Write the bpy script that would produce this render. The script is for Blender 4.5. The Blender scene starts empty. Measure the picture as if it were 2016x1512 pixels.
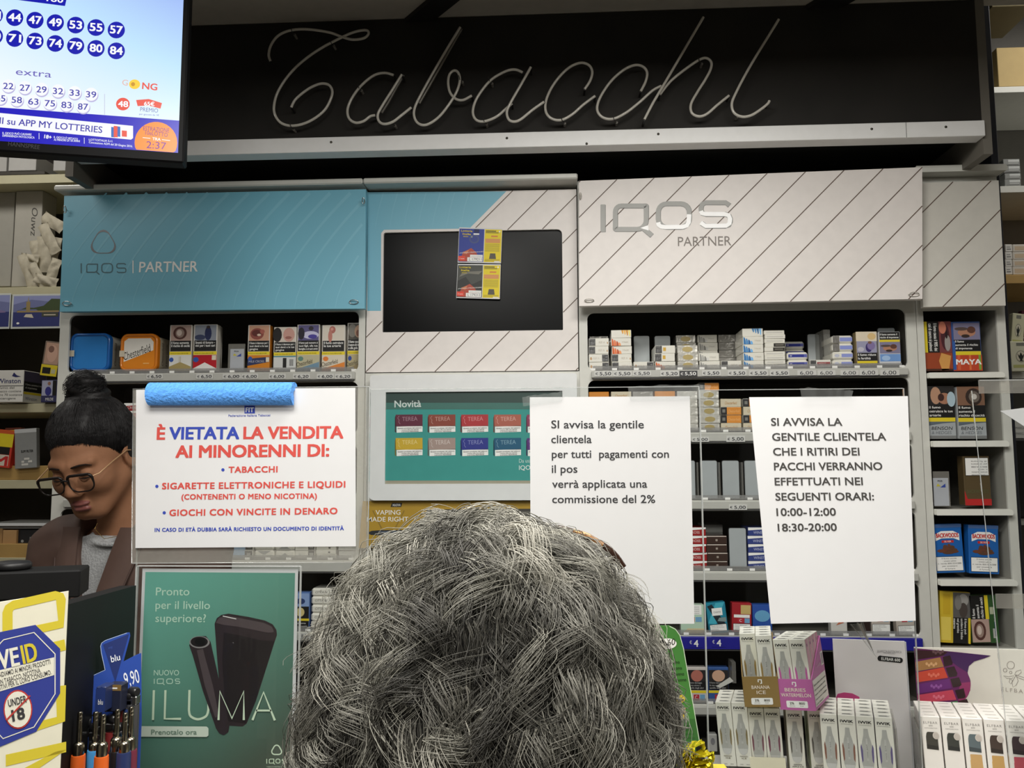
import bpy, math, random
import numpy as np
from mathutils import Vector, Matrix
from mathutils.geometry import tessellate_polygon
random.seed(7)
sc = bpy.context.scene
COL = sc.collection
V3 = Vector

# ------------------------------------------------------------------ camera
FPX = 1631.0
CAM = V3((0.0, 0.0, 1.62))
YAW, PITCH, ROLL = math.radians(-3.106), math.radians(5.516), math.radians(-0.232)
_r = V3((math.cos(YAW), -math.sin(YAW), 0))
FWD = V3((math.sin(YAW), math.cos(YAW), 0)) * math.cos(PITCH) + V3((0, 0, 1)) * math.sin(PITCH)
_u = _r.cross(FWD)
RGT = _r * math.cos(ROLL) + _u * math.sin(ROLL)
UPV = _u * math.cos(ROLL) - _r * math.sin(ROLL)
cd = bpy.data.cameras.new('camera')
cd.sensor_width = 36.0
cd.lens = FPX / 2016.0 * 36.0
cd.clip_start = 0.02
cam = bpy.data.objects.new('camera', cd)
COL.objects.link(cam)
cam.matrix_world = Matrix(((RGT.x, UPV.x, -FWD.x, CAM.x), (RGT.y, UPV.y, -FWD.y, CAM.y), (RGT.z, UPV.z, -FWD.z, CAM.z), (0, 0, 0, 1)))
sc.camera = cam

# ------------------------------------------------------------------ world, lamps, exposure
w = bpy.data.worlds.new('shop_world')
sc.world = w
w.use_nodes = True
w.node_tree.nodes['Background'].inputs[0].default_value = (0.9, 0.92, 1, 1)
w.node_tree.nodes['Background'].inputs[1].default_value = 0.05

def area(name, loc, sx, sy, power, color, target=None):
    l = bpy.data.lights.new(name, 'AREA')
    l.shape = 'RECTANGLE'
    l.size, l.size_y = sx, sy
    l.energy = power
    l.color = color
    o = bpy.data.objects.new(name, l)
    COL.objects.link(o)
    o.location = loc
    if target:
        o.rotation_euler = (V3(target) - V3(loc)).to_track_quat('-Z', 'Y').to_euler()
    return o
WARM = (1.0, 0.972, 0.915)
area('ceiling_lamp_main', (0.3, 0.95, 2.55), 0.8, 0.4, 8.5, WARM)
area('ceiling_lamp_left', (-0.38, 0.35, 2.55), 0.5, 0.4, 9.5, WARM)
area('ceiling_lamp_rear', (0.0, -0.45, 2.55), 1.2, 0.5, 10.5, WARM)
area('fill_light_stock', (-1.75, 1.98, 3.0), 0.6, 0.4, 5, WARM)  # unseen fill light added to brighten the left bay
area('fill_light_clerk', (-1.5, 1.5, 2.55), 0.5, 0.3, 1.1, WARM)  # unseen fill added above the clerk to lift the left shelves
area('fill_light_stock', (1.7, 2.05, 3.15), 0.5, 0.3, 4, WARM)  # second unseen fill, added for the right bay
sc.view_settings.view_transform = 'Standard'
sc.view_settings.look = 'None'
sc.view_settings.exposure = 1.07
sc.view_settings.gamma = 1.0
sc.view_settings.use_curve_mapping = False

# ------------------------------------------------------------------ pixel rays onto real planes
def ray(u, v):
    return FWD * FPX + RGT * (u - 1008.0) - UPV * (v - 756.0)
def P(u, v, y):
    d = ray(u, v)
    return CAM + d * ((y - CAM.y) / d.y)
def PZ(u, v, z):
    d = ray(u, v)
    return CAM + d * ((z - CAM.z) / d.z)
def PX(u, v, x):
    d = ray(u, v)
    return CAM + d * ((x - CAM.x) / d.x)

# ------------------------------------------------------------------ materials
def lin(c):
    c /= 255.0
    return c / 12.92 if c <= 0.04045 else ((c + 0.055) / 1.055) ** 2.4
_M = {}
def M(r, g, b, rough=0.5, metal=0.0, coat=0.0, bump=0.0, vary=0.06, scale=40.0, spec=0.5, name=None):
    """procedural surface: base colour with a faint noise in tone and roughness"""
    key = (r, g, b, rough, metal, coat, bump, vary, scale, spec)
    if key in _M:
        return _M[key]
    m = bpy.data.materials.new(name or 'surface_%02x%02x%02x' % (int(r), int(g), int(b)))
    m.use_nodes = True
    nt = m.node_tree
    bs = nt.nodes['Principled BSDF']
    bs.inputs['Roughness'].default_value = rough
    bs.inputs['Metallic'].default_value = metal
    bs.inputs['Specular IOR Level'].default_value = spec
    if coat:
        bs.inputs['Coat Weight'].default_value = coat
        bs.inputs['Coat Roughness'].default_value = 0.12
    base = (min(lin(r) * 1.08, .92), min(lin(g) * 1.08, .92), min(lin(b) * 1.08, .92), 1)
    tc = nt.nodes.new('ShaderNodeTexCoord')
    nz = nt.nodes.new('ShaderNodeTexNoise')
    nz.inputs['Scale'].default_value = scale
    nt.links.new(tc.outputs['Object'], nz.inputs['Vector'])
    if vary:
        mx = nt.nodes.new('ShaderNodeMix')
        mx.data_type = 'RGBA'
        mx.inputs[6].default_value = tuple(c * (1 - vary) for c in base[:3]) + (1,)
        mx.inputs[7].default_value = tuple(min(c * (1 + vary), .95) for c in base[:3]) + (1,)
        nt.links.new(nz.outputs['Fac'], mx.inputs[0])
        nt.links.new(mx.outputs[2], bs.inputs['Base Color'])
    else:
        bs.inputs['Base Color'].default_value = base
    if bump:
        bp = nt.nodes.new('ShaderNodeBump')
        bp.inputs['Strength'].default_value = bump
        bp.inputs['Distance'].default_value = 0.004
        nt.links.new(nz.outputs['Fac'], bp.inputs['Height'])
        nt.links.new(bp.outputs['Normal'], bs.inputs['Normal'])
    _M[key] = m
    return m

def Minks(r, g, b, rough=0.55):
    return M(r, g, b, rough, 0, 0, 0, 0.0)

_E = {}
def ME(r, g, b, s=1.0):
    k = (r, g, b, s)
    if k in _E:
        return _E[k]
    m = bpy.data.materials.new('lit_screen_%02x%02x%02x' % (int(r), int(g), int(b)))
    m.use_nodes = True
    nt = m.node_tree
    bs = nt.nodes['Principled BSDF']
    bs.inputs['Base Color'].default_value = (0.01, 0.01, 0.01, 1)
    bs.inputs['Roughness'].default_value = 0.3
    bs.inputs['Emission Color'].default_value = (lin(r), lin(g), lin(b), 1)
    bs.inputs['Emission Strength'].default_value = s * .68
    _E[k] = m
    return m

def clear_mat(name, tint=(0.97, 0.98, 0.98), gloss=0.5, rough=0.03, milk=0.0, milkcol=(.75, .77, .76)):
    m = bpy.data.materials.new(name)
    m.use_nodes = True
    nt = m.node_tree
    nt.nodes.clear()
    out = nt.nodes.new('ShaderNodeOutputMaterial')
    tr = nt.nodes.new('ShaderNodeBsdfTransparent')
    tr.inputs[0].default_value = (*tint, 1)
    gl = nt.nodes.new('ShaderNodeBsdfGlossy')
    gl.inputs['Roughness'].default_value = rough
    fr = nt.nodes.new('ShaderNodeFresnel')
    fr.inputs[0].default_value = 1.45
    mu = nt.nodes.new('ShaderNodeMath')
    mu.operation = 'MULTIPLY'
    mu.inputs[1].default_value = gloss
    nt.links.new(fr.outputs[0], mu.inputs[0])
    mx = nt.nodes.new('ShaderNodeMixShader')
    nt.links.new(mu.outputs[0], mx.inputs[0])
    last = tr.outputs[0]
    if milk:
        df = nt.nodes.new('ShaderNodeBsdfDiffuse')
        df.inputs[0].default_value = (*milkcol, 1)
        nz = nt.nodes.new('ShaderNodeTexNoise')
        nz.inputs['Scale'].default_value = 60
        mr = nt.nodes.new('ShaderNodeMapRange')
        mr.inputs[3].default_value = milk * .6
        mr.inputs[4].default_value = milk * 1.4
        nt.links.new(nz.outputs['Fac'], mr.inputs[0])
        m2 = nt.nodes.new('ShaderNodeMixShader')
        nt.links.new(mr.outputs[0], m2.inputs[0])
        nt.links.new(tr.outputs[0], m2.inputs[1])
        nt.links.new(df.outputs[0], m2.inputs[2])
        last = m2.outputs[0]
    nt.links.new(last, mx.inputs[1])
    nt.links.new(gl.outputs[0], mx.inputs[2])
    nt.links.new(mx.outputs[0], out.inputs[0])
    return m
ACRYL = clear_mat('clear_acrylic', gloss=.35)
EDGE = clear_mat('acrylic_edge', milk=.42, gloss=.6)
HAZY = clear_mat('hazy_acrylic', tint=(.9, .9, .88), milk=.2, milkcol=(.62, .6, .55), gloss=.6, rough=.1)
TAPE = clear_mat('clear_tape', milk=.14, gloss=.9, rough=.15)

WHITE = M(214, 213, 207, .45)
WHITE_P = M(222, 216, 212, .42, name='laminate_white')
PAPER = M(215, 215, 216, .75, vary=.02)
BLACK = Minks(14, 14, 15)
DARK = M(34, 33, 31, .6)
DARKER = M(17, 17, 16, .6)
GREYC = M(150, 152, 152, .5)
CHROME = M(190, 190, 190, .22, 1.0)
YELLOW = Minks(228, 206, 32)
INKW = Minks(235, 235, 232)
CREAM = M(205, 200, 180, .6)

# ------------------------------------------------------------------ mesh builder
class MB:
    def __init__(s):
        s.v, s.f, s.mi, s.sm, s.mats = [], [], [], [], []
    def m(s, mat):
        if mat not in s.mats:
            s.mats.append(mat)
        return s.mats.index(mat)
    def add(s, verts, faces, mat, smooth=False):
        o = len(s.v)
        s.v += [tuple(p) for p in verts]
        k = s.m(mat)
        for f in faces:
            s.f.append([o + i for i in f])
            s.mi.append(k)
            s.sm.append(smooth)
        return s
    def box(s, x0, x1, y0, y1, z0, z1, mat, c=0.0, T=None):
        if x0 > x1: x0, x1 = x1, x0
        if y0 > y1: y0, y1 = y1, y0
        if z0 > z1: z0, z1 = z1, z0
        if c <= 0:
            vs = [(x, y, z) for x in (x0, x1) for y in (y0, y1) for z in (z0, z1)]
            fs = [(0, 1, 3, 2), (4, 6, 7, 5), (0, 4, 5, 1), (2, 3, 7, 6), (0, 2, 6, 4), (1, 5, 7, 3)]
        else:
            c = min(c, (x1 - x0) * .45, (y1 - y0) * .45, (z1 - z0) * .45)
            vs, ix = [], {}
            lo, hi = (x0, y0, z0), (x1, y1, z1)
            for sx in (0, 1):
                for sy in (0, 1):
                    for sz in (0, 1):
                        sg = (sx, sy, sz)
                        for ax in range(3):
                            p = [0, 0, 0]
                            for k in range(3):
                                e = hi[k] if sg[k] else lo[k]
                                if k != ax:
                                    e += -c if sg[k] else c
                                p[k] = e
                            ix[(sg, ax)] = len(vs)
                            vs.append(p)
            fs = []
            for ax in range(3):
                a, b = [k for k in range(3) if k != ax]
                for sd in (0, 1):
                    q = []
                    for (i, j) in ((0, 0), (1, 0), (1, 1), (0, 1)):
                        sg = [0, 0, 0]; sg[ax] = sd; sg[a] = i; sg[b] = j
                        q.append(ix[(tuple(sg), ax)])
                    fs.append(q)
            for ax in range(3):
                a, b = [k for k in range(3) if k != ax]
                for i in (0, 1):
                    for j in (0, 1):
                        s0 = [0, 0, 0]; s0[a] = i; s0[b] = j
                        s1 = list(s0); s1[ax] = 1
                        fs.append([ix[(tuple(s0), a)], ix[(tuple(s1), a)], ix[(tuple(s1), b)], ix[(tuple(s0), b)]])
            for sg in [(i, j, k) for i in (0, 1) for j in (0, 1) for k in (0, 1)]:
                fs.append([ix[(sg, 0)], ix[(sg, 1)], ix[(sg, 2)]])
        if T is not None:
            vs = [tuple(T @ V3(p)) for p in vs]
        return s.add(vs, fs, mat)
    def prism(s, loop, vec, mat, holes=(), back=True, smooth=False):
        """flat outline (list of 3D points), holes, pushed along vec"""
        loops = [[V3(p) for p in loop]] + [[V3(p) for p in h] for h in holes]
        tri = tessellate_polygon(loops)
        flat = [p for l in loops for p in l]
        n = len(flat)
        vec = V3(vec)
        nrm = None
        vs = flat + [p + vec for p in flat]
        fs = []
        for t in tri:
            fs.append(list(t))
            if back:
                fs.append([i + n for i in t])
        o = 0
        for l in loops:
            k = len(l)
            for i in range(k):
                j = (i + 1) % k
                fs.append([o + i, o + j, o + j + n, o + i + n])
            o += k
        return s.add(vs, fs, mat, smooth)
    def tube(s, pts, r, mat, n=8, cap=True, closed=False, smooth=True):
        pts = [V3(p) for p in pts]
        k = len(pts)
        rr = r if isinstance(r, (list, tuple)) else [r] * k
        vs, fs = [], []
        up = None
        for i, p in enumerate(pts):
            a = pts[i - 1] if (i > 0 or closed) else p
            b = pts[(i + 1) % k] if (i < k - 1 or closed) else p
            d = (b - a)
            if d.length < 1e-9:
                d = V3((0, 0, 1))
            d.normalize()
            if up is None:
                up = V3((0, 0, 1)) if abs(d.z) < .9 else V3((1, 0, 0))
            x = d.cross(up)
            if x.length < 1e-6:
                x = d.orthogonal()
            x.normalize()
            y = x.cross(d)
            up = y
            for j in range(n):
                t = 2 * math.pi * j / n
                vs.append(p + x * (rr[i] * math.cos(t)) + y * (rr[i] * math.sin(t)))
        for i in range(k if closed else k - 1):
            for j in range(n):
                a, b = i * n + j, i * n + (j + 1) % n
                c, d = ((i + 1) % k) * n + (j + 1) % n, ((i + 1) % k) * n + j
                fs.append([a, b, c, d])
        s.add(vs, fs, mat, smooth)
        if cap and not closed:
            s.add(vs[:n], [list(range(n))[::-1]], mat)
            s.add(vs[-n:], [list(range(n))], mat)
        return s
    def lathe(s, prof, T, mat, n=24, smooth=True):
        """prof: list of (r,z); T: matrix"""
        vs, fs = [], []
        for r, z in prof:
            for j in range(n):
                t = 2 * math.pi * j / n
                vs.append(tuple(T @ V3((r * math.cos(t), r * math.sin(t), z))))
        for i in range(len(prof) - 1):
            for j in range(n):
                fs.append([i * n + j, i * n + (j + 1) % n, (i + 1) * n + (j + 1) % n, (i + 1) * n + j])
        s.add(vs, fs, mat, smooth)
        s.add(vs[:n], [list(range(n))[::-1]], mat)
        s.add(vs[-n:], [list(range(n))], mat)
        return s
    def ball(s, c, r, mat, n=12, k=8):
        rx, ry, rz = r if isinstance(r, (list, tuple)) else (r, r, r)
        vs, fs = [], []
        for i in range(k + 1):
            a = math.pi * i / k
            for j in range(n):
                t = 2 * math.pi * j / n
                vs.append((c[0] + rx * math.sin(a) * math.cos(t), c[1] + ry * math.sin(a) * math.sin(t), c[2] + rz * math.cos(a)))
        for i in range(k):
            for j in range(n):
                fs.append([i * n + j, (i + 1) * n + j, (i + 1) * n + (j + 1) % n, i * n + (j + 1) % n])
        return s.add(vs, fs, mat, True)
    def mesh(s, name, off=V3((0, 0, 0))):
        me = bpy.data.meshes.new(name)
        me.from_pydata([(p[0] - off.x, p[1] - off.y, p[2] - off.z) for p in s.v], [], s.f)
        for m in s.mats:
            me.materials.append(m)
        me.polygons.foreach_set('material_index', s.mi)
        me.polygons.foreach_set('use_smooth', s.sm)
        me.update()
        return me
    def base(s):
        a = np.array(s.v)
        lo, hi = a.min(0), a.max(0)
        return V3(((lo[0] + hi[0]) / 2, (lo[1] + hi[1]) / 2, lo[2]))
    def build(s, name, parent=None, label=None, cat=None, group=None, kind=None):
        off = s.base()
        o = bpy.data.objects.new(name, s.mesh(name, off))
        COL.objects.link(o)
        WL[o.name] = off.copy()
        if parent is not None:
            o.parent = parent
            o.location = off - WL[parent.name]
        else:
            o.location = off
        if label: o['label'] = label
        if cat: o['category'] = cat
        if group: o['group'] = group
        if kind: o['kind'] = kind
        return o
WL = {}
LABELS = {}
def lab(s):
    n = len(s.split())
    if n < 4 or n > 16:
        print('LABEL LENGTH', n, s)
    LABELS[s] = LABELS.get(s, 0) + 1
    if LABELS[s] > 1:
        print('LABEL TWICE', s)
    return s
def thing(name, label, cat, loc, group=None):
    o = bpy.data.objects.new(name, None)
    o.empty_display_size = .05
    COL.objects.link(o)
    o.location = V3(loc)
    WL[o.name] = V3(loc)
    o['label'] = lab(label)
    o['category'] = cat
    if group: o['group'] = group
    return o
def inst(name, me, loc, rot, label, cat, group=None):
    o = bpy.data.objects.new(name, me)
    COL.objects.link(o)
    o.location = loc
    o.rotation_euler = rot
    WL[o.name] = V3(loc)
    o['label'] = lab(label); o['category'] = cat
    if group: o['group'] = group
    return o
def tag(o, label, cat, group=None):
    o['label'] = lab(label); o['category'] = cat
    if group: o['group'] = group
    return o
ORD = ['first', 'second', 'third', 'fourth', 'fifth', 'sixth', 'seventh', 'eighth', 'ninth', 'tenth', 'eleventh', 'twelfth', 'thirteenth', 'fourteenth']

# ------------------------------------------------------------------ lettering and printing on faces
_T = {}
_tc = bpy.data.curves.new('lettering', 'FONT')
_to = bpy.data.objects.new('lettering', _tc)
def glyphs(s, bold=0.0, shear=0.0, space=1.0):
    k = (s, bold, shear, space)
    if k not in _T:
        _tc.body = s
        _tc.size = 1.0
        _tc.offset = bold
        _tc.shear = shear
        _tc.space_character = space
        _tc.resolution_u = 3
        me = bpy.data.meshes.new_from_object(_to)
        vs = [(v.co.x, v.co.y) for v in me.vertices]
        fs = [list(p.vertices) for p in me.polygons]
        bpy.data.meshes.remove(me)
        if vs:
            x0, x1 = min(p[0] for p in vs), max(p[0] for p in vs)
        else:
            x0, x1 = 0, 1
        _T[k] = (vs, fs, x0, x1)
    return _T[k]
_hv = glyphs('H')[0]
CAPH = max(p[1] for p in _hv) - min(p[1] for p in _hv)
LF = 0.00022
class Face:
    """a printable flat face: origin O, right U, up V (unit vectors)"""
    def __init__(s, mb, O, U=(1, 0, 0), V=(0, 0, 1)):
        s.mb, s.O, s.U, s.V = mb, V3(O), V3(U).normalized(), V3(V).normalized()
        s.N = s.U.cross(s.V).normalized()
    def at(s, x, y, l=0):
        return s.O + s.U * x + s.V * y + s.N * (l * LF)
    def px(s, u, v):
        d = ray(u, v)
        t = (s.O - CAM).dot(s.N) / d.dot(s.N)
        q = CAM + d * t - s.O
        return (q.dot(s.U), q.dot(s.V))
    def poly(s, pts, mat, l=1):
        p = [s.at(x, y, l) for x, y in pts]
        if len(p) <= 4:
            s.mb.add(p, [list(range(len(p)))], mat)
        else:
            s.mb.add(p, [list(t) for t in tessellate_polygon([p])], mat)
        return s
    def ppoly(s, pts, mat, l=1):
        return s.poly([s.px(*p) for p in pts], mat, l)
    def rect(s, x0, y0, x1, y1, mat, l=1):
        return s.poly([(x0, y0), (x1, y0), (x1, y1), (x0, y1)], mat, l)
    def rrect(s, x0, y0, x1, y1, r, mat, l=1, n=5):
        return s.poly(rr(x0, y0, x1, y1, r, n), mat, l)
    def ell(s, cx, cy, rx, ry, mat, l=1, n=20):
        return s.poly([(cx + rx * math.cos(2 * math.pi * i / n), cy + ry * math.sin(2 * math.pi * i / n)) for i in range(n)], mat, l)
    def pell(s, u, v, ru, rv, mat, l=1, n=24):
        return s.ppoly([(u + ru * math.cos(2 * math.pi * i / n), v + rv * math.sin(2 * math.pi * i / n)) for i in range(n)], mat, l)
    def stroke(s, pts, wd, mat, l=1, closed=False):
        k = len(pts)
        ps = [V3((p[0], p[1], 0)) for p in pts]
        L, R = [], []
        for i, p in enumerate(ps):
            a = ps[i - 1] if (i > 0 or closed) else p
            b = ps[(i + 1) % k] if (i < k - 1 or closed) else p
            d = (b - a).normalized() if (b - a).length > 1e-9 else V3((1, 0, 0))
            ww = (wd[i] if isinstance(wd, list) else wd) / 2
            n = V3((-d.y, d.x, 0)) * ww
            L.append(p + n); R.append(p - n)
        vs = [s.at(q.x, q.y, l) for q in L] + [s.at(q.x, q.y, l) for q in R]
        fs = [[i, (i + 1) % k, k + (i + 1) % k, k + i] for i in range(k if closed else k - 1)]
        s.mb.add(vs, fs, mat)
        return s
    def pstroke(s, pts, wpx, mat, l=1, closed=False):
        q = [s.px(*p) for p in pts]
        a, b = s.px(pts[0][0], pts[0][1]), s.px(pts[0][0] + 10, pts[0][1])
        k = math.hypot(a[0] - b[0], a[1] - b[1]) / 10
        return s.stroke(q, [x * k for x in wpx] if isinstance(wpx, list) else wpx * k, mat, l, closed)
    def text(s, t, x, y, h, mat, l=1, w=None, bold=0.0, shear=0.0, align='L', ang=0.0, space=1.0):
        if bold > .006:
            ex = min(bold / CAPH * .9, .05) * h
            for i, (dx, dy) in enumerate(((0, 0), (ex, ex * .7), (-ex, ex * .7), (ex, -ex * .7), (-ex, -ex * .7))):
                s.text(t, x + dx * math.cos(ang) - dy * math.sin(ang), y + dx * math.sin(ang) + dy * math.cos(ang), h, mat, l + .13 * i, w, 0, shear, align, ang, space)
            return s
        vs, fs, x0, x1 = glyphs(t, bold, shear, space)
        k = h / CAPH
        kx = w / (x1 - x0) if w else k
        W_ = (x1 - x0) * kx
        ox = -x0 * kx - (W_ / 2 if align == 'C' else W_ if align == 'R' else 0)
        ca, sa = math.cos(ang), math.sin(ang)
        out = []
        for a, b in vs:
            a, b = a * kx + ox, b * k
            out.append(s.at(x + a * ca - b * sa, y + a * sa + b * ca, l))
        s.mb.add(out, fs, mat)
        return s
    def ptext(s, t, p0, p1, hpx, mat, l=1, bold=0.0, shear=0.0, space=1.0):
        """baseline from pixel p0 to p1, cap height hpx"""
        a, b = s.px(*p0), s.px(*p1)
        c = s.px((p0[0] + p1[0]) / 2, (p0[1] + p1[1]) / 2 - hpx)
        mx, my = (a[0] + b[0]) / 2, (a[1] + b[1]) / 2
        h = math.hypot(c[0] - mx, c[1] - my)
        return s.text(t, a[0], a[1], h, mat, l, math.hypot(b[0] - a[0], b[1] - a[1]), bold, shear, 'L', math.atan2(b[1] - a[1], b[0] - a[0]), space)
def rr(x0, y0, x1, y1, r, n=5):
    if not isinstance(r, (list, tuple)):
        r = (r, r, r, r)
    out = []
    for (cx, cy, a0, q) in ((x1 - r[0], y0 + r[0], -90, r[0]), (x1 - r[1], y1 - r[1], 0, r[1]), (x0 + r[2], y1 - r[2], 90, r[2]), (x0 + r[3], y0 + r[3], 180, r[3])):
        if q <= 0:
            out.append((cx, cy))
            continue
        for i in range(n + 1):
            a = math.radians(a0 + 90 * i / n)
            out.append((cx + q * math.cos(a), cy + q * math.sin(a)))
    return out
def smooth_path(pts, k=6):
    """Catmull-Rom through points"""
    pts = [V3(p) for p in pts]
    out = []
    n = len(pts)
    for i in range(n - 1):
        p0, p1, p2, p3 = pts[max(i - 1, 0)], pts[i], pts[i + 1], pts[min(i + 2, n - 1)]
        for j in range(k):
            t = j / k
            out.append(.5 * ((2 * p1) + (p2 - p0) * t + (2 * p0 - 5 * p1 + 4 * p2 - p3) * t * t + (3 * p1 - p0 - 3 * p2 + p3) * t ** 3))
    out.append(pts[-1])
    return out
def sm2(pts, k=5):
    return [(q.x, q.y) for q in smooth_path([(p[0], p[1], 0) for p in pts], k)]

# ------------------------------------------------------------------ room shell
YB0 = 1.86
CEIL = P(1008, 29, YB0).z
def struct(name, mb):
    return mb.build(name, kind='structure')
XL, XR, YB, YN = -2.3, 2.5, 3.1, -2.4
HC = 3.2
struct('floor', MB().box(XL, XR, YN, YB, -.1, 0, M(120, 112, 100, .4, scale=8, vary=.15)))
struct('ceiling', MB().box(XL, XR, YN, YB0 + .03, CEIL, CEIL + .1, M(165, 160, 150, .8, vary=.1)).box(XL, XR, YB0 + .0301, YB, HC, HC + .1, M(120, 116, 108, .8)).box(XL, XR, YB0 + .0301, YB0 + .06, CEIL + .1, HC, M(90, 86, 80, .8)))
struct('wall_back', MB().box(XL, XR, YB, YB + .1, 0, HC, M(60, 58, 54, .8)))
struct('wall_left', MB().box(XL - .1, XL, YN, YB, 0, HC, M(150, 146, 138, .8)))
struct('wall_right', MB().box(XR, XR + .1, YN, YB, 0, HC, M(150, 146, 138, .8)))
struct('wall_front', MB().box(XL, XR, YN - .1, YN, 0, CEIL, M(96, 92, 86, .8)))
for i, (a, b, c, d) in enumerate((((795, 41), (850, 0), (906, 0), (850, 38)), ((1592, 10), (1618, 0), (1685, 0), (1662, 5)))):
    q = [PZ(*p, CEIL - .012) for p in (a, b, c, d)]
    q[0].y = q[3].y = YB0 - .001
    e0, e1 = q[1] + (q[1] - q[0]) * 1.2, q[2] + (q[2] - q[3]) * 1.2
    struct('trim_%d' % (i + 1), MB().prism([q[0], e0, e1, q[3]], (0, 0, .0115), M(16, 15, 14, .6)))
# ------------------------------------------------------------------ fascia above the cabinets, neon script
fx0, fx1 = P(146, 300, YB0).x, P(1933, 240, YB0).x
fz1 = P(1008, 264.5, YB0).z
fz0 = P(1008, 290, YB0 - .012).z
SOOT = M(27, 24, 20, .75, bump=.25, vary=.75, scale=7)
fas = thing('sign_fascia', 'black stained fascia board carrying the neon script, white rail along its foot', 'sign board', ((fx0 + fx1) / 2, YB0, fz0))
MB().box(fx0, fx1, YB0, YB0 + .03, fz1 - .01, CEIL - .002, SOOT).build('board', fas)
mb = MB().box(fx0, fx1, YB0 - .012, YB0 + .03, fz0, fz1, M(240, 242, 236, .35), .001)
F = Face(mb, (0, YB0 - .012, 0))
a = F.px(1771, 0)[0]
F.rect(a - .0006, fz0, a + .0006, fz1, M(90, 90, 86), 1)
rail = mb.build('rail', fas)
for u, v in ((652, 280), (998, 272), (1296, 264), (1716, 254), (1862, 250), (1155, 283)):
    p = P(u, v, YB0 - .012)
    MB().lathe([(.0001, -.0015), (.0028, -.0012), (.003, 0)], Matrix.Translation(p) @ Matrix.Rotation(-math.pi / 2, 4, 'X'), M(95, 92, 85, .35, .8), 10).build('screw', rail)
YS = 2.36
mb = MB().box(fx0, fx1, YB0 + .03, YS, fz0 + .035, fz0 + .05, M(34, 34, 31, .6))
F = Face(mb, (0, 0, fz0 + .035), (1, 0, 0), (0, -1, 0))
for u in (1042, 1735):
    p = PZ(u, 315, fz0 + .035)
    F.rect(p.x - .001, -YS, p.x + .001, -YB0 - .03, BLACK)
mb.build('soffit', fas)
# cheeks of the recess over the cabinets
Z_R, Z_L = P(1885, 333, 1.955).z, P(504, 366, 1.955).z
MB().box(fx1, fx1 + .02, YB0, YS, Z_R, CEIL - .002, M(112, 108, 100, .6)).build('cheek', fas)
MB().box(fx0 - .02, fx0, YB0, YS, Z_L, CEIL - .002, M(96, 90, 82, .6)).build('cheek', fas)

def c2(x, y): return (504 + x / 3.78, y / 3.78)
def c3(x, y): return (1008 + x / 3.78, y / 3.78)
TUBES = [
 [c2(*p) for p in ((108,455),(95,410),(110,340),(160,270),(240,230),(340,217),(450,225),(560,245),(640,275),(720,295),(800,285),(836,255),(828,228),(775,228),(700,250),(600,297),(500,350),(400,415),(300,498),(220,590),(160,690),(135,780),(140,850),(180,910),(250,935),(340,925),(430,885),(510,820),(555,740),(568,680),(545,635),(490,622),(420,645),(350,690),(290,745),(262,800))],
 [c2(*p) for p in ((1025,560),(960,543),(880,560),(790,630),(720,720),(682,810),(692,880),(740,913),(800,902),(850,866),(888,858))],
 [c2(*p) for p in ((1085,555),(1020,660),(950,770),(907,850),(917,905),(960,923),(1020,905),(1080,860),(1155,800))],
 [c2(*p) for p in ((1520,203),(1430,350),(1330,520),(1235,690),(1182,800),(1178,870),(1210,920),(1270,928),(1350,880),(1420,800),(1490,690),(1517,600),(1505,542),(1475,525),(1440,555),(1430,620),(1445,690),(1485,735),(1540,745),(1605,712))],
 [c2(*p) for p in ((1985,540),(1930,518),(1860,530),(1755,590),(1680,675),(1630,760),(1614,840),(1640,893),(1700,903),(1790,868),(1865,805),(1905,770))],
 [c3(*p) for p in ((140,500),(70,625),(-5,755),(-38,830),(-25,888),(15,905),(65,888),(150,820),(238,758))],
 [c3(*p) for p in ((540,665),(582,600),(597,535),(572,485),(510,468),(430,500),(350,575),(285,670),(250,765),(255,840),(300,885),(370,892),(450,850),(530,780),(618,715))],
 [c3(*p) for p in ((958,680),(993,610),(1006,545),(980,500),(920,484),(840,515),(750,590),(682,680),(640,765),(637,830),(680,876),(755,884),(850,838),(950,760),(1045,675),(1110,640))],
 [c3(*p) for p in ((1425,128),(1330,290),(1230,460),(1130,630),(1050,765),(985,890))],
 [c3(*p) for p in ((1100,705),(1180,605),(1290,515),(1390,447),(1445,432),(1482,462),(1478,515),(1440,590),(1380,685),(1332,775),(1338,840),(1390,866),(1450,848),(1530,780),(1615,712))],
 [c3(*p) for p in ((1985,145),(1905,275),(1820,412),(1740,550),(1672,680),(1636,770),(1652,838),(1710,868),(1780,858),(1860,808),(1905,770),(1915,750))],
]
neon = thing('neon_sign', 'unlit neon tube script reading Tabacchi across the black fascia', 'sign', (P(1030, 250, YB0 - .03).x, YB0, P(1030, 250, YB0 - .03).z))
GLASS_T = M(196, 192, 182, .16, coat=.6, vary=.12, scale=25)
RUB = M(30, 27, 25, .6)
for i, t in enumerate(TUBES):
    yy = YB0 - .028 - (.008 if i in (2, 5, 8, 10) else 0)
    mb = MB().tube(smooth_path([P(u, v, yy) for u, v in t], 5), .0031, GLASS_T, 10)
    for e in (t[0], t[-1]):
        p = P(e[0], e[1], yy)
        mb.tube([p, (p.x, YB0, p.z)], .0027, RUB, 8)
    nt_ = mb.build('glass_tube', neon)
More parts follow.
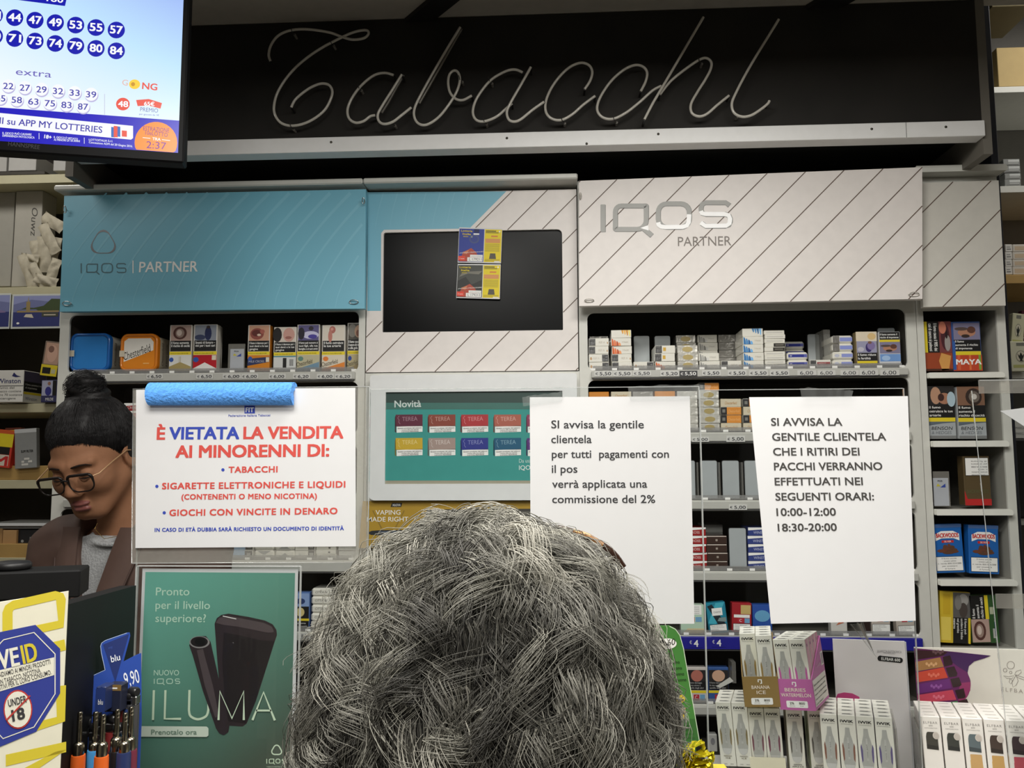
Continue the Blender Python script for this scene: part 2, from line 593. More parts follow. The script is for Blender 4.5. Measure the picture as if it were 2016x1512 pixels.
# second, parallel runs behind the tall strokes
for t in (((1098,560),(1040,660),(985,760),(935,840)), ((1530,215),(1445,365),(1335,560),(1215,770))):
    MB().tube([P(*c2(*p), YB0 - .018) for p in t], .003, M(120, 116, 108, .2), 8).build('glass_tube', neon)
for f_, x, y in ((c2,270,232),(c2,560,312),(c2,765,645),(c2,260,932),(c2,1015,905),(c2,1515,582),(c2,1735,592),(c2,1695,893),(c3,370,888),(c3,755,882),(c3,1388,447),(c3,1652,838)):
    u, v = f_(x, y)
    p = P(u, v, YB0 - .028)
    q = P(u + 6, v + 9, YB0 - .012)
    mb = MB().tube([p + V3((-.002, -.0045, .005)), p + V3((0, -.005, 0)), p + V3((.001, -.004, -.005)), q], .0009, RUB, 6)
    mb.tube([q + V3((0, -.004, 0)), (q.x, YB0, q.z)], .0032, M(120, 116, 110, .2), 8)
    mb.build('clip', neon)

# ------------------------------------------------------------------ lottery television hung at top left
ta = math.radians(3.1 + 11.5)
TU = V3((math.cos(ta), math.sin(ta), 0))
TV_ = V3((0, 0, 1))
c0 = P(361, 320, 1.40)                      # lower right outer corner of the bezel
WT, HT = .80, .46
O = c0 - TU * WT
tv = thing('television', 'flat television at top left showing rows of drawn lottery numbers', 'television', c0 - TU * WT / 2)
TM = Matrix(((TU.x, -TU.y, 0, O.x), (TU.y, TU.x, 0, O.y), (0, 0, 1, O.z), (0, 0, 0, 1)))
mb = MB()
mb.box(0, WT, .002, .035, 0, HT, M(10, 10, 12, .5, vary=0, spec=.2), .003, TM)
mb.box(.1, WT - .1, .03, .06, .05, HT - .05, BLACK, .01, TM)
F = Face(mb, O + TM.to_3x3() @ V3((0, .002, 0)), TU, TV_)
F.ptext('HANNSPREE', (16, 287), (78, 294), 8, M(70, 70, 74, .3), 1, .01)
mb.build('casing', tv)
mb = MB()
Fs = Face(mb, O + TM.to_3x3() @ V3((0, .0015, 0)), TU, TV_)
x1, z0 = Fs.px(350.5, 301)
_, zb = Fs.px(340, 236.5)
x0, z1 = .014, HT - .012
# lit panel: soft blue to white gradient of the broadcast picture
g = bpy.data.materials.new('lit_screen_gradient')
g.use_nodes = True
nt = g.node_tree
bs = nt.nodes['Principled BSDF']
bs.inputs['Base Color'].default_value = (.01, .01, .01, 1)
bs.inputs['Roughness'].default_value = .3
tc = nt.nodes.new('ShaderNodeTexCoord')
sp = nt.nodes.new('ShaderNodeSeparateXYZ')
nt.links.new(tc.outputs['Generated'], sp.inputs[0])
cr = nt.nodes.new('ShaderNodeValToRGB')
mth = nt.nodes.new('ShaderNodeMath'); mth.operation = 'MULTIPLY_ADD'
mth.inputs[1].default_value = -.55; mth.inputs[2].default_value = .95
nt.links.new(sp.outputs['Z'], mth.inputs[0])
m2 = nt.nodes.new('ShaderNodeMath'); m2.operation = 'MULTIPLY_ADD'
m2.inputs[1].default_value = -.45
nt.links.new(sp.outputs['X'], m2.inputs[0]); nt.links.new(mth.outputs[0], m2.inputs[2])
nt.links.new(m2.outputs[0], cr.inputs[0])
el = cr.color_ramp.elements
el[0].position = .0; el[0].color = (lin(135), lin(150), lin(242), 1)
el[1].position = .62; el[1].color = (lin(250), lin(252), lin(255), 1)
e = el.new(.3); e.color = (lin(190), lin(226), lin(250), 1)
nt.links.new(cr.outputs[0], bs.inputs['Emission Color'])
bs.inputs['Emission Strength'].default_value = .5
Fs.rect(x0, zb, x1, z1, g, 0)
SB = ME(28, 20, 190, .7)
Fs.rect(x0, z0, x1, zb, SB, 0)
SW = ME(245, 247, 250, .72)
BALL, BINK, RINK, ORG = ME(16, 22, 176, .68), ME(70, 66, 170, .7), ME(232, 84, 66, .72), ME(250, 140, 36, .74)
Fs.ppoly([(-200, -40), (140, -40), (128, 12), (-200, -30)], BALL, 1)
Fs.ptext('180', (92, 2), (124, 6), 12, SW, 2, .02)
for row, (v0, dv, txt) in enumerate(((35, 4.85, ('41', '44', '47', '49', '53', '55', '57')), (76, 4.85, ('70', '71', '73', '74', '79', '80', '84')))):
    for i, t in enumerate(txt):
        u = 29 - 40 + 40 * i
        v = v0 + dv * (i - 1)
        Fs.pell(u, v, 17, 16.5, BALL, 1)
        Fs.ptext(t, (u - 12, v + 6), (u + 12, v + 8), 15, SW, 2, .03)
Fs.ptext('extra', (31, 147), (101, 153), 13, ME(110, 100, 185, .7), 1)
for (u0, v0, txt) in ((-16, 166, ('18', '22', '27', '29', '32', '33', '39')), (-32, 190, ('41', '45', '58', '63', '75', '83', '87'))):
    for i, t in enumerate(txt):
        u, v = u0 + 32.6 * i, v0 + 3.3 * (i)
        Fs.pell(u + .8, v + 2.4, 13.5, 13.2, ME(190, 185, 225, .7), 1)
        Fs.pell(u, v, 13, 13, SW, 2)
        Fs.ptext(t, (u - 10, v + 6), (u + 10, v + 7), 12, BINK, 3, .01)
Fs.pstroke([(206, 185), (206, 226)], 1, ME(190, 190, 215, .7), 1)
Fs.ptext('G', (240, 167), (251, 169), 11, ME(230, 190, 180, .7), 1, .01)
Fs.pell(265, 166, 11, 9.5, ME(247, 205, 60, .75), 1)
Fs.pell(262, 166, 4, 4, ME(205, 150, 40, .7), 2)
Fs.ptext('NG', (280, 175), (309, 178), 12.5, RINK, 1, .025)
Fs.pell(242, 205, 13.5, 12.5, RINK, 1)
Fs.ptext('48', (233, 210), (252, 211), 11, SW, 2, .03)
Fs.ppoly([(268, 197), (293, 195), (319, 203), (316, 214), (293, 208), (271, 209)], RINK, 1)
Fs.ptext('65€', (284, 208), (304, 209), 7.5, SW, 2, .03)
Fs.ptext('PREMIO', (276, 219), (311, 222), 8, ME(100, 110, 170, .7), 1)
Fs.ptext('per giocata da 1€', (274, 226), (313, 228.5), 3, BINK, 1)
Fs.ppoly([(-200, 203), (262, 248), (262, 272), (258, 275), (-200, 232)], SW, 1)
Fs.ptext('AGGIUDICAZIONI su APP MY LOTTERIES', (-160, 229), (201, 262), 12, BINK, 2, .012)
for (a, b, c_, d) in ((219, 250, 8, 20), (224, 248, 8, 22), (231, 249, 6, 20), (240, 257, 10, 12)):
    Fs.ppoly([(a, b), (a + c_, b + .8), (a + c_, b + .8 + d), (a, b + d)], (RINK, ME(30, 90, 160, .7), ORG, ME(50, 110, 190, .7))[int(a) % 4], 2 + (a > 222))
Fs.ptext('IL GIOCO PUÒ CAUSARE', (5, 264), (62, 267), 4, SW, 1, .01)
Fs.ptext('DIPENDENZA PATOLOGICA', (5, 269), (68, 273), 4, SW, 1, .01)
Fs.ptext('18+', (87, 272), (101, 274), 7, SW, 1, .03)
Fs.ptext('IL GIOCO È VIETATO', (106, 272), (153, 276), 4, SW, 1, .01)
Fs.ptext('AI MINORI DI 18 ANNI', (106, 277), (157, 280), 4, SW, 1, .01)
Fs.ptext('LOTTOITALIA S.r.l.', (175, 277), (222, 280), 4, SW, 1, .01)
Fs.ptext('Concessione ADM del 20 Giugno 2016.', (175, 282), (261, 290), 4, SW, 1, .01)
Fs.pstroke([(77, 262), (77, 274)], 1, SW, 1)
Fs.pstroke([(166, 271), (166, 283)], 1, SW, 1)
n = 30
circ = [(307 + 42 * math.cos(t), 281 + 41 * math.sin(t)) for t in [2 * math.pi * i / n for i in range(n)]]
circ = [(u, min(v, 297 + (u - 300) * .076)) for u, v in circ]
Fs.ppoly(circ, ORG, 1)
PINK = ME(110, 40, 140, .65)
Fs.ptext('ESTRAZIONE', (282, 256.5), (333, 261), 8, PINK, 2)
Fs.ptext('10eLOTTO', (286, 265), (330, 270), 8, PINK, 2)
Fs.ptext('TRA', (300, 276), (316, 277.5), 5.5, SW, 2, .02)
Fs.pstroke([(281, 271), (296, 272.5)], 1.3, SW, 2)
Fs.pstroke([(319, 275), (335, 277)], 1.3, SW, 2)
Fs.ptext('2:37', (288, 291.5), (327, 294.5), 13.5, ME(120, 20, 150, .65), 2)
mb.build('screen', tv)
MB().box(WT * .5 - .02, WT * .5 + .02, .06, .09, HT * .5, CEIL - O.z - .001, BLACK, 0, TM).build('ceiling_bracket', tv)
# ------------------------------------------------------------------ cigarette cabinets
YF = 2.00
TEAL = M(114, 178, 200, .42, vary=.05, scale=4, name='teal_film')
TEAL2 = M(126, 187, 207, .42, vary=.05, scale=4)
BROWN = Minks(96, 78, 68)
FRAME = M(205, 205, 198, .4)
RAILM = M(178, 178, 172, .4)
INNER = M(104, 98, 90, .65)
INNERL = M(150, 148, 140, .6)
LIP = clear_mat('grey_plastic_lip', tint=(.8, .8, .8), milk=.35, milkcol=(.45, .45, .44))
def X(u, v, y=YF): return P(u, v, y).x
def Z(u, v, y=YF): return P(u, v, y).z
def plate(mb, x0, x1, z0, z1, y0, y1, holes, mat, r=.02):
    lo = [(x0, y0, z0), (x1, y0, z0), (x1, y0, z1), (x0, y0, z1)]
    hs = []
    for (a, b, c, d) in holes:
        hs.append([(x, y0, z) for x, z in rr(a, c, b, d, r if isinstance(r, tuple) else r, 5)])
    mb.prism(lo, (0, y1 - y0, 0), mat, hs)
def quadpanel(mb, q, t, mat):
    """q: TL,TR,BR,BL points; slab of thickness t behind"""
    TL, TR, BR, BL = [V3(p) for p in q]
    U = (BR - BL).normalized()
    V = ((TL - BL) - U * (TL - BL).dot(U)).normalized()
    F = Face(mb, BL, U, V)
    fl = [F.at(*((p - BL).dot(U), (p - BL).dot(V))) for p in (TL, TR, BR, BL)]
    mb.prism(fl[::-1], -F.N * t, mat)
    F.loop = [((p - BL).dot(U), (p - BL).dot(V)) for p in (BL, BR, TR, TL)]
    return F
def clip_line(loop, c, slope):
    """points of the convex loop on y = slope*x + c"""
    out = []
    for i in range(len(loop)):
        (xa, ya), (xb, yb) = loop[i], loop[(i + 1) % len(loop)]
        fa, fb = ya - slope * xa - c, yb - slope * xb - c
        if fa * fb < 0:
            t = fa / (fa - fb)
            out.append((xa + (xb - xa) * t, ya + (yb - ya) * t))
    return out
def hatch(F, loop, a, step, n0, n1, mat, wd=.0022, l=2):
    """45 degree pinstripes through px anchor a, spaced step metres in x"""
    ax, ay = F.px(*a)
    for k in range(n0, n1):
        c = ay - (ax + k * step)
        s = clip_line(loop, c, 1.0)
        if len(s) == 2:
            F.stroke(s, wd, mat, l)
def rline(x0, y0, x1, y1, r):
    return rr(x0, y0, x1, y1, r, 5)
def iqos(F, bx, wpx, mats, l=2, tail=True):
    """four letters drawn as rounded strokes, boxes given in px (centre lines)"""
    (i0, i1), q, o, s = bx
    F.pstroke([i0, i1], wpx, mats[0], l)
    x0, y0, x1, y1 = q
    h = (y1 - y0)
    F.pstroke(rr(x0, y0, x1, y1, (h * .03, h * .4, h * .03, h * .25)), wpx, mats[1], l, True)
    F.pstroke([(x1 - h * .22, y1 - h * .12), (x1 + h * .24, y1 + h * .28)], wpx, mats[1], l + .5)
    x0, y0, x1, y1 = o
    F.pstroke(rr(x0, y0, x1, y1, h * .36), wpx, mats[2], l, True)
    x0, y0, x1, y1 = s
    m = (y0 + y1) / 2
    e = h * .12
    F.pstroke([(x1 - e * .2, y0 + e), (x1 - e * 1.6, y0), (x0 + e * 1.6, y0), (x0 + e * .4, y0 + e * .6), (x0, y0 + e * 1.8), (x0, m - e * 1.4), (x0 + e * .5, m - e * .4), (x0 + e * 1.7, m), (x1 - e * 1.5, m), (x1 - e * .4, m + e * .5), (x1, m + e * 1.6), (x1, y1 - e * 1.6), (x1 - e * .5, y1 - e * .4), (x1 - e * 1.8, y1), (x0 + e * 1.6, y1), (x0 + e * .2, y1 - e)], wpx, mats[3], l)
def hook(par, u, v, y, ru=9, rv=4, mat=CHROME):
    p = P(u, v, y)
    k = y / FPX
    mb = MB().tube([p + V3((ru * k * math.cos(t), -.003 - .002 * math.sin(t), rv * k * math.sin(t))) for t in [2 * math.pi * i / 14 for i in range(14)]], .0011, mat, 6, closed=True)
    mb.tube([p + V3((ru * k, -.002, 0)), p + V3((ru * k, .004, -.002))], .0012, mat, 6)
    return mb.build('hook', par)

def carcass(par, x0, x1, z0, z1, ybk, inner, outer, shelves, t=.012):
    mb = MB()
    y0 = YF + .006
    mb.box(x0, x0 + t, y0, ybk, z0, z1, outer)
    mb.box(x1 - t, x1, y0, ybk, z0, z1, outer)
    mb.box(x0 + t, x1 - t, ybk - .01, ybk, z0, z1, inner)
    mb.box(x0 + t, x1 - t, y0, ybk - .01, z1 - t, z1, outer)
    mb.box(x0 + t, x1 - t, y0, ybk - .01, z0, z0 + t, outer)
    mb.build('carcass', par)
    mb = MB()
    for x in (x0 + t, x1 - t - .003):
        mb.box(x, x + .003, y0, ybk - .01, z0 + t, z1 - t, inner)
    mb.build('lining', par)
    for z in shelves:
        MB().box(x0 + t + .003, x1 - t - .003, y0, ybk - .01, z - .008, z, inner).build('shelf', par)
def price_label(rail, u0, u1, v0, v1, y, txt, dark=False):
    mb = MB()
    x0, x1, z0, z1 = X(u0, v1, y), X(u1, v1, y), Z(u0, v1, y), Z(u0, v0, y)
    mb.box(x0, x1, y, y + .0012, z0, z1, M(60, 60, 62, .5) if dark else M(198, 198, 194, .5))
    F = Face(mb, (x0, y, z0))
    W_, H_ = x1 - x0, z1 - z0
    ink = INKW if dark else M(38, 40, 48, .6, vary=0)
    if txt[0] == '€':
        F.text('€', W_ * .06, H_ * .24, H_ * .42, ink, 1, W_ * .15)
        F.text(txt[1:].strip(), W_ * .3, H_ * .2, H_ * .55, ink, 1, W_ * .62, .02)
    else:
        F.text(txt, W_ * .14, H_ * .14, H_ * .68, ink, 1, W_ * .7)
    mb.build('price_label', rail)
def rail(par, x0, x1, z0, z1, labels, mat=RAILM, u=900):
    y = YF - .012
    mb = MB().box(x0, x1, y, YF - .0005, z0, z1, mat, .0012)
    mb.box(x0 + .004, x1 - .004, y + .002, YF - .001, z0 - .003, z0 + .0005, M(70, 70, 70, .6))
    r = mb.build('price_rail', par)
    for l in labels:
        price_label(r, *l)
    return r
def lip(par, x0, x1, z0, h=.011):
    mb = MB().box(x0, x1, YF + .0045, YF + .0055, z0, z0 + h, LIP)
    n = int((x1 - x0) / .05)
    for i in range(n + 1):
        xx = x0 + (x1 - x0) * i / n
        mb.box(xx - .006, xx + .006, YF + .003, YF + .0045, z0, z0 + h * .5, M(225, 225, 222, .4))
    mb.build('plastic_lip', par)

# ---- left cabinet
LX0, LX1 = X(115.5, 700), X(721.2, 560)
OX0, OX1 = X(135, 680), X(706, 680)
ztop = Z(504, 369)
def zrow(u, vs): return [Z(u, v) for v in vs]
left = thing('tobacco_cabinet', 'white tobacco cabinet at left under the teal flip panel with shelf of tins', 'cabinet', ((LX0 + LX1) / 2, YF, .3))
LH = [(617, 734), (754, 856), (876, 981), (1002, 1103), (1128, 1243), (1262, 1385)]
mb = MB()
zs = [(Z(420, b), Z(420, a)) for a, b in LH]
plate(mb, LX0, LX1 - .001, .3, ztop - .014, YF, YF + .006, [(OX0, OX1, a, b) for a, b in zs], FRAME, .016)
mb.build('front_frame', left)
carcass(left, LX0, LX1 - .001, .3, ztop - .014, 2.32, INNER, FRAME, [a + .002 for a, b in zs], .003)
MB().box(LX0 - .002, LX1 - .001, YF - .052, 2.32, ztop - .0139, ztop, FRAME, .003).build('top_cap', left)
lv0, lv1 = 736, 746
labs = [[(178, 209, lv0, lv1, YF - .0134, '€6,50'), (288, 320, lv0, lv1, YF - .0134, '€6,50'), (386, 419, lv0, lv1, YF - .0134, '€6,50'), (438, 474, lv0, lv1, YF - .0134, '€6,00'), (475, 508, lv0, lv1, YF - .0134, '€6,00'), (529, 562, lv0, lv1, YF - .0134, '€6,00'), (576.5, 610, lv0, lv1, YF - .0134, '€6,20'), (623.5, 657, lv0, lv1, YF - .0134, '€6,00'), (659, 692, lv0, lv1, YF - .0134, '€6,20')], [], [], [], [(590, 612, 1247, 1257, YF - .0134, '8,00')]]
for i in range(5):
    za, zb_ = zs[i][0], zs[i + 1][1]
    rail(left, OX0 + .012, OX1 - .006, zb_ + .005, za - .002, labs[i])
    lip(left, OX0 + .012, OX1 - .012, za + .001)

# teal flip panel
ypn = 1.955
q = [P(126.5, 385.5, ypn + .01), P(720.3, 372.5, ypn + .01), P(718, 607.5, ypn), P(117.5, 613.5, ypn)]
mb = MB()
F = quadpanel(mb, q, .016, TEAL)
# faint curved bands printed on the teal film
for k in range(17):
    u0 = 120 + k * 40
    pts = []
    for j in range(12):
        t = j / 11
        u = u0 + 150 * t ** 1.5 - 60
        pts.append((u, 606 - 226 * t))
    pts = [p for p in pts if 130 < p[0] < 714]
    if len(pts) > 3:
        F.pstroke(pts, [1.2 + 0.5 * j for j in range(len(pts))], TEAL2, 1)
SILV = M(96, 124, 134, .3, .3)
iqos(F, (((160, 518.5), (160, 538)), (171, 520, 192, 536), (200.5, 519, 221.5, 536.5), (230, 519, 248, 536.5)), 2.2, [SILV] * 4)
ring = []
for i in range(30):
    a = 2 * math.pi * i / 30 + math.pi / 2
    rr_ = 22 + 2.6 * math.cos(3 * (a - math.pi / 2))
    ring.append((203.5 + rr_ * math.cos(a), 479 - rr_ * math.sin(a)))
F.pstroke(ring, [1.6 + 2.6 * max(0, math.cos(3 * (2 * math.pi * i / 30))) for i in range(30)], M(128, 128, 132, .3, .3), 2, True)
F.pstroke([(262, 513), (262, 538)], 2, INKW, 2)
F.ptext('PARTNER', (274, 536), (389, 534.4), 20, INKW, 2, .012)
tp = mb.build('flip_panel', left)
for u, v, a, b in ((133, 598, 9, 4), (697, 595, 9, 4), (129, 413, 3, 7), (716, 396, 2.5, 6)):
    hook(tp, u, v, ypn - .0005, a, b)

# ---- centre cabinet
CX0, CX1 = LX1 + .0005, X(1138.5, 560)
cen = thing('tobacco_cabinet', 'slim centre cabinet with black screen and Novità display between teal and striped panels', 'cabinet', ((CX0 + CX1) / 2, YF, .3))
mb = MB()
mb.box(CX0, CX1, YF + .02, 2.32, .3, ztop - .0145, INNER)
mb.build('carcass', cen)
ztc = Z(930, 361)
MB().box(CX0, CX1, YF - .052, 2.32, ztop - .014, ztop, FRAME, .003).build('top_cap', cen)
yc = YF - .004
x0, x1 = X(723, 500, yc), X(1136, 500, yc)
z0, z1 = Z(930, 731, yc), Z(930, 377, yc)
mb = MB()
sx0, sx1, sz0, sz1 = X(754, 560, yc), X(1107.5, 560, yc), Z(930, 652, yc), Z(930, 454.5, yc)
plate(mb, x0, x1, z0, z1, yc, yc + .018, [(sx0, sx1, sz0, sz1)], WHITE_P, (.002, .012, .006, .002))
F = Face(mb, (x0, yc, z0))
lo = [(0, 0), (x1 - x0, 0), (x1 - x0, z1 - z0), (0, z1 - z0)]
a, b = F.px(754, 455), F.px(750, 455)
# stripes around the screen opening: cut each line at the opening
step = (F.px(996.6, 731)[0] - F.px(721.5, 731)[0]) / 4
ax, ay = F.px(789, 731)
hx0, hx1, hz0, hz1 = sx0 - x0, sx1 - x0, sz0 - z0, sz1 - z0
ex, ey = F.px(1004, 377)
for k in range(-6, 12):
    c = ay - (ax + k * step)
    s = clip_line(lo, c, 1.0)
    if len(s) != 2: continue
    s.sort()
    segs = [s]
    hs = sorted(clip_line([(hx0 - .001, hz0 - .001), (hx1 + .001, hz0 - .001), (hx1 + .001, hz1 + .001), (hx0 - .001, hz1 + .001)], c, 1.0))
    if len(hs) == 2:
        segs = [(s[0], hs[0]), (hs[1], s[1])]
    for (p, r) in segs:
        if p[0] < F.px(750, 0)[0] and p[1] > F.px(0, 612)[1] - .01: continue
        if c > ey - ex + .012: continue
        if (r[0] - p[0]) > .004:
            F.stroke([p, r], .0021, BROWN, 2)
F.ppoly([(723.2, 378.5), (997, 376.5), (924, 450), (756, 452.5), (750.5, 459), (750, 612), (723.2, 612)], TEAL, 1)
for k in range(7):
    u = 745 + 28 * k
    F.pstroke([(u - 6, 448), (u, 415), (u + 10, 379)], [.5, 1, 2.2], TEAL2, 1.5)
fp = mb.build('striped_panel', cen)
mb = MB()
mb.box(sx0 - .006, sx1 + .006, yc + .008, yc + .016, sz0 - .006, sz1 + .006, M(7, 8, 9, .26, vary=0, spec=.1))
mb.build('screen', cen)
# lower moulded white surround with the product display
yt = YF - .03
tx0, tx1, tz0, tz1 = X(727, 860, yt), X(1137, 860, yt), Z(900, 985, yt), Z(900, 737, yt)
mb = MB()
q = rr(tx0, tz0, tx1, tz1, (.014, .006, .006, .014))
dx0, dx1, dz0, dz1 = X(758.5, 860, yt), X(1108, 860, yt), Z(900, 952.5, yt), Z(900, 771, yt)
mb.prism([(a, yt, b) for a, b in q], (0, .032, 0), M(222, 224, 224, .35), [[(dx0, yt, dz0), (dx1, yt, dz0), (dx1, yt, dz1), (dx0, yt, dz1)]])
mb.build('display_surround', cen)
mb = MB()
yd = yt + .006
mb.box(dx0 - .003, dx1 + .003, yd, yd + .01, dz0 - .003, dz1 + .003, M(150, 146, 128, .5))
F = Face(mb, (dx0, yd, dz0))
DT = M(66, 148, 142, .6, spec=.2)
F.ppoly([(758, 772), (1110, 772), (1110, 946), (758, 946)], DT, 1)
F.ppoly([(758, 770), (1110, 770), (1110, 793), (758, 793)], M(52, 72, 68, .35), 2)  # dark bands painted as the reflection along the display top
F.ppoly([(758, 793), (1110, 793), (1110, 806), (758, 806)], M(66, 112, 104, .35), 2)
F.ptext('Novità', (777, 802), (829, 801), 13, M(205, 215, 212, .5), 3, .015)
tc_ = [((92, 30, 54), (134, 62, 48), (170, 46, 52), (168, 92, 76), (140, 56, 90)), ((196, 164, 44), (160, 140, 132), (36, 46, 132), (20, 84, 116), (84, 44, 118))]
for rI in range(2):
    for cI in range(5):
        u, v = 779 + 64.6 * cI, 816 + 46 * rI
        k = tc_[rI][cI]
        F.ppoly([(u, v + .5), (u + 53, v), (u + 53, v + 23), (u, v + 23.5)], Minks(*k), 3)
        F.ppoly([(u, v + 2), (u + 1, v + 36), (u - 1.5, v + 34), (u - 1.5, v + 6)], Minks(*[int(c * .6) for c in k]), 3)
        F.ppoly([(u + 2, v + 24), (u + 53, v + 22), (u + 53, v + 34), (u + 2, v + 36)], INKW, 3)
        lt = Minks(*[min(255, int(c * .6 + 110)) for c in k])
        F.ptext('TEREA', (u + 13, v + 13), (u + 43, v + 12), 8, lt, 4)
        F.pstroke([(u + 7, v + 3), (u + 4, v + 7), (u + 7, v + 11), (u + 6, v + 15), (u + 9, v + 19)], .8, lt, 4)
        F.ptext('Questo prodotto del tabacco', (u + 4, v + 28.5), (u + 51, v + 27), 2, BLACK, 4, .02)
        F.ptext('nuoce alla tua salute', (u + 12, v + 31.5), (u + 45, v + 30.3), 2, BLACK, 4, .02)
        F.ptext('e provoca dipendenza', (u + 12, v + 34.7), (u + 45, v + 33.4), 2, BLACK, 4, .02)
F.ptext('Da usare con', (1022, 911), (1068, 910), 7.5, M(190, 215, 210, .5), 3)
F.ptext('IQOS ILUMA', (1022, 925), (1090, 924), 8.5, M(205, 222, 218, .5), 3, .015)
mb.build('product_display', cen)
MB().box(CX0, CX1, YF, YF + .019, .3, Z(900, 733), FRAME).build('lower_front', cen)

# lottery tickets hanging over the black screen
def ticket(q, dark, num, label):
    mb = MB()
    F = quadpanel(mb, [P(u, v, yc - .0012) for u, v in q], .0006, PAPER)
    def B(x, y):
        a = [q[0][i] + (q[1][i] - q[0][i]) * x for i in (0, 1)]; b = [q[3][i] + (q[2][i] - q[3][i]) * x for i in (0, 1)]
        return (b[0] + (a[0] - b[0]) * y, b[1] + (a[1] - b[1]) * y)
    def bp(pts, m, l=1): F.ppoly([B(*p) for p in pts], m, l)
    def br(x0, y0, x1, y1, m, l=1): bp([(x0, y0), (x1, y0), (x1, y1), (x0, y1)], m, l)
    sky = Minks(70, 72, 68) if dark else Minks(44, 62, 150)
    br(.01, .03, .585, .965, sky)
    if dark:
        bp([(.01, .5), (.2, .62), (.34, .4), (.585, .55), (.585, .03), (.01, .03)], Minks(44, 46, 44), 1.4)
        bp([(.05, .62), (.25, .72), (.5, .7), (.58, .8), (.3, .78), (.1, .72)], Minks(120, 118, 108), 1.4)
    else:
        F.pell(*B(.36, .68), 10, 9, Minks(70, 82, 130), 1.4); F.pell(*B(.36, .68), 7, 6, Minks(52, 66, 140), 1.6); F.pell(*B(.3, .74), 2, 2, Minks(130, 136, 150), 1.8)
        br(.35, .86, .47, .965, Minks(26, 36, 84), 1.5); br(.34, .8, .47, .84, INKW, 1.8)
    bp([(.03, .04), (.12, .3), (.3, .42), (.42, .3), (.5, .1), (.3, .04)], Minks(176, 74, 54), 2)
    bp([(.1, .3), (.25, .36), (.2, .24)], Minks(206, 130, 90), 2.3)
    F.ptext('Lotteria', B(.05, .88), B(.31, .875), 3.6, YELLOW, 3, .02)
    F.ptext('Italia', B(.09, .79), B(.28, .785), 3.6, YELLOW, 3, .02)
    F.ptext('2022', B(.1, .73), B(.22, .728), 1.8, YELLOW, 3, .02)
    F.ptext('primo premio 5 MILIONI DI EURO', B(.04, .26), B(.58, .31), 2, INKW, 3, .01)
    br(.01, .06, .17, .19, Minks(222, 70, 50), 3); F.ptext('5 euro', B(.04, .1), B(.15, .1), 2.6, INKW, 3.5)
    br(.28, .16, .57, .23, INKW, 3); br(.22, .04, .57, .155, INKW, 3.2)
    F.ptext('serie e numero', B(.31, .18), B(.55, .18), 1.6, GREYC, 3.6)
    F.ptext(num, B(.26, .065), B(.55, .065), 5, M(90, 90, 90), 3.8)
    br(.6, .03, .99, .965, YELLOW)
    br(.62, .9, .86, .93, Minks(90, 84, 40), 2); br(.62, .86, .92, .88, Minks(90, 84, 40), 2); F.pell(*B(.94, .91), 1.6, 1.6, INKW, 2)
    br(.75, .75, .9, .79, Minks(214, 130, 70), 2); br(.62, .58, .96, .7, Minks(214, 150, 90), 2)
    for i in range(7): br(.62, .535 - .033 * i, .95, .55 - .033 * i, Minks(176, 160, 50), 2)
    bp([(.72, .12), (.88, .12), (.86, .28), (.74, .28)], Minks(86, 80, 70), 2)
    for i in range(3): br(.62, .1 - .022 * i, .96, .108 - .022 * i, Minks(150, 134, 40), 2)
    br(.84, .035, .97, .06, INKW, 2.4)
    tag(mb.build('lottery_ticket'), label, 'lottery ticket')
ticket([(904, 447.5), (989, 450), (986.4, 518.5), (901, 517)], False, 'L 179211', 'blue and yellow lottery ticket stuck at top of the black screen')
ticket([(901, 519.5), (986, 520.2), (984, 589), (898, 586.5)], True, 'L 179212', 'dark and yellow lottery ticket stuck directly below the blue one')
# gold poster tucked under the display
mb = MB()
yv = YF - .016
F = quadpanel(mb, [P(714, 986.5, yv), P(1120, 986, yv), P(1124, 1079, yv), P(706, 1079, yv)], .001, M(172, 138, 46, .45, vary=.12, scale=10))
OCH = Minks(140, 112, 40)
F.ppoly([(840, 1003), (1119, 1001), (1121, 1078), (828, 1079)], Minks(58, 56, 50), 1)
F.ppoly([(846, 1008), (1120, 1006), (1122, 1030), (840, 1030)], Minks(96, 94, 86), 1.5)
F.pstroke([(734, 1005), (751, 1040)], 2.4, OCH, 1); F.pstroke([(796, 1005), (778, 1040)], 2.4, OCH, 1)
F.ppoly([(772, 990), (792, 990), (790, 998), (769, 998)], Minks(36, 34, 30), 2)
F.ptext('NUOVA', (773, 996.5), (788.5, 996.5), 4.6, INKW, 3, .015, .2)
F.ptext('VAPING', (739.5, 1013.5), (788.5, 1013), 9, INKW, 2, .003)
F.ptext('MADE RIGHT', (723, 1027), (804, 1026.5), 9, INKW, 2, .003)
F.ppoly([(722.5, 1049), (732, 1045), (752, 1043.5), (812, 1043), (812, 1054), (750, 1054), (731, 1053)], Minks(38, 40, 44), 2)
F.ppoly([(745, 1046), (812, 1045), (812, 1047.5), (745, 1048.5)], Minks(86, 96, 110), 3)
tag(mb.build('advertising_poster'), 'gold vaping poster with dark pen, tucked below the Novità display', 'poster')

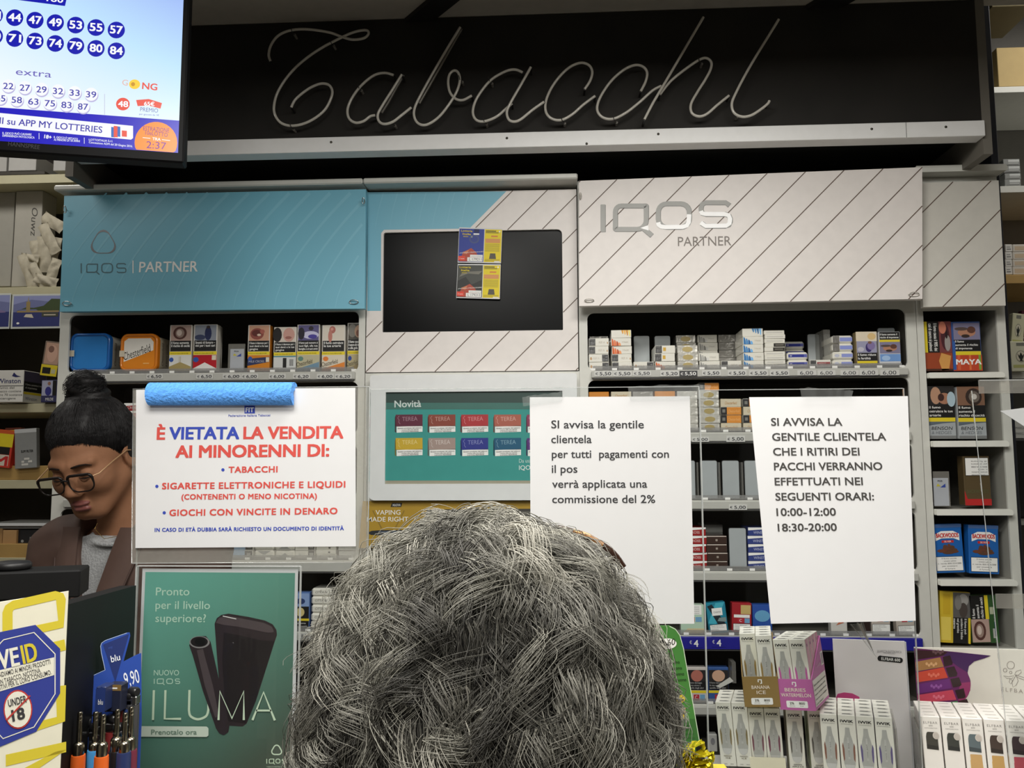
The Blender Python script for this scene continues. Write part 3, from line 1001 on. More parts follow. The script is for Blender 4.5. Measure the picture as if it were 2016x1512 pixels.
# ---- right cabinet
RX0, RX1 = CX1 + .0005, X(1803.5, 620)
PX0, PX1 = X(1157, 690), X(1786, 690)
rgt = thing('tobacco_cabinet', 'wide white cigarette cabinet under the large striped flip panel', 'cabinet', ((RX0 + RX1) / 2, YF, .3))
RH = [(612, 727), (746, 851), (873, 985), (1006, 1125), (1146, 1252), (1278, 1388), (1410, 1530)]
rz = [(Z(1460, b), Z(1460, a)) for a, b in RH]
mb = MB()
plate(mb, RX0, RX1 - .001, .3, Z(1460, 350), YF, YF + .006, [(PX0, PX1, a, b) for a, b in rz], FRAME, .016)
mb.build('front_frame', rgt)
ztr = Z(1460, 350)
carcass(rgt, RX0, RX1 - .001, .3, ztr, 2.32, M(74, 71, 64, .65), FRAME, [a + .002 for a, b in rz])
yl = YF - .0134
va, vb = 730, 741
labs = [[(1170, 1206, va, vb, yl, '€5,50'), (1207, 1244, va, vb, yl, '€5,50'), (1246, 1282, va, vb - 1, yl, '€5,50'), (1300, 1337, va, vb, yl, '€5,20'), (1338, 1373, va, vb, yl, '€5,50', True), (1382, 1419, va - 1, vb - 1, yl, '€5,50'), (1433, 1470, va - 1, vb - 1, yl, '€5,50'), (1475, 1512, va - 1, vb - 1, yl, '€5,50'), (1516, 1554, va - 1, vb - 1, yl, '€5,50'), (1570, 1607, va - 1, vb - 2, yl, '6,00'), (1610, 1645, va - 1, vb - 2, yl, '6,00'), (1655, 1691, va - 1, vb - 2, yl, '6,00'), (1692, 1729, va - 2, vb - 2, yl, '6,00'), (1733, 1771, va - 2, vb - 2, yl, '6,00')],
        [(1362, 1396, 860, 870, yl, '€5,00'), (1430, 1467, 858, 870, yl, '€5,00')], [(1435, 1471, 993, 1004, yl, '€5,00')], [], [], []]
BLUE4 = M(36, 34, 140, .4)
for i in range(6):
    za, zb_ = rz[i][0], rz[i + 1][1]
    if i == 4:
        r = rail(rgt, PX0 + .006, PX1 - .002, zb_ + .001, za - .001, [], BLUE4)
        for u, v in ((1364, 1272), (1409, 1271), (1482, 1271), (1560, 1270), (1683, 1282), (1730, 1275), (1771, 1278)):
            mb = MB()
            y = YF - .0128
            xx, zz = X(u - 8, v, y), Z(u, v + 1, y)
            mb.box(xx, xx + .032, y, y + .0007, zz - .002, zz + .02, BLUE4)
            F = Face(mb, (xx, y, zz))
            F.text('€', .002, .006, .0072, INKW, 1, .005)
            F.text('4', .012, 0, .0145, INKW, 1, None, .02)
            mb.build('price_label', r)
    else:
        rail(rgt, PX0 + .008, PX1 - .004, zb_ + .005, za - .002, labs[i])
    lip(rgt, PX0 + .012, PX1 - .012, za + .001)
q = [P(1139.8, 356.2, 1.962), P(1805.6, 339, 1.962), P(1816, 588.3, 1.92), P(1140.2, 602.5, 1.95)]
mb = MB()
F = quadpanel(mb, q, .016, WHITE_P)
a, b = F.px(1208, 360), F.px(1805, 340)
step = ((b[0] - b[1]) - (a[0] - a[1])) / 8
hatch(F, F.loop, (1208, 360), step, -6, 14, BROWN)
LGR = M(150, 150, 146, .4)
def crop7(x, y): return (1008 + x / 3.78, 340 + y / 3.78)
bx = ((crop7(677, 237), crop7(677, 440)), (*crop7(768, 246), *crop7(998, 420)), (*crop7(1087, 230), *crop7(1318, 404)), (*crop7(1406, 222), *crop7(1622, 396)))
iqos(F, [((p[0][0] + .4, p[0][1] + .8), (p[1][0] + .4, p[1][1] + .8)) if i == 0 else tuple(x + .6 for x in p) for i, p in enumerate(bx)], 10.4, [M(120, 120, 116, .4)] * 4, 2)
iqos(F, bx, 8.8, [LGR] * 4, 3)
HIW = M(240, 240, 238, .3)  # white painted on as the bright reflection in the silver letters
x0, y0, x1, y1 = bx[2]
F.pstroke([crop7(1087, 370), crop7(1092, 390), crop7(1108, 402), crop7(1140, 405), crop7(1270, 404), crop7(1300, 395), crop7(1314, 370), crop7(1318, 310)], 8.8, HIW, 4)
F.pstroke([crop7(1406, 285), crop7(1412, 302), crop7(1440, 308), crop7(1580, 309), crop7(1612, 318), crop7(1622, 345), crop7(1618, 378), crop7(1595, 395), crop7(1440, 397), crop7(1404, 372)], 8.8, HIW, 4)
F.ppoly([crop7(955, 412), crop7(1012, 392), crop7(1018, 432)], HIW, 4.5)
F.ptext('PARTNER', crop7(1235, 547), crop7(1632, 541), 18, M(120, 112, 106, .5), 3)
wp = mb.build('flip_panel', rgt)
for u, v, a, b, y in ((1160, 592, 9, 3, 1.949), (1142.5, 386, 1.8, 6, 1.956), (1798, 580, 10, 4, 1.921), (1803, 364, 1.8, 6, 1.956)):
    hook(wp, u, v, y, a, b, M(200, 196, 188, .3, .5))

# ---- narrow cabinet at the right end
NX0, NX1 = RX1 + .0005, X(1963, 640) + (X(1980, 640) - X(1963, 640)) * 1.0
HX0, HX1 = X(1818.5, 640), X(1963, 640)
nar = thing('tobacco_cabinet', 'narrow white open cabinet at the right holding pouches on five shelves', 'cabinet', ((NX0 + NX1) / 2, YF, .3))
NH = [(611, 734), (745, 868), (880, 1002), (1014, 1140), (1152, 1275), (1288, 1410)]
nz_ = [(Z(1895, b), Z(1895, a)) for a, b in NH]
ztn = Z(1885, 336)
mb = MB()
plate(mb, NX0, NX1, .3, ztn - .016, YF, YF + .006, [(HX0, HX1, nz_[-1][0], nz_[0][1])], FRAME, .001)
mb.build('front_frame', nar)
mb = MB()
y0 = YF + .006
mb.box(NX0, HX0, y0, 2.3, .3, ztn - .016, INNERL)
mb.box(HX1, NX1, y0, 2.3, .3, ztn - .016, INNERL)
mb.box(HX0, HX1, 2.28, 2.3, .3, ztn - .016, INNER)
mb.build('carcass', nar)
mb = MB()
q = rr(NX0, ztn - .0155, NX1 + .006, ztn, (.005, .009, .002, .002))
mb.prism([(a, YF - .04, b) for a, b in q], (0, .3, 0), FRAME)
mb.build('top_cap', nar)
for i in range(5):
    za, zb_ = nz_[i][0], nz_[i + 1][1]
    MB().box(HX0 + .0005, HX1 - .0005, YF + .0065, 2.279, zb_ + .004, za - .0005, INNERL).build('shelf', nar)
    mb = MB()
    q = rr(HX0 + .001, zb_, HX1 + .004, za, (.004, .008, .002, .002))
    mb.prism([(a, YF - .014, b) for a, b in q], (0, .0135, 0), M(226, 226, 218, .4))
    mb.build('shelf_edge', nar)
q = [P(1809, 360.5, 1.965), P(1966, 355, 1.965), P(1980, 601.5, 1.95), P(1817.5, 604.5, 1.95)]
mb = MB()
F = quadpanel(mb, q, .014, M(205, 202, 194, .42))
for a, b in (((1876, 358), (1811.7, 422.5)), ((1951, 356), (1815, 494)), ((1969.5, 412.8), (1818, 566.7)), ((1974, 485), (1856, 604)), ((1978, 558), (1933, 603))):
    F.stroke([F.px(*a), F.px(*b)], .0022, BROWN, 2)
mb.build('striped_panel', nar)
# ------------------------------------------------------------------ goods: helpers
def pb(u0, v0, u1, v1, y, d, mat, c=.0012):
    """box whose front stands at depth y on the pixel frame"""
    um, vm = (u0 + u1) / 2, (v0 + v1) / 2
    x0, x1, z0, z1 = X(u0, vm, y), X(u1, vm, y), Z(um, v1, y), Z(um, v0, y)
    mb = MB().box(x0, x1, y, y + d, z0, z1, mat, c)
    F = Face(mb, (x0, y, z0))
    F.w, F.h = x1 - x0, z1 - z0
    return mb, F
def fr(F, x0, y0, x1, y1, mat, l=1):
    F.rect(x0 * F.w, y0 * F.h, x1 * F.w, y1 * F.h, mat, l)
def fe(F, x, y, rx, ry, mat, l=1):
    F.ell(x * F.w, y * F.h, rx * F.w, ry * F.h, mat, l, 16)
def ft(F, t, x, y, h, mat, l=2, w=None, **k):
    F.text(t, x * F.w, y * F.h, h * F.h, mat, l, w * F.w if w else None, **k)
def fp(F, pts, mat, l=1):
    F.poly([(x * F.w, y * F.h) for x, y in pts], mat, l)
WRN = Minks(18, 17, 17)
YB_ = Minks(222, 200, 40)
def photo(F, y0, y1, bg, blobs, x0=.04, x1=.96):
    fr(F, x0, y0, x1, y1, Minks(*bg), 1)
    for i, (x, y, rx, ry, c) in enumerate(blobs):
        F.ell((x0 + (x1 - x0) * x) * F.w, (y0 + (y1 - y0) * y) * F.h, rx * (x1 - x0) * F.w, ry * (y1 - y0) * F.h, Minks(*c), 1.5 + .4 * i, 16)
PH = {
 'eye': ((176, 150, 140), [(.45, .5, .34, .42, (84, 52, 46)), (.45, .5, .22, .3, (150, 128, 118)), (.42, .52, .13, .2, (205, 188, 178))]),
 'man': ((140, 146, 158), [(.62, .45, .16, .45, (38, 46, 84)), (.62, .86, .09, .1, (60, 48, 44)), (.25, .2, .25, .18, (58, 66, 96))]),
 'mouth': ((196, 150, 124), [(.4, .45, .34, .38, (142, 76, 66)), (.38, .5, .24, .22, (96, 44, 40)), (.5, .38, .1, .08, (214, 190, 170)), (.66, .6, .12, .14, (170, 96, 84))]),
 'chin': ((206, 196, 184), [(.68, .5, .28, .48, (196, 150, 138)), (.66, .3, .16, .1, (150, 98, 88)), (.12, .5, .22, .5, (26, 24, 24))]),
 'bed': ((90, 84, 130), [(.6, .35, .4, .25, (196, 194, 222)), (.62, .78, .12, .14, (44, 36, 46)), (.7, .25, .22, .14, (70, 60, 150)), (.15, .45, .16, .4, (34, 30, 44))]),
 'artery': ((212, 204, 190), [(.44, .72, .15, .24, (172, 104, 94)), (.34, .3, .1, .4, (186, 122, 108)), (.42, .76, .07, .1, (206, 146, 132))]),
 'tumor': ((74, 70, 62), [(.3, .55, .3, .42, (120, 116, 108)), (.75, .5, .3, .4, (172, 140, 116)), (.7, .4, .14, .2, (128, 84, 68))]),
 'baby': ((150, 150, 176), [(.6, .45, .16, .4, (50, 36, 100)), (.72, .6, .2, .36, (126, 112, 160)), (.66, .88, .1, .12, (120, 84, 70)), (.2, .3, .16, .2, (186, 184, 196))]),
 'couple': ((126, 122, 150), [(.5, .45, .34, .26, (176, 126, 100)), (.68, .6, .16, .2, (92, 56, 44)), (.3, .66, .26, .1, (84, 68, 64)), (.45, .24, .16, .1, (54, 40, 36))]),
 'lung': ((120, 60, 60), [(.5, .5, .36, .42, (70, 28, 36)), (.3, .8, .3, .2, (196, 120, 96)), (.66, .3, .24, .26, (152, 146, 142)), (.6, .58, .1, .14, (34, 14, 20))]),
 'hand': ((36, 34, 34), [(.3, .5, .2, .46, (178, 138, 112)), (.62, .34, .24, .3, (164, 116, 92)), (.5, .4, .12, .2, (58, 32, 28)), (.88, .3, .16, .4, (168, 190, 202))]),
 'iris': ((126, 92, 72), [(.6, .45, .3, .46, (52, 38, 32)), (.62, .45, .2, .3, (110, 100, 92)), (.62, .46, .1, .15, (206, 200, 192))]),
}
def warning_pack(name, u0, v0, u1, v1, y, ph, lines, brand, label, d=.022, side=(205, 200, 190), lean=0, group=None, fsz=.05):
    mb, F = pb(u0, v0, u1, v1, y, d, M(*side, .35, coat=.35))
    fr(F, .0, .0, 1, 1, M(216, 212, 204, .35, coat=.3), .5)
    bg, bl = PH[ph]
    photo(F, .66, .99, bg, bl)
    fr(F, .03, .43, .97, .66, WRN, 1.2)
    n = len(lines)
    for i, t in enumerate(lines):
        ft(F, t, .08, .60 - .065 * i - .01, fsz, INKW, 3, min(.84, .052 * len(t) + .02), bold=.015)
    fr(F, .0, .355, 1.0, .425, YB_, 1.2)
    ft(F, 'Smetti ora chiama 800.554.088', .06, .375, .02, WRN, 2, .8)
    brand(F)
    o = mb.build(name)
    return tag(o, label, 'cigarette pack', group)
def b_gold(F):
    fr(F, 0, 0, 1, .35, M(212, 212, 206, .4, coat=.3), 1); fp(F, [(0, 0), (1, 0), (1, .1), (.5, .2), (0, .1)], M(182, 164, 110, .35, .3), 2)
    fe(F, .1, .25, .1, .05, Minks(40, 80, 160), 2); fr(F, .45, .2, .47, .32, M(160, 150, 120), 2); fr(F, .51, .2, .53, .32, M(160, 150, 120), 2)
def b_red(F):
    fr(F, 0, 0, 1, .35, M(176, 28, 40, .4, coat=.3), 1); fp(F, [(0, 0), (1, 0), (1, .06), (.5, .19), (0, .06)], M(226, 224, 220, .4), 2)
    fe(F, .12, .25, .12, .055, Minks(40, 80, 160), 2); fr(F, .8, .24, .98, .34, M(214, 206, 186), 2)
def b_philip(F):
    fr(F, 0, 0, 1, .35, M(206, 128, 36, .4, coat=.3), 1); fp(F, [(0, .12), (1, .2), (1, .31), (0, .27)], Minks(36, 46, 88), 2)
    ft(F, 'MILE CROSS', .06, .19, .045, M(190, 190, 200), 3, .7); fr(F, .84, .2, .99, .3, M(216, 206, 186), 3)
    fe(F, .12, .27, .1, .05, Minks(50, 84, 160), 3)
def b_white(F):
    fr(F, 0, 0, 1, .34, M(206, 208, 206, .4, coat=.3), 1); fr(F, .42, .08, .58, .3, WRN, 2); fr(F, 0, .32, 1, .35, M(90, 140, 150), 2)
    for i in range(6): fr(F, .72 + .03 * i, .12, .735 + .03 * i, .27, WRN, 2)
def b_ches(c1, c2, dot):
    def f(F):
        fr(F, 0, 0, 1, .35, M(*c1, .4, coat=.3), 1)
        fp(F, [(0, 0), (1, .0), (1, .2), (0, .05)], M(*c2, .4), 2)
        fe(F, .17, .27, .12, .05, Minks(*dot), 2)
        ft(F, 'Chesterfield', .02, .1, .09, M(60, 50, 34), 3, .72, shear=.25, ang=.22)
    return f
LAB = 'between the tins and the black screen'
# ------------------------------------------------------------------ left cabinet, top shelf
def tub(u0, v0, u1, v1, y, rim, lid, side, prt, label, sidetext):
    um, vm = (u0 + u1) / 2, (v0 + v1) / 2
    x0, x1, z0, z1 = X(u0, vm, y), X(u1, vm, y), Z(um, v1, y), Z(um, v0, y)
    t = thing('tobacco_tub', label, 'tobacco tub', ((x0 + x1) / 2, y + .05, z0))
    mb = MB()
    q = rr(x0 + .003, z0 + .003, x1 - .003, z1 - .003, .016, 6)
    mb.prism([(a, y + .014, b) for a, b in q], (0, .105, 0), side)
    Fd = Face(mb, (x1 - .003, y + .016, z0), (0, 1, 0), (0, 0, 1))
    for i, tx in enumerate(('Chesterfield', 'il fumo uccide')):
        Fd.text(tx, .022 + .022 * i, .018, .009, M(60, 54, 44), 1, (z1 - z0) * .6, 0, .2, 'L', math.pi / 2)
    mb.build('body', t)
    mb = MB()
    q = rr(x0, z0, x1, z1, .018, 6)
    mb.prism([(a, y + .002, b) for a, b in q], (0, .0118, 0), rim)
    pth = [V3((a, y + .002, b)) for a, b in rr(x0 + .0035, z0 + .0035, x1 - .0035, z1 - .0035, .0155, 6)]
    mb.tube(pth, .0032, rim, 6, closed=True)
    F = Face(mb, (x0, y + .002, z0)); F.w, F.h = x1 - x0, z1 - z0
    prt(F)
    mb.build('lid', t)
    mb, F = pb(u0 - 1, vm - 4, u0 + 9, vm + 8, y - .002, .0006, M(206, 196, 176), 0)
    mb.build('seal', t)
def pr_blue(F):
    F.rrect(.008, .008, F.w - .008, F.h - .008, .013, M(44, 126, 200, .25, coat=.5), 1)
def pr_orange(F):
    F.rrect(.008, .008, F.w - .008, F.h - .008, .013, M(222, 134, 36, .3, coat=.4), 1)
    fp(F, [(.1, .26), (.88, .56), (.88, .78), (.8, .88), (.2, .88), (.1, .8)], M(228, 224, 216, .35), 2)
    ft(F, 'Chesterfield', .12, .3, .2, Minks(48, 42, 36), 3, .76, shear=.3, ang=.32)
    fr(F, .62, .2, .78, .23, M(236, 176, 100), 3)
yA = YF + .012
tub(137, 656, 216, 731.5, yA, M(26, 98, 176, .25, coat=.6), None, M(176, 172, 160, .4), pr_blue, 'shiny blue tobacco tub on the left cabinet shelf, nearest its left edge', 'x')
tub(236, 657, 310, 731.5, yA, M(214, 124, 30, .28, coat=.5), None, M(196, 184, 160, .4), pr_orange, 'orange and white tobacco tub between the blue tub and the packs', 'x')
SH = 'on the shelf under the teal panel'
warning_pack('cigarette_pack', 334, 640, 377, 731, yA, 'eye', ['Il fumo aumenta', 'il rischio di cecità'], b_gold, 'gold chevron cigarette pack with an eye photo, right of the orange tub')
warning_pack('cigarette_pack', 381, 639, 427, 731, yA, 'man', ['Smetti di fumare –', 'vivi per i tuoi cari'], b_red, 'red chevron pack showing a man in blue, front of its row')
for k in range(2):
    warning_pack('cigarette_pack', 384 + 3 * k, 641 + k, 429 + 2 * k, 729 - k, yA + .026 * (k + 1), 'man', ['Smetti di fumare –', 'vivi per i tuoi cari'], b_red, 'red chevron pack with a blue man photo, %s behind the front one' % ('just' if k == 0 else 'second'))
def pos_card(u0, v0, u1, v1, y, cu0, cv0, label):
    t = thing('card_holder', label, 'card holder', P((u0 + u1) / 2, v1, y))
    mb, F = pb(u0, v0, u1, v1, y, .0015, HAZY, 0)
    mb.build('sleeve', t)
    mb, F = pb(cu0, cv0, u1 - 2, v1 - 1, y - .0012, .0008, M(170, 174, 180, .4), 0)
    ft(F, 'POS', .3, .86, .06, WRN, 1, .3, bold=.02)
    fp(F, [(.2, .7), (.5, .7), (.3, .8)], Minks(190, 180, 60), 1); fp(F, [(.45, .66), (.8, .66), (.8, .8)], Minks(50, 70, 150), 1)
    mb.build('card', t)
pos_card(449, 677, 482, 732, yA, 453, 687, 'grey POS card in a clear sleeve between red and orange packs')
warning_pack('cigarette_pack', 488, 640, 531, 731, yA, 'mouth', ['Il fumo è dannoso per i', 'tuoi denti e le tue', 'gengive'], b_philip, 'orange and navy cigarette pack with a mouth photo, left cabinet', side=(206, 130, 40), fsz=.042)
warning_pack('cigarette_pack', 539, 644, 583, 731, yA, 'chin', ['Il fumo è dannoso per i', 'tuoi denti e le tue', 'gengive'], b_white, 'white pack with black block and barcode, crumpled film, left cabinet', fsz=.042)
warning_pack('cigarette_pack', 585, 639, 629, 731, yA, 'bed', ['Il fumo può nuocere ai', 'tuoi figli, alla tua', 'famiglia e ai tuoi amici'], b_ches((186, 180, 150), (110, 140, 160), (90, 130, 120)), 'beige and blue pack with a purple bedside photo, left cabinet', fsz=.04)
warning_pack('cigarette_pack', 634, 640, 679, 731, yA, 'artery', ['Il fumo ostruisce', 'le tue arterie'], b_ches((214, 204, 184), (216, 130, 50), (216, 120, 50)), 'cream and orange pack with an artery photo, left cabinet')
warning_pack('cigarette_pack', 684, 636, 714, 731, YF + .02, 'tumor', ['Il fumo causa', 'il cancro alla bocca', 'e alla gola'], b_ches((180, 168, 130), (150, 134, 96), (40, 70, 150)), 'tan pack with a blue dot cut off by the cabinet frame')

# ------------------------------------------------------------------ packs lying in stacks, seen end on
PW, PHT, PD = .0487, .0193, .082
PKW = M(226, 224, 214, .3, coat=.45)
FOIL = M(206, 204, 196, .25, .25, coat=.4, bump=.5, vary=.3, scale=70)
MOT = M(78, 78, 78, .35, bump=.4, vary=.7, scale=160)
MOTG = M(118, 116, 112, .3, bump=.4, vary=.5, scale=160)
_EP = {}
def leaf(F, x, c, right=False):
    for i in range(4):
        k = [int(min(255, q + (20 * i if i % 2 else -8 * i))) for q in c]
        xx = x + (.115 * i) * (1 if not right else 1)
        h = (.92 - .16 * i) if not right else (.5 + .12 * i)
        yb = 0.02
        if right:
            fp(F, [(xx, .98), (xx + .11, .98), (xx + .11, .98 - h * .8), (xx + .07, .98 - h)], Minks(*k), 1.2)
        else:
            fp(F, [(xx, yb), (xx + .11, yb), (xx + .1, yb + h * .55), (xx + .06, yb + h * .9), (xx, yb + h)], Minks(*k), 1.2)
def end_pack(kind):
    if kind in _EP:
        return _EP[kind]
    mb = MB()
    thin = kind.startswith('thin')
    h = PHT if not thin else .0101
    base = {'foil': FOIL, 'foilgold': FOIL, 'beige': M(206, 196, 172, .35, coat=.4), 'brown': M(58, 42, 36, .3, coat=.5), 'red': M(150, 34, 36, .3, coat=.5), 'blue': M(52, 66, 130, .3, coat=.5), 'orange': M(208, 134, 48, .3, coat=.5), 'silver': M(150, 148, 142, .25, .3, coat=.5, bump=.4, scale=80), 'pale': M(200, 200, 194, .4, coat=.3)}.get(kind, PKW)
    rc = .004 if kind in ('navy', 'lightband', 'lightgrey', 'down', 'up', 'note') else .0008
    mb.box(-PW / 2, PW / 2, 0, PD, 0, h, base, rc)
    F = Face(mb, (-PW / 2, 0, 0)); F.w, F.h = PW, h
    tan = Minks(186, 150, 110)
    if kind == 'greyleft':
        fr(F, .02, .06, .33, .94, MOT); ft(F, 'REF A', .5, .35, .25, M(190, 182, 168), 2, .3); fe(F, .93, .4, .03, .14, tan)
    elif kind == 'greyright':
        fr(F, .67, .06, .98, .94, MOT); ft(F, 'REF A', .24, .35, .25, M(200, 194, 182), 2, .3); fe(F, .12, .45, .05, .2, tan)
    elif kind == 'orangeleft': leaf(F, .03, (208, 96, 40)); ft(F, 'Heat', .55, .4, .2, M(186, 176, 160), 2, .3)
    elif kind == 'orangeright': leaf(F, .5, (226, 160, 60), True)
    elif kind == 'greyleaf': leaf(F, .05, (150, 150, 146)); ft(F, 'Heat', .55, .4, .2, M(180, 178, 172), 2, .3)
    elif kind == 'blueleft': leaf(F, .03, (46, 116, 176)); ft(F, 'Heat', .58, .4, .2, M(186, 180, 166), 2, .3)
    elif kind == 'blueright': leaf(F, .46, (60, 126, 180), True)
    elif kind == 'greygold': fr(F, .02, .04, .34, .96, MOT); fr(F, .4, .3, .54, .75, Minks(206, 164, 60))
    elif kind == 'foilgold':
        fe(F, .5, .5, .26, .34, M(186, 168, 116, .3, .3), 1)
    elif kind == 'thin': fr(F, .1, .35, .9, .6, M(200, 198, 190))
    elif kind == 'thindark': fr(F, .42, .08, .98, .92, M(52, 50, 46, .3, bump=.3)); fr(F, .5, .4, .9, .6, M(130, 126, 116), 2)
    elif kind == 'navy': fr(F, .05, .34, .95, .72, Minks(40, 50, 140)); ft(F, 'W', .1, .42, .2, INKW, 2); fr(F, .8, .34, .95, .72, Minks(90, 96, 170), 2)
    elif kind == 'lightband': fr(F, .42, .3, .95, .72, Minks(140, 150, 210)); fe(F, .2, .5, .12, .2, M(190, 194, 210))
    elif kind == 'lightgrey': fr(F, .02, .05, .34, .95, MOTG); fr(F, .36, .26, .96, .74, Minks(136, 148, 212))
    elif kind == 'redband': fr(F, .02, .05, .3, .95, MOT); fr(F, .34, .3, .97, .72, Minks(140, 60, 64)); ft(F, 'MERIT', .42, .4, .22, M(206, 176, 170), 2, .35)
    elif kind == 'beige': ft(F, 'Chesterfield', .2, .3, .36, M(186, 140, 84), 2, .6, shear=.3)
    elif kind == 'orangedark': fr(F, .0, .03, .3, .97, Minks(30, 30, 32)); fr(F, .3, .03, 1, .97, Minks(210, 136, 50)); fr(F, .08, .3, .22, .7, M(120, 118, 112), 2); ft(F, 'Chesterfield', .36, .3, .34, M(228, 176, 112), 2, .58, shear=.3)
    elif kind == 'brown': fr(F, .03, .88, .97, .98, M(206, 196, 186)); fr(F, .45, .35, .55, .6, M(150, 140, 130)); 
    elif kind == 'red': fp(F, [(0, .6), (1, .8), (1, 1), (0, 1)], INKW); ft(F, 'CROSS', .2, .25, .3, M(220, 200, 196), 2, .5)
    elif kind == 'blue': fp(F, [(0, .65), (1, .82), (1, 1), (0, 1)], INKW); ft(F, 'WINST', .25, .25, .3, M(190, 196, 220), 2, .5)
    elif kind == 'down': fp(F, [(.15, .95), (.85, .95), (.5, .4)], M(150, 152, 150)); fr(F, .1, .4, .9, .5, M(206, 206, 200), 2)
    elif kind == 'up': fp(F, [(.15, .08), (.85, .08), (.5, .68)], M(150, 152, 150))
    elif kind == 'darkside': fr(F, .66, .04, .98, .96, WRN); fr(F, .72, .3, .92, .7, M(150, 150, 146), 2); ft(F, 'BLU', .2, .4, .24, M(170, 172, 170), 2, .3)
    elif kind == 'bluedark': fr(F, 0, 0, .6, 1, M(150, 178, 206)); fr(F, .6, .04, .98, .96, WRN); fr(F, .7, .3, .9, .7, M(150, 150, 146), 2)
    elif kind == 'note':
        ft(F, 'CITTA N', .2, .4, .26, M(84, 82, 76), 1, .6, shear=.2)
    elif kind == 'thinmark': fr(F, .62, .3, .72, .7, WRN)
    _EP[kind] = mb.mesh('pack_' + kind)
    return _EP[kind]
KD = {'greyleft': 'white pack with dark left end', 'greyright': 'white pack with dark right end', 'orangeleft': 'white pack with orange leaves', 'orangeright': 'white pack, orange leaves at right', 'greyleaf': 'white pack with grey leaves', 'blueleft': 'white pack with blue leaves', 'blueright': 'white pack, blue leaves at right', 'greygold': 'white pack with gold square', 'foilgold': 'silver foil gold-marked pack', 'thin': 'slim plain white pack', 'thindark': 'slim pack with dark end', 'navy': 'white pack with navy band', 'lightband': 'white pack with pale-blue band', 'lightgrey': 'pale-blue banded grey-ended pack', 'redband': 'pack with dull red band', 'beige': 'beige pack', 'orangedark': 'orange pack with black end', 'brown': 'dark brown pack', 'red': 'red and white pack', 'blue': 'blue and white pack', 'orange': 'orange pack', 'silver': 'silver-grey film-wrapped pack', 'foil': 'silver foil pack', 'pale': 'pale grey pack', 'down': 'pack with grey chevron downward', 'up': 'pack with grey chevron upward', 'darkside': 'white pack with black end', 'bluedark': 'blue pack with black end', 'note': 'white handwritten-note pack', 'thinmark': 'slim dark-marked white pack'}
def stack(u0, u1, vb, kinds, where, grp, y=YF + .012, back=False, name='cigarette_pack', zbase=None):
    """packs lying one on another; label = kind, place in stack, which stack"""
    um = (u0 + u1) / 2
    p = P(um, vb, y)
    z = p.z if zbase is None else zbase
    for i, k in enumerate(kinds):
        h = .0103 if k.startswith('thin') else PHT + .0003
        jx, ja = random.uniform(-.0012, .0012), random.uniform(-.025, .025)
        pos = ORD[i] + ' up' if i else 'lowest'
        l = '%s, %s in %s' % (KD[k], pos, where)
        inst(name, end_pack(k), (p.x + jx, y + random.uniform(0, .003), z), (0, 0, ja), l, 'cigarette pack', grp)
        z += h
    return z
G1 = 'packs stacked on the top shelf of the wide cabinet'
z1s = rz[0][0] + .003
def st1(u0, u1, kinds, n, y=YF + .012, zb=None):
    return stack(u0, u1, 724, kinds, n, G1, y, zbase=zb if zb else z1s)
W1 = '%s stack, top shelf, wide cabinet'
st1(1160.5, 1199, ['greyright', 'greyright', 'greyleft', 'greyleft'], W1 % 'first')
st1(1205, 1244.5, ['greyleft', 'greyleft', 'orangeleft', 'orangeleft', 'orangeright'], W1 % 'second')
st1(1247, 1286.5, ['greyright'], 'third stack, top shelf, wide cabinet')
st1(1290.5, 1329.5, ['orangeleft', 'greygold', 'greygold'], W1 % 'fourth')
st1(1335, 1374, ['foilgold'] * 3, W1 % 'fifth')
st1(1377, 1417.5, ['greyleaf', 'greyleaf'], W1 % 'sixth')
st1(1420.5, 1460.5, ['greyleft'], W1 % 'seventh')
st1(1463.5, 1504.5, ['blueleft'] * 4 + ['blueright'], W1 % 'eighth')
st1(1507, 1548, ['thin', 'thin', 'thin', 'thin', 'thindark', 'thindark', 'thin', 'thin', 'thin'], W1 % 'ninth')
st1(1551.5, 1593, ['navy', 'navy'], W1 % 'tenth')
st1(1596, 1636.5, ['redband'], W1 % 'eleventh')
st1(1640.5, 1682, ['lightband', 'lightband', 'lightgrey', 'lightgrey'], W1 % 'twelfth')
# rows standing further back
WB = 'row behind %s stack, top shelf, wide cabinet'
yb = YF + .012 + PD + .012
st1(1163, 1198, ['silver'] * 5, 'row behind first stack, top shelf', yb)
st1(1336, 1368, ['foilgold'] * 5, 'row behind fifth stack, top shelf', yb)
st1(1378, 1411, ['greyleaf'] * 5, 'row behind sixth stack, top shelf', yb)
st1(1421, 1449, ['silver'] * 5, 'row behind seventh stack, top shelf', yb)
st1(1553, 1579, ['navy'] * 4, 'row behind tenth stack, top shelf', yb)
st1(1683, 1722, ['silver'] * 5, 'row behind the fertility pack, top shelf', yb)
def pusher(par, u0, u1, v0, v1, y):
    x0, x1, z0, z1 = X(u0, v0, y), X(u1, v0, y), Z((u0 + u1) / 2, v1, y), Z((u0 + u1) / 2, v0, y)
    mb = MB()
    q = rr(x0, z0, x1, z1, (.001, .004, .004, .001))
    mb.prism([(a, y, b) for a, b in q], (0, .003, 0), M(164, 170, 172, .38))
    q = rr(x0 - .0015, z0, x1 + .0015, z1 + .0015, (.001, .005, .005, .001))
    mb.prism([(a, y + .0031, b) for a, b in q], (0, .002, 0), BLACK)
    mb.build('pusher', par)
pusher(rgt, 1248, 1278, 661.5, 724, yb - .01)
pusher(rgt, 1289, 1319, 661.5, 724, yb - .01)
pusher(rgt, 1590, 1612, 658, 724, yb - .01)
pusher(rgt, 1728, 1761, 646, 724, YF + .06)
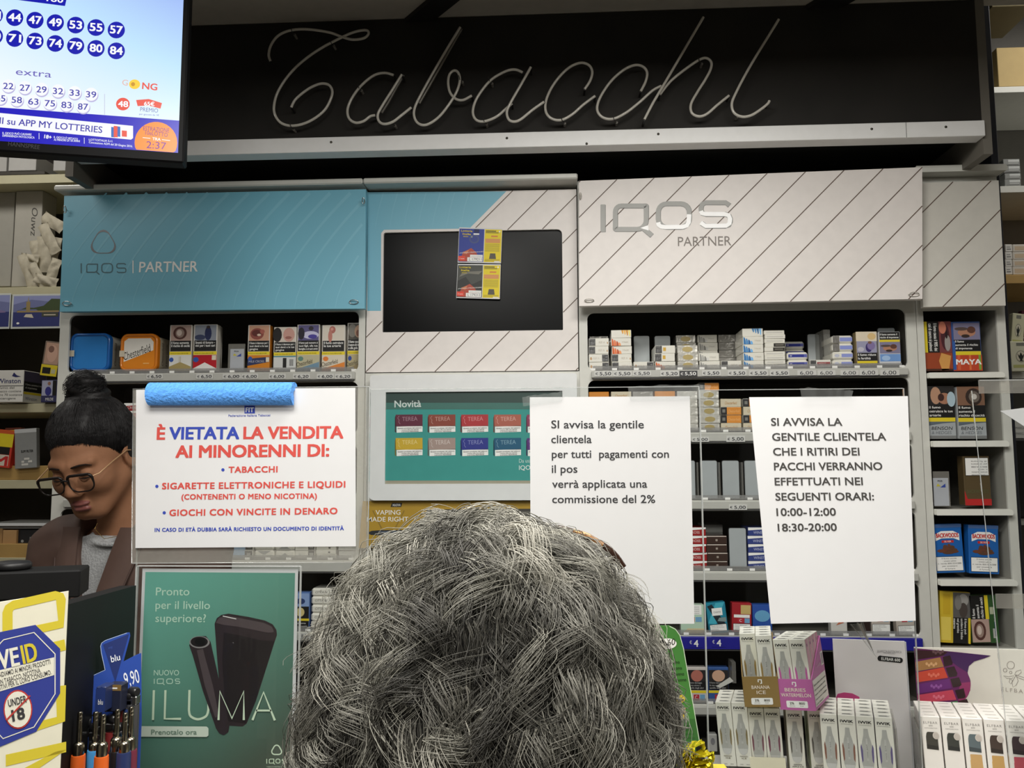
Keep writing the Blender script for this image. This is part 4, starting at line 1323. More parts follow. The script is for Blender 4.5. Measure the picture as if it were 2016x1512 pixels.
for u in (1622,):
    mb, F = pb(u, 649, u + 13, 722, YF + .03, .1, HAZY, 0)
    mb.build('divider', rgt)
def b_fert(F):
    pass
mb, F = pb(1686, 653, 1727, 720, YF + .012, .022, M(150, 134, 100, .35, coat=.4))
fr(F, 0, .72, 1, 1, M(220, 208, 186, .35)); fe(F, .75, .86, .2, .1, M(214, 184, 130), 2)
photo(F, .38, .72, *PH['baby'], x0=.02, x1=.98)
fr(F, .02, .15, .98, .38, WRN, 1.5); ft(F, 'Il fumo riduce', .06, .29, .065, INKW, 3, .86, bold=.015); ft(F, 'la fertilità', .06, .185, .065, INKW, 3, .6, bold=.015)
fr(F, .02, .07, .98, .14, YB_, 1.5)
tag(mb.build('cigarette_pack'), 'upright cigarette pack reading fertility warning under a purple photo', 'cigarette pack', G1)
mb, F = pb(1731, 653, 1773, 718, YF + .012, .022, M(206, 208, 212, .35, coat=.4))
fr(F, .03, .76, .97, .99, WRN, 1); ft(F, 'Il fumo aumenta il', .06, .89, .055, INKW, 3, .8, bold=.015); ft(F, 'rischio di impotenza', .06, .8, .055, INKW, 3, .86, bold=.015)
fr(F, .02, .69, .98, .755, YB_, 1.5); photo(F, .34, .69, *PH['couple'], x0=.02, x1=.98)
fr(F, .02, .1, .98, .32, M(110, 150, 206), 1); fe(F, .3, .2, .2, .08, M(160, 190, 226), 2)
tag(mb.build('cigarette_pack'), 'upright white and blue pack with impotence warning, last on top shelf', 'cigarette pack', G1)

# second shelf of the wide cabinet
G2 = 'packs stacked on the second shelf of the wide cabinet'
z2s = rz[1][0] + .003
W2 = '%s stack, second shelf, wide cabinet'
for i, (a, b, k) in enumerate(((1160, 1199, ['beige'] * 3 + ['orange'] * 2), (1204, 1243, ['foil'] * 4 + ['beige']), (1247, 1286, ['silver'] * 5), (1291, 1330, ['beige'] * 4 + ['orange']), (1335, 1374, ['foil'] * 5), (1378, 1417.5, ['foilgold'] * 5 + ['orangedark']), (1421, 1461, ['beige', 'orangedark', 'orangedark', 'beige']), (1465, 1505, ['beige', 'orangedark', 'beige', 'orangedark']))):
    stack(a, b, 850, k, W2 % ORD[i], G2, zbase=z2s)
# third shelf: empty pushers
for u in (1335, 1378.5, 1421.5, 1465.5, 1510):
    pusher(rgt, u, u + 32.5, 907, 981, YF + .03)
for u in (1373, 1416, 1461):
    mb, F = pb(u, 910, u + 2.5, 984, YF + .012, .06, HAZY, 0)
    mb.build('divider', rgt)
# fourth shelf
G4 = 'packs stacked on the fourth shelf of the wide cabinet'
z4s = rz[3][0] + .003
W4 = '%s stack, fourth shelf, wide cabinet'
stack(1352, 1391, 1122, ['red'] * 5, W4 % 'first', G4, zbase=z4s)
stack(1394, 1433, 1122, ['brown'] * 4, W4 % 'second', G4, zbase=z4s)
stack(1389, 1423, 1122, ['pale'] * 5, 'row behind second stack, fourth shelf', G4, yb, zbase=z4s)
pusher(rgt, 1435, 1468, 1040, 1116, YF + .02)
stack(1476, 1515, 1122, ['blue'] * 5, W4 % 'third', G4, zbase=z4s)
# fifth shelf
def plain_pack(u0, v0, u1, v1, y, base, prt, label, d=.022, lean=0.0, cat='cigarette pack', name='cigarette_pack', group=None):
    mb, F = pb(u0, v0, u1, v1, y, d, base)
    prt(F)
    o = mb.build(name)
    o.rotation_euler = (0, lean, 0)
    return tag(o, label, cat, group)
def lab4(F, x0=.06, x1=.94, y0=.06, y1=.3):
    fr(F, x0, y0, x1, y1, WRN, 2); fr(F, x0 + .02, y0 + .015, x1 - .02, y1 - .015, INKW, 2.5)
    for i in range(4):
        ft(F, ('Questo tabacco può', 'nuocere alla tua salute', 'e provoca', 'dipendenza')[i], x0 + .08, y1 - .065 - .052 * i, .028, M(90, 90, 90), 3.5, (.6, .66, .36, .4)[i])
def cbox(F, y):
    fr(F, .3, y, .6, y + .16, Minks(176, 40, 56), 2); ft(F, 'C', .38, y + .04, .09, INKW, 3, .12); fr(F, .64, y, .9, y + .16, Minks(110, 160, 196), 2)
def p_green(F):
    fr(F, 0, 0, 1, 1, M(180, 206, 184, .35), .5); fr(F, .1, .66, .9, .98, INKW, 1)
    for i in range(4): ft(F, 'smetti di fumare', .15, .9 - .07 * i, .035, M(110, 110, 110), 2, .65)
    cbox(F, .42); fp(F, [(0, 0), (1, 0), (1, .2), (.3, .2)], M(206, 190, 150), 2)
def p_teal(F):
    fp(F, [(0, .35), (.4, .3), (.95, .98), (.5, .98)], M(70, 170, 190, .3), 1); fp(F, [(.05, .9), (.5, .3), (.9, .3), (.3, .95)], Minks(22, 36, 44), 1.3); fp(F, [(.5, .4), (.95, .35), (.95, .5), (.6, .5)], M(120, 140, 140), 1.6)
    fr(F, .26, .58, .8, .82, INKW, 2); ft(F, 'CHIAMA', .34, .66, .06, M(120, 120, 120), 3, .38); lab4(F)
def p_redg(F):
    fr(F, .45, .62, .95, .93, M(196, 172, 110, .35), 1); fr(F, .1, .5, .9, .6, INKW, 1); cbox(F, .32); lab4(F)
def p_blue5(F):
    fr(F, 0, .5, 1, 1, Minks(36, 76, 160), 1); fe(F, .5, .6, .4, .2, M(100, 160, 200), 2)
y5 = YF + .014
plain_pack(1340, 1190, 1386, 1249, y5, M(186, 204, 186, .35, coat=.4), p_green, 'pale green cigarette pack half hidden behind the centre notice')
plain_pack(1396, 1186, 1434, 1247, y5, M(36, 130, 156, .3, coat=.5), p_teal, 'leaning teal cigarette pack with white sticker, fifth shelf, wide cabinet', lean=-.1)
plain_pack(1440, 1187, 1479, 1245, y5, M(160, 36, 44, .3, coat=.5), p_redg, 'red and gold cigarette pack on fifth shelf beside teal pack', lean=.03)
plain_pack(1482, 1190, 1520, 1247, y5, M(40, 80, 160, .3, coat=.5), p_blue5, 'blue cigarette pack on fifth shelf behind the banana boxes')
plain_pack(1636, 1200, 1668, 1252, y5, M(206, 204, 198, .35, coat=.4), lambda F: fp(F, [(.3, .4), (.8, .5), (.6, .6)], Minks(190, 110, 80), 2), 'white cigarette pack on fifth shelf behind pink tray top')
plain_pack(1700, 1196, 1713, 1251, y5, M(44, 30, 28, .4), lambda F: None, 'thin dark brown pack edge on fifth shelf, wide cabinet')
plain_pack(1716, 1196, 1753, 1252, y5, M(190, 180, 170, .35, coat=.4), lambda F: (lab4(F, .02, .98, .04, .42), cbox(F, .5)), 'grey pack with white warning label under the right notice')
plain_pack(1766, 1196, 1802, 1253, y5, M(186, 176, 166, .35, coat=.4), lambda F: (lab4(F, .06, 1, .02, .38), cbox(F, .5)), 'grey warning-label pack at the far right of fifth shelf', lean=-.05)
# sixth shelf
def p6(top, bot):
    def f(F):
        fr(F, .02, .62, .98, .93, Minks(40, 36, 36), 1); fe(F, .5, .77, .32, .16, Minks(*top), 2)
        fr(F, .02, .38, .98, .62, WRN, 1.2)
        for i in range(3): ft(F, ('Il fumo danneggia', 'la tua salute e', 'quella degli altri')[i], .06, .56 - .07 * i, .045, M(190, 190, 190), 3, (.7, .62, .78)[i])
        fr(F, 0, .3, 1, .37, YB_, 1.2); cbox(F, .1); fr(F, 0, 0, 1, .1, Minks(*bot), 1)
    return f
plain_pack(1354, 1314, 1391, 1386, y5, M(206, 200, 194, .35, coat=.4), p6((180, 110, 96), (200, 196, 190)), 'white pack with reddish photo on sixth shelf beside green card')
plain_pack(1395, 1314, 1435, 1386, y5, M(56, 90, 150, .35, coat=.4), p6((206, 166, 140), (44, 66, 150)), 'blue pack with skin-toned photo on sixth shelf, wide cabinet')
mb, F = pb(1441, 1304, 1449, 1345, YF - .016, .04, HAZY, 0)
mb.build('divider', rgt)
mb = MB()
F = Face(mb, (0, YF - .03, 0))
F.ppoly([(1410, 1351), (1437, 1333), (1444, 1341), (1418, 1354)], M(206, 206, 200, .5), 0)
F.ppoly([(1410, 1351), (1437, 1333), (1444, 1341), (1418, 1354)], M(206, 206, 200, .5), 4)
tag(mb.build('paper_tag'), 'white paper flag sticking out from the sixth shelf', 'tag')
plain_pack(1395, 1446, 1412, 1480, y5, M(176, 176, 172, .35), lambda F: fe(F, .5, .6, .25, .2, M(120, 120, 124), 2), 'small grey pack on the bottom visible shelf by white boxes')

# left cabinet, lower shelves seen between the notice and the customer
G5 = 'packs stacked low in the left cabinet'
z4l = zs[3][0] + .003
for i, (a, b, k) in enumerate(((458, 497, ['bluedark', 'bluedark']), (499, 538, ['down', 'down']), (540, 579, ['up', 'up']), (581, 620, ['darkside', 'darkside']), (622, 661, ['thinmark'] * 4), (666, 705, ['pale', 'pale']))):
    stack(a, b, 1103, k, '%s stack under the sale ban notice' % ORD[i], G5, zbase=z4l)
z5l = zs[4][0] + .003
mb, F = pb(566, 1166, 609, 1240, YF + .014, .022, M(90, 120, 176, .35, coat=.4))
fr(F, .02, .62, .98, .97, M(134, 160, 206), 1); fe(F, .6, .76, .2, .08, Minks(40, 60, 110), 2); fr(F, .02, .3, .98, .62, WRN, 1.4); fe(F, .6, .47, .18, .12, M(206, 190, 130), 2.5); fr(F, 0, .24, 1, .3, YB_, 1.5)
fr(F, .02, .02, .98, .24, WRN, 1.5); ft(F, 'Il fumo aumenta', .1, .16, .04, INKW, 3, .75); ft(F, 'il rischio di cecità', .1, .08, .04, INKW, 3, .8)
tag(mb.build('cigarette_pack'), 'blue warning pack peeking out right of the green poster', 'cigarette pack', G5)
stack(612, 651, 1240, ['pale', 'note', 'note', 'note', 'note'], 'stack left of the customer', G5, zbase=z5l)
z2l = zs[1][0] + .003
stack(240, 279, 850, ['red', 'red', 'red', 'red'], 'stack behind the clerk', G5, zbase=z2l)
# ------------------------------------------------------------------ narrow cabinet goods
yn = YF + .012
GN = 'pouches and packs in the narrow cabinet'
def pack_n(u0, v0, u1, v1, base, prt, label, lean=0.0, cat='tobacco pouch', name='tobacco_pouch', d=.022, y=yn):
    mb, F = pb(u0, v0, u1, v1, y, d, base)
    prt(F)
    o = mb.build(name)
    o.rotation_euler = (0, lean, 0)
    return tag(o, label, cat, GN)
def n1(F):
    fr(F, 0, .37, .12, 1, YB_, 1); fr(F, .12, .37, .55, 1, WRN, 1)
    F.text('Il fumo causa il 90% dei', F.w * .36, F.h * .96, F.w * .12, INKW, 2, F.h * .56, .01, 0, 'L', -math.pi / 2)
    F.text('casi di cancro ai polmoni', F.w * .18, F.h * .96, F.w * .12, INKW, 2, F.h * .56, .01, 0, 'L', -math.pi / 2)
    photo(F, .37, 1, *PH['lung'], x0=.55, x1=1)
    fr(F, 0, 0, 1, .36, M(150, 66, 36), 1); fp(F, [(.6, 0), (.85, .02), (.95, .3), (.6, .36), (.5, .2)], M(206, 150, 80), 2); fr(F, 0, .0, 1, .04, M(70, 40, 30), 2)
pack_n(1820, 633, 1874, 730, M(120, 60, 40, .3, coat=.4), n1, 'pack with sideways warning above autumn leaves, top narrow shelf', cat='cigarette pack', name='cigarette_pack')
def n2(F):
    photo(F, .62, .97, *PH['couple'], x0=.06, x1=.97); fr(F, .06, .4, .97, .63, WRN, 1.3)
    for i in range(3): ft(F, ('Il fumo', 'aumenta il rischio', 'di impotenza')[i], .1, .575 - .07 * i, .042, INKW, 3, (.3, .78, .58)[i], bold=.015)
    fr(F, .06, .32, .97, .395, YB_, 1.3); fr(F, 0, 0, 1, .32, M(186, 70, 40), 1); fr(F, .15, .02, .25, .32, M(206, 96, 60), 1.5); fr(F, .55, .02, .62, .32, M(212, 110, 60), 1.5)
    fr(F, .88, .02, .96, .32, M(120, 160, 60), 1.5); fr(F, .0, .02, .1, .6, M(50, 90, 160), 1.5)
    ft(F, 'MAYA', .1, .13, .1, INKW, 3, .86, bold=.05)
pack_n(1875, 633, 1932, 730, M(60, 84, 140, .3, coat=.4), n2, 'red striped pack with bold white lettering beside the autumn leaf pack', cat='cigarette pack', name='cigarette_pack')
def benson(ph, lines):
    def f(F):
        photo(F, .64, 1, *PH[ph], x0=.0, x1=1); fr(F, 0, .4, 1, .64, WRN, 1.3)
        for i, t in enumerate(lines): ft(F, t, .03, .575 - .075 * i, .045, INKW, 3, min(.94, .05 * len(t) + .08), bold=.015)
        fr(F, 0, .325, 1, .4, YB_, 1.3); fr(F, 0, 0, 1, .325, M(176, 182, 186, .3, .2), 1); fp(F, [(0, .25), (.5, .29), (1, .31), (1, .325), (0, .325)], M(90, 100, 110), 1.5)
        ft(F, 'BENSON', .08, .17, .06, WRN, 3, .8, shear=.15); ft(F, '& HEDGES', .08, .09, .055, M(110, 116, 122), 3, .75, shear=.15); fr(F, 0, 0, 1, .06, M(120, 122, 122, .3, bump=.3), 2)
    return f
pack_n(1828, 760, 1880, 864, M(186, 190, 192, .3, coat=.4), benson('hand', ['Il fumo', 'ostruisce le tue', 'arterie']), 'silver pouch with hands photo, arteries warning, second narrow shelf')
pack_n(1886, 761, 1940, 864, M(186, 190, 192, .3, coat=.4), benson('iris', ['Il fumo', 'aumenta il', 'rischio di cecità']), 'silver pouch with blind eye photo, second narrow shelf')
pos_card(1838, 928, 1870, 997, yn, 1838, 941, 'grey POS card in clear sleeve on third narrow shelf')
def n3(F):
    fr(F, 0, 0, 1, .13, M(176, 36, 36), 1); fp(F, [(0, .13), (.1, .13), (0, .3)], M(176, 36, 36), 1); fr(F, .06, .6, .96, .97, WRN, 1); fr(F, .08, .61, .94, .96, INKW, 1.5)
    for i, t in enumerate(('Il fumo uccide', 'smetti subito', 'n. verde', '800.554.088', 'per smettere', 'di fumare')):
        F.text(t, F.w * .9, F.h * (.63 + .055 * i), F.h * .03, M(80, 80, 80), 2.5, F.w * (.6 if i != 2 else .35), 0, 0, 'L', math.pi)
    ft(F, 'BACKWOODS', .1, .25, .07, M(84, 92, 60), 2, .8)
pack_n(1898, 898, 1950, 995, M(86, 72, 48, .35, coat=.3), n3, 'olive pouch with red foot and upside-down label, third narrow shelf', d=.03)
def backw(F):
    fr(F, 0, .93, 1, 1, M(70, 100, 150, .3), 1)
    fp(F, [(.1, .66), (.1, .8), (.3, .86), (.7, .86), (.9, .8), (.9, .66), (.7, .71), (.3, .71)], INKW, 1)
    ft(F, 'BACKWOODS', .13, .73, .085, Minks(190, 40, 36), 2, .74, bold=.03)
    fr(F, .3, .62, .7, .67, Minks(190, 36, 36), 1); ft(F, 'SILVER', .38, .63, .03, INKW, 2, .24)
    for i in range(9): fe(F, .5 + .26 * math.sin(i * 2.4) * (1 - i / 12), .42 + .018 * i, .2 * (1 - i / 11), .035, M(86 + 8 * (i % 3), 56, 36, .8), 2 + i * .2)
    fr(F, .06, .04, .95, .34, WRN, 1); fr(F, .07, .05, .94, .33, INKW, 1.5)
    for i, t in enumerate(('Il fumo uccide', '- smetti subito', 'n. verde 800.554.088', 'per smettere', 'di fumare')): F.text(t, F.w * .5, F.h * (.285 - .052 * i), F.h * .028, M(80, 80, 80), 2.5, F.w * (.5, .45, .78, .5, .34)[i], 0, 0, 'C')
BWB = M(28, 96, 172, .3, coat=.5)
pack_n(1839, 1032, 1898, 1128, BWB, backw, 'blue pouch with brown tobacco heap at left, fourth narrow shelf', -.035, d=.024)
pack_n(1906, 1034, 1965, 1130, BWB, backw, 'blue pouch with brown tobacco heap at right, fourth narrow shelf', .03, d=.024)
def n5a(F):
    fr(F, 0, 0, .42, 1, M(206, 178, 50, .35, coat=.3), 1); fr(F, .03, .05, .36, .5, M(222, 200, 90), 1.5); fr(F, .1, .55, .34, .95, M(196, 164, 40), 1.5)
    photo(F, .5, .99, (90, 88, 86), [(.6, .7, .3, .25, (150, 148, 144)), (.6, .3, .25, .3, (70, 62, 58)), (.3, .6, .2, .3, (120, 118, 114))], x0=.43, x1=.99)
    fr(F, .43, 0, .92, .5, WRN, 1)
    for i, t in enumerate(('Il fumo può', 'uccidere il bimbo', 'nel grembo', 'materno')): F.text(t, F.w * (.8 - .12 * i), F.h * .48, F.w * .075, INKW, 2, F.h * (.3, .4, .28, .2)[i], .01, 0, 'L', -math.pi / 2)
    F.rect(F.w * .94, 0, F.w, F.h * .5, YB_, 1)
pack_n(1848, 1165, 1908, 1266, M(196, 170, 56, .35, coat=.3), n5a, 'yellow pouch with sideways black warning on fifth narrow shelf', .05, d=.02)
def n5b(F):
    fr(F, .0, .5, .55, 1, WRN, 1); fr(F, .55, .5, .68, 1, YB_, 1); fr(F, .68, 0, 1, 1, M(50, 84, 46, .35), 1)
    for i, t in enumerate(('Il fumo', 'aumenta il', 'rischio di cecità')): F.text(t, F.w * (.16 + .16 * i), F.h * .52, F.w * .1, INKW, 2, F.h * (.2, .28, .44)[i], .01, 0, 'L', math.pi / 2)
    photo(F, .02, .5, *PH['eye'], x0=0, x1=.66); fr(F, .78, .1, .86, .3, M(170, 170, 166), 2); fr(F, .72, .6, .9, .75, M(170, 176, 150), 2)
pack_n(1913, 1172, 1966, 1266, M(52, 76, 46, .35, coat=.3), n5b, 'green pouch with eye photo and sideways warning, fifth narrow shelf', -.03, d=.02)

# ------------------------------------------------------------------ left bay of shelving, goods on it
YL = 2.6
lbx0, lbx1 = X(-160, 700, YL), LX0 - .004
bay = thing('wall_shelving', 'dark-backed shelving bay at far left with beige boards', 'shelving', ((lbx0 + lbx1) / 2, YL, .2))
BEI = M(186, 180, 150, .55)
MB().box(lbx0, lbx1, YL + .34, YL + .36, .2, HC - .01, M(52, 47, 44, .7)).build('back_panel', bay)
MB().box(lbx0 - .02, lbx0, YL, YL + .36, .2, HC - .01, BEI).build('upright', bay)
mb = MB()
MB().box(X(137, 345, YL + .012), X(143, 345, YL + .012), YL + .012, YL + .2, Z(140, 378, YL), HC - .01, BEI).build('upright', bay)
bz = []
for v0, v1 in ((344, 361), (565, 580), (795, 812), (945, 962), (1098, 1111)):
    za, zb_ = Z(60, v1, YL), Z(60, v0, YL)
    bz.append(zb_)
    MB().box(lbx0, lbx1, YL, YL + .335, za, zb_, BEI, .001).build('board', bay)
GL = 'goods on the far left shelves'
def lbox(name, cat, label, u0, v0, u1, v1, y, d, mat, prt=None, lean=0.0, grp=None):
    mb, F = pb(u0, v0, u1, v1, y, d, mat)
    if prt: prt(F)
    o = mb.build(name)
    if lean: o.rotation_euler = (0, lean, 0)
    return tag(o, label, cat, grp)
CART = M(150, 146, 134, .7)
lbox('carton', 'box', 'white carton cut off by the left edge under television', -30, 303, 13, 338, YL + .02, .15, M(170, 168, 164, .6))
lbox('carton', 'box', 'white carton under the television, second on the top left board', 17, 304, 71, 336, YL + .02, .16, M(176, 174, 170, .6))
lbox('carton', 'box', 'small white box beside the post under the television', 105, 312, 134, 336, YL + .03, .12, M(170, 168, 166, .6))
lbox('book', 'book', 'dark flat book lying on top left board under the cartons', -10, 337.5, 88, 344, YL + .01, .2, M(60, 56, 50, .6))
def scrib(F):
    F.text('Ouwz', F.w * .62, F.h * .82, F.w * .22, M(66, 64, 60), 1, F.h * .3, 0, .2, 'L', -math.pi / 2)
lbox('carton', 'box', 'tall grey white carton marked by hand, left of paper sachets', 27, 376, 80, 564, YL + .07, .08, M(172, 168, 158, .7), scrib)
lbox('carton', 'box', 'tall grey white carton cut off by the left picture edge', -40, 379, 25, 564, YL + .08, .08, M(160, 157, 148, .7))
def pillow(mb, c, ln, wd, th, ang, mat, tilt=0.0, nx=15, ny=7, seam=.16):
    """flat crinkled paper sachet: crimped ends, bulging middle"""
    ca, sa = math.cos(ang), math.sin(ang)
    for sd in (-1, 1):
        vs, fs = [], []
        for i in range(nx):
            for j in range(ny):
                s, t = i / (nx - 1) * 2 - 1, j / (ny - 1) * 2 - 1
                b = max(0, 1 - abs(s) ** 6) * (1 - t * t) ** .7
                b *= 1 if abs(s) < 1 - seam else .2
                w = 1 - .12 * (1 - abs(s) ** 4)
                lx, lz = s * ln / 2, t * wd / 2 * w
                y = sd * b * th / 2 * (1 + .35 * math.sin(11 * s + 3 * t + c[2] * 200)) + .0022 * math.sin(5 * s + 4 * t + c[0] * 90) + (.0012 * math.sin(22 * t) if abs(s) > .84 else 0) + tilt * lx
                vs.append((c[0] + lx * ca - lz * sa, c[1] + y, c[2] + lx * sa + lz * ca))
        for i in range(nx - 1):
            for j in range(ny - 1):
                fs.append([i * ny + j, (i + 1) * ny + j, (i + 1) * ny + j + 1, i * ny + j + 1])
        mb.add(vs, fs, mat, True)
SACH = M(182, 174, 154, .7, bump=.3, vary=.15, scale=60)
kk = (YL + .05) / FPX
for i, (u, v, L_, W_, a, yy, wh) in enumerate(((55, 538, 84, 20, -68, .0, 'leaning lowest against the carton'), (76, 545, 66, 19, -58, -.012, 'crossing in front at bottom'), (88, 500, 78, 26, -84, .03, 'standing in the middle of the heap'), (104, 535, 56, 22, 72, .0, 'at lower right by the teal panel'), (97, 470, 70, 22, -62, .02, 'slanting at upper right'), (104, 438, 54, 24, -30, .045, 'topmost of the heap'), (58, 508, 40, 16, -8, .02, 'lying flat across carton foot'), (72, 500, 60, 20, -75, .04, 'half hidden between carton and heap'), (108, 495, 60, 20, 80, .04, 'upright beside the teal panel'), (90, 552, 50, 18, -15, -.02, 'lying lowest in front of the heap'))):
    c = P(u, v, YL + .025 + yy)
    mb = MB()
    pillow(mb, (c.x, c.y, c.z), L_ * kk, W_ * kk * 1.15, .011, math.radians(a), SACH)
    if i % 2 == 0:
        pass
    tag(mb.build('paper_sachet'), 'cream paper sachet %s' % wh, 'sachet', 'paper sachets heaped at far left')
# picture cards clipped to the shelf front
def view(F, tower=True):
    fr(F, .04, .06, .98, .95, M(110, 116, 160), 1); fr(F, .04, .06, .98, .48, Minks(48, 54, 110), 1.3)
    fp(F, [(.04, .7), (.4, .84), (.98, .74), (.98, .95), (.04, .95)], M(140, 146, 190), 1.2)
    if tower:
        fp(F, [(.1, .5), (.2, .56), (.5, .56), (.6, .46), (.98, .5), (.98, .85), (.8, .86), (.65, .66), (.45, .6), (.3, .62), (.12, .52)], Minks(62, 76, 44), 2)
        fr(F, .3, .5, .38, .78, M(150, 130, 84), 2.5); fp(F, [(.32, .78), (.36, .78), (.34, .94)], M(150, 140, 120), 2.5)
        fr(F, .12, .47, .96, .52, M(150, 130, 90), 2.6); fp(F, [(.26, .34), (.46, .31), (.42, .42), (.3, .42)], M(206, 196, 176), 3)
        fr(F, .62, .34, .95, .46, M(70, 72, 60), 2.8); fr(F, .66, .38, .9, .41, M(196, 186, 166), 3.2); fe(F, .15, .16, .03, .03, INKW, 3)
    else:
        fp(F, [(.0, .42), (.4, .62), (.9, .5), (.9, .46), (.0, .4)], M(126, 110, 150), 2); fr(F, .1, .2, .7, .26, M(186, 180, 190), 3)
lbox('postcard', 'picture card', 'picture card of tower and boats on the left shelf edge', 22, 579, 120, 647, YL - .012, .002, M(196, 200, 196, .5), view)
lbox('postcard', 'picture card', 'purple picture card cut off by the left photo edge', -70, 578, 20, 648, YL - .01, .002, M(196, 200, 196, .5), lambda F: view(F, False))
def winst(F):
    fr(F, 0, .02, 1, .52, M(224, 222, 216), 1); fr(F, 0, .5, 1, .52, M(60, 60, 60), 2)
    ft(F, 'Winston', .1, .6, .14, Minks(60, 64, 110), 2, .8, bold=.01)
    fp(F, [(.6, .82), (.72, .78), (.9, .8), (.76, .84), (.66, .93)], Minks(40, 44, 100), 2)
    for i, t in enumerate(('Il fumo del', 'tabacco contiene', 'oltre 70 sostanze', 'cancerogene')): ft(F, t, .08, .42 - .11 * i, .07, M(60, 60, 60), 2, (.62, .86, .9, .68)[i])
mb, F = pb(-12, 729, 46, 792, YL - .03, .12, M(222, 220, 214, .4, coat=.2))
winst(F)
F2 = Face(mb, F.O + V3((F.w, 0, 0)), (0, 1, 0), (0, 0, 1)); F2.w, F2.h = .12, F.h
fr(F2, .02, .66, .98, .98, Minks(84, 78, 104), 1); fr(F2, .02, .34, .98, .66, WRN, 1); fr(F2, .02, .26, .98, .33, YB_, 1.2); ft(F2, 'Il fumo aumenta il rischio', .08, .54, .06, INKW, 2, .84); ft(F2, 'di impotenza', .08, .44, .06, INKW, 2, .5); ft(F2, 'Winston', .1, .08, .1, Minks(60, 64, 110), 2, .5)
tag(mb.build('tobacco_carton'), 'white tobacco carton with small bird on the left shelf', 'box')
def nurse(F):
    fr(F, .04, .3, .72, .97, M(170, 172, 196), 1); fe(F, .45, .5, .2, .2, Minks(50, 50, 130), 2); fe(F, .5, .84, .1, .08, M(150, 110, 90), 2.5); fr(F, .72, .3, .95, .97, WRN, 1.5); ft(F, 'MILDE', .3, .08, .12, INKW, 2, .5)
lbox('cigarette_pack', 'cigarette pack', 'dark blue pack with a person in blue beside the bird carton', 81, 748, 112, 792, YL - .02, .03, Minks(50, 50, 90), nurse)
def pouchp(F):
    photo(F, .34, .96, (186, 150, 130), [(.5, .5, .36, .4, (206, 166, 146)), (.4, .7, .2, .16, (126, 92, 80))], x0=.1, x1=.98); fr(F, 0, 0, 1, .32, YB_, 1); fr(F, .1, .06, .6, .24, WRN, 2); fr(F, .65, .08, .9, .2, M(190, 186, 150), 2)
lbox('tobacco_pouch', 'tobacco pouch', 'crinkled pouch with a skin photo lying on the small packs', 80, 672, 112, 740, YL - .015, .02, M(120, 104, 92, .35, coat=.4), pouchp, .12)
def yp(F):
    fr(F, 0, .55, 1, .9, M(226, 206, 40), 1.4); fr(F, 0, .9, 1, 1, M(206, 90, 40), 1.4); fr(F, .1, .35, .9, .55, WRN, 1.5); fr(F, .1, .05, .9, .34, M(214, 206, 190), 1.4); ft(F, 'M', .15, .06, .24, Minks(190, 40, 40), 2, .7, bold=.04)
lbox('filter_bag', 'bag', 'yellow and red bag at the left picture edge on the wooden tray', -18, 846, 20, 920, YL - .01, .02, M(206, 60, 44, .4), yp, .1)
lbox('filter_bag', 'bag', 'yellow topped bag with dark window between two filter bags', 10, 842, 42, 918, YL + .012, .02, M(110, 60, 44, .4), lambda F: (fr(F, 0, .62, 1, .94, M(226, 206, 40), 1.4), fr(F, .1, .3, .9, .6, M(70, 74, 70), 1.5), fr(F, .2, .05, .8, .25, M(186, 60, 50), 1.5)), -.03)
def slim(F):
    fr(F, 0, .9, 1, 1, M(196, 198, 200), 1.2); ft(F, 'SLIM FILTER', .3, .4, .06, WRN, 2, .55, bold=.02)
    for i in range(14): fe(F, .35 + .06 * (i % 8), .1 + .07 * (i // 5), .035, .03, M(212, 210, 204), 2 + .1 * i)
lbox('filter_bag', 'bag', 'silver clear bag of slim filters beside the clerk', 31, 844, 74, 922, YL - .014, .018, M(150, 152, 152, .3, .2, coat=.3, bump=.3), slim, -.06)
WOOD = M(176, 142, 84, .6, vary=.14, scale=14)
lbox('wooden_tray', 'tray', 'light wooden tray under the filter bags at left', -60, 917, 95, 945, YL + .004, .25, WOOD)
lbox('wooden_tray', 'tray', 'light wooden tray holding small cartons, lowest at left', -60, 1071, 90, 1099, YL + .004, .25, WOOD)
lbox('magazine', 'magazine', 'white curled magazines lying above the low wooden tray', -40, 1031, 98, 1036, YL + .02, .2, M(206, 208, 210, .5))
lbox('magazine', 'magazine', 'grey magazine under the white one at low left', -40, 1037, 100, 1041, YL + .03, .2, M(120, 122, 124, .5))
lbox('carton', 'box', 'small brown carton on the low wooden tray at left', 5, 1044, 32, 1071, YL + .02, .05, M(176, 138, 92, .6))
lbox('carton', 'box', 'small brown carton half out of frame on low tray', -22, 1040, 4, 1071, YL + .03, .05, M(166, 130, 86, .6))
lbox('carton', 'box', 'black glossy box on the low tray beside brown carton', 35, 1043, 82, 1071, YL + .03, .06, M(30, 30, 34, .3), lambda F: (fe(F, .2, .2, .06, .1, GREYC), fr(F, .5, .3, .95, .5, M(120, 124, 128), 1)))

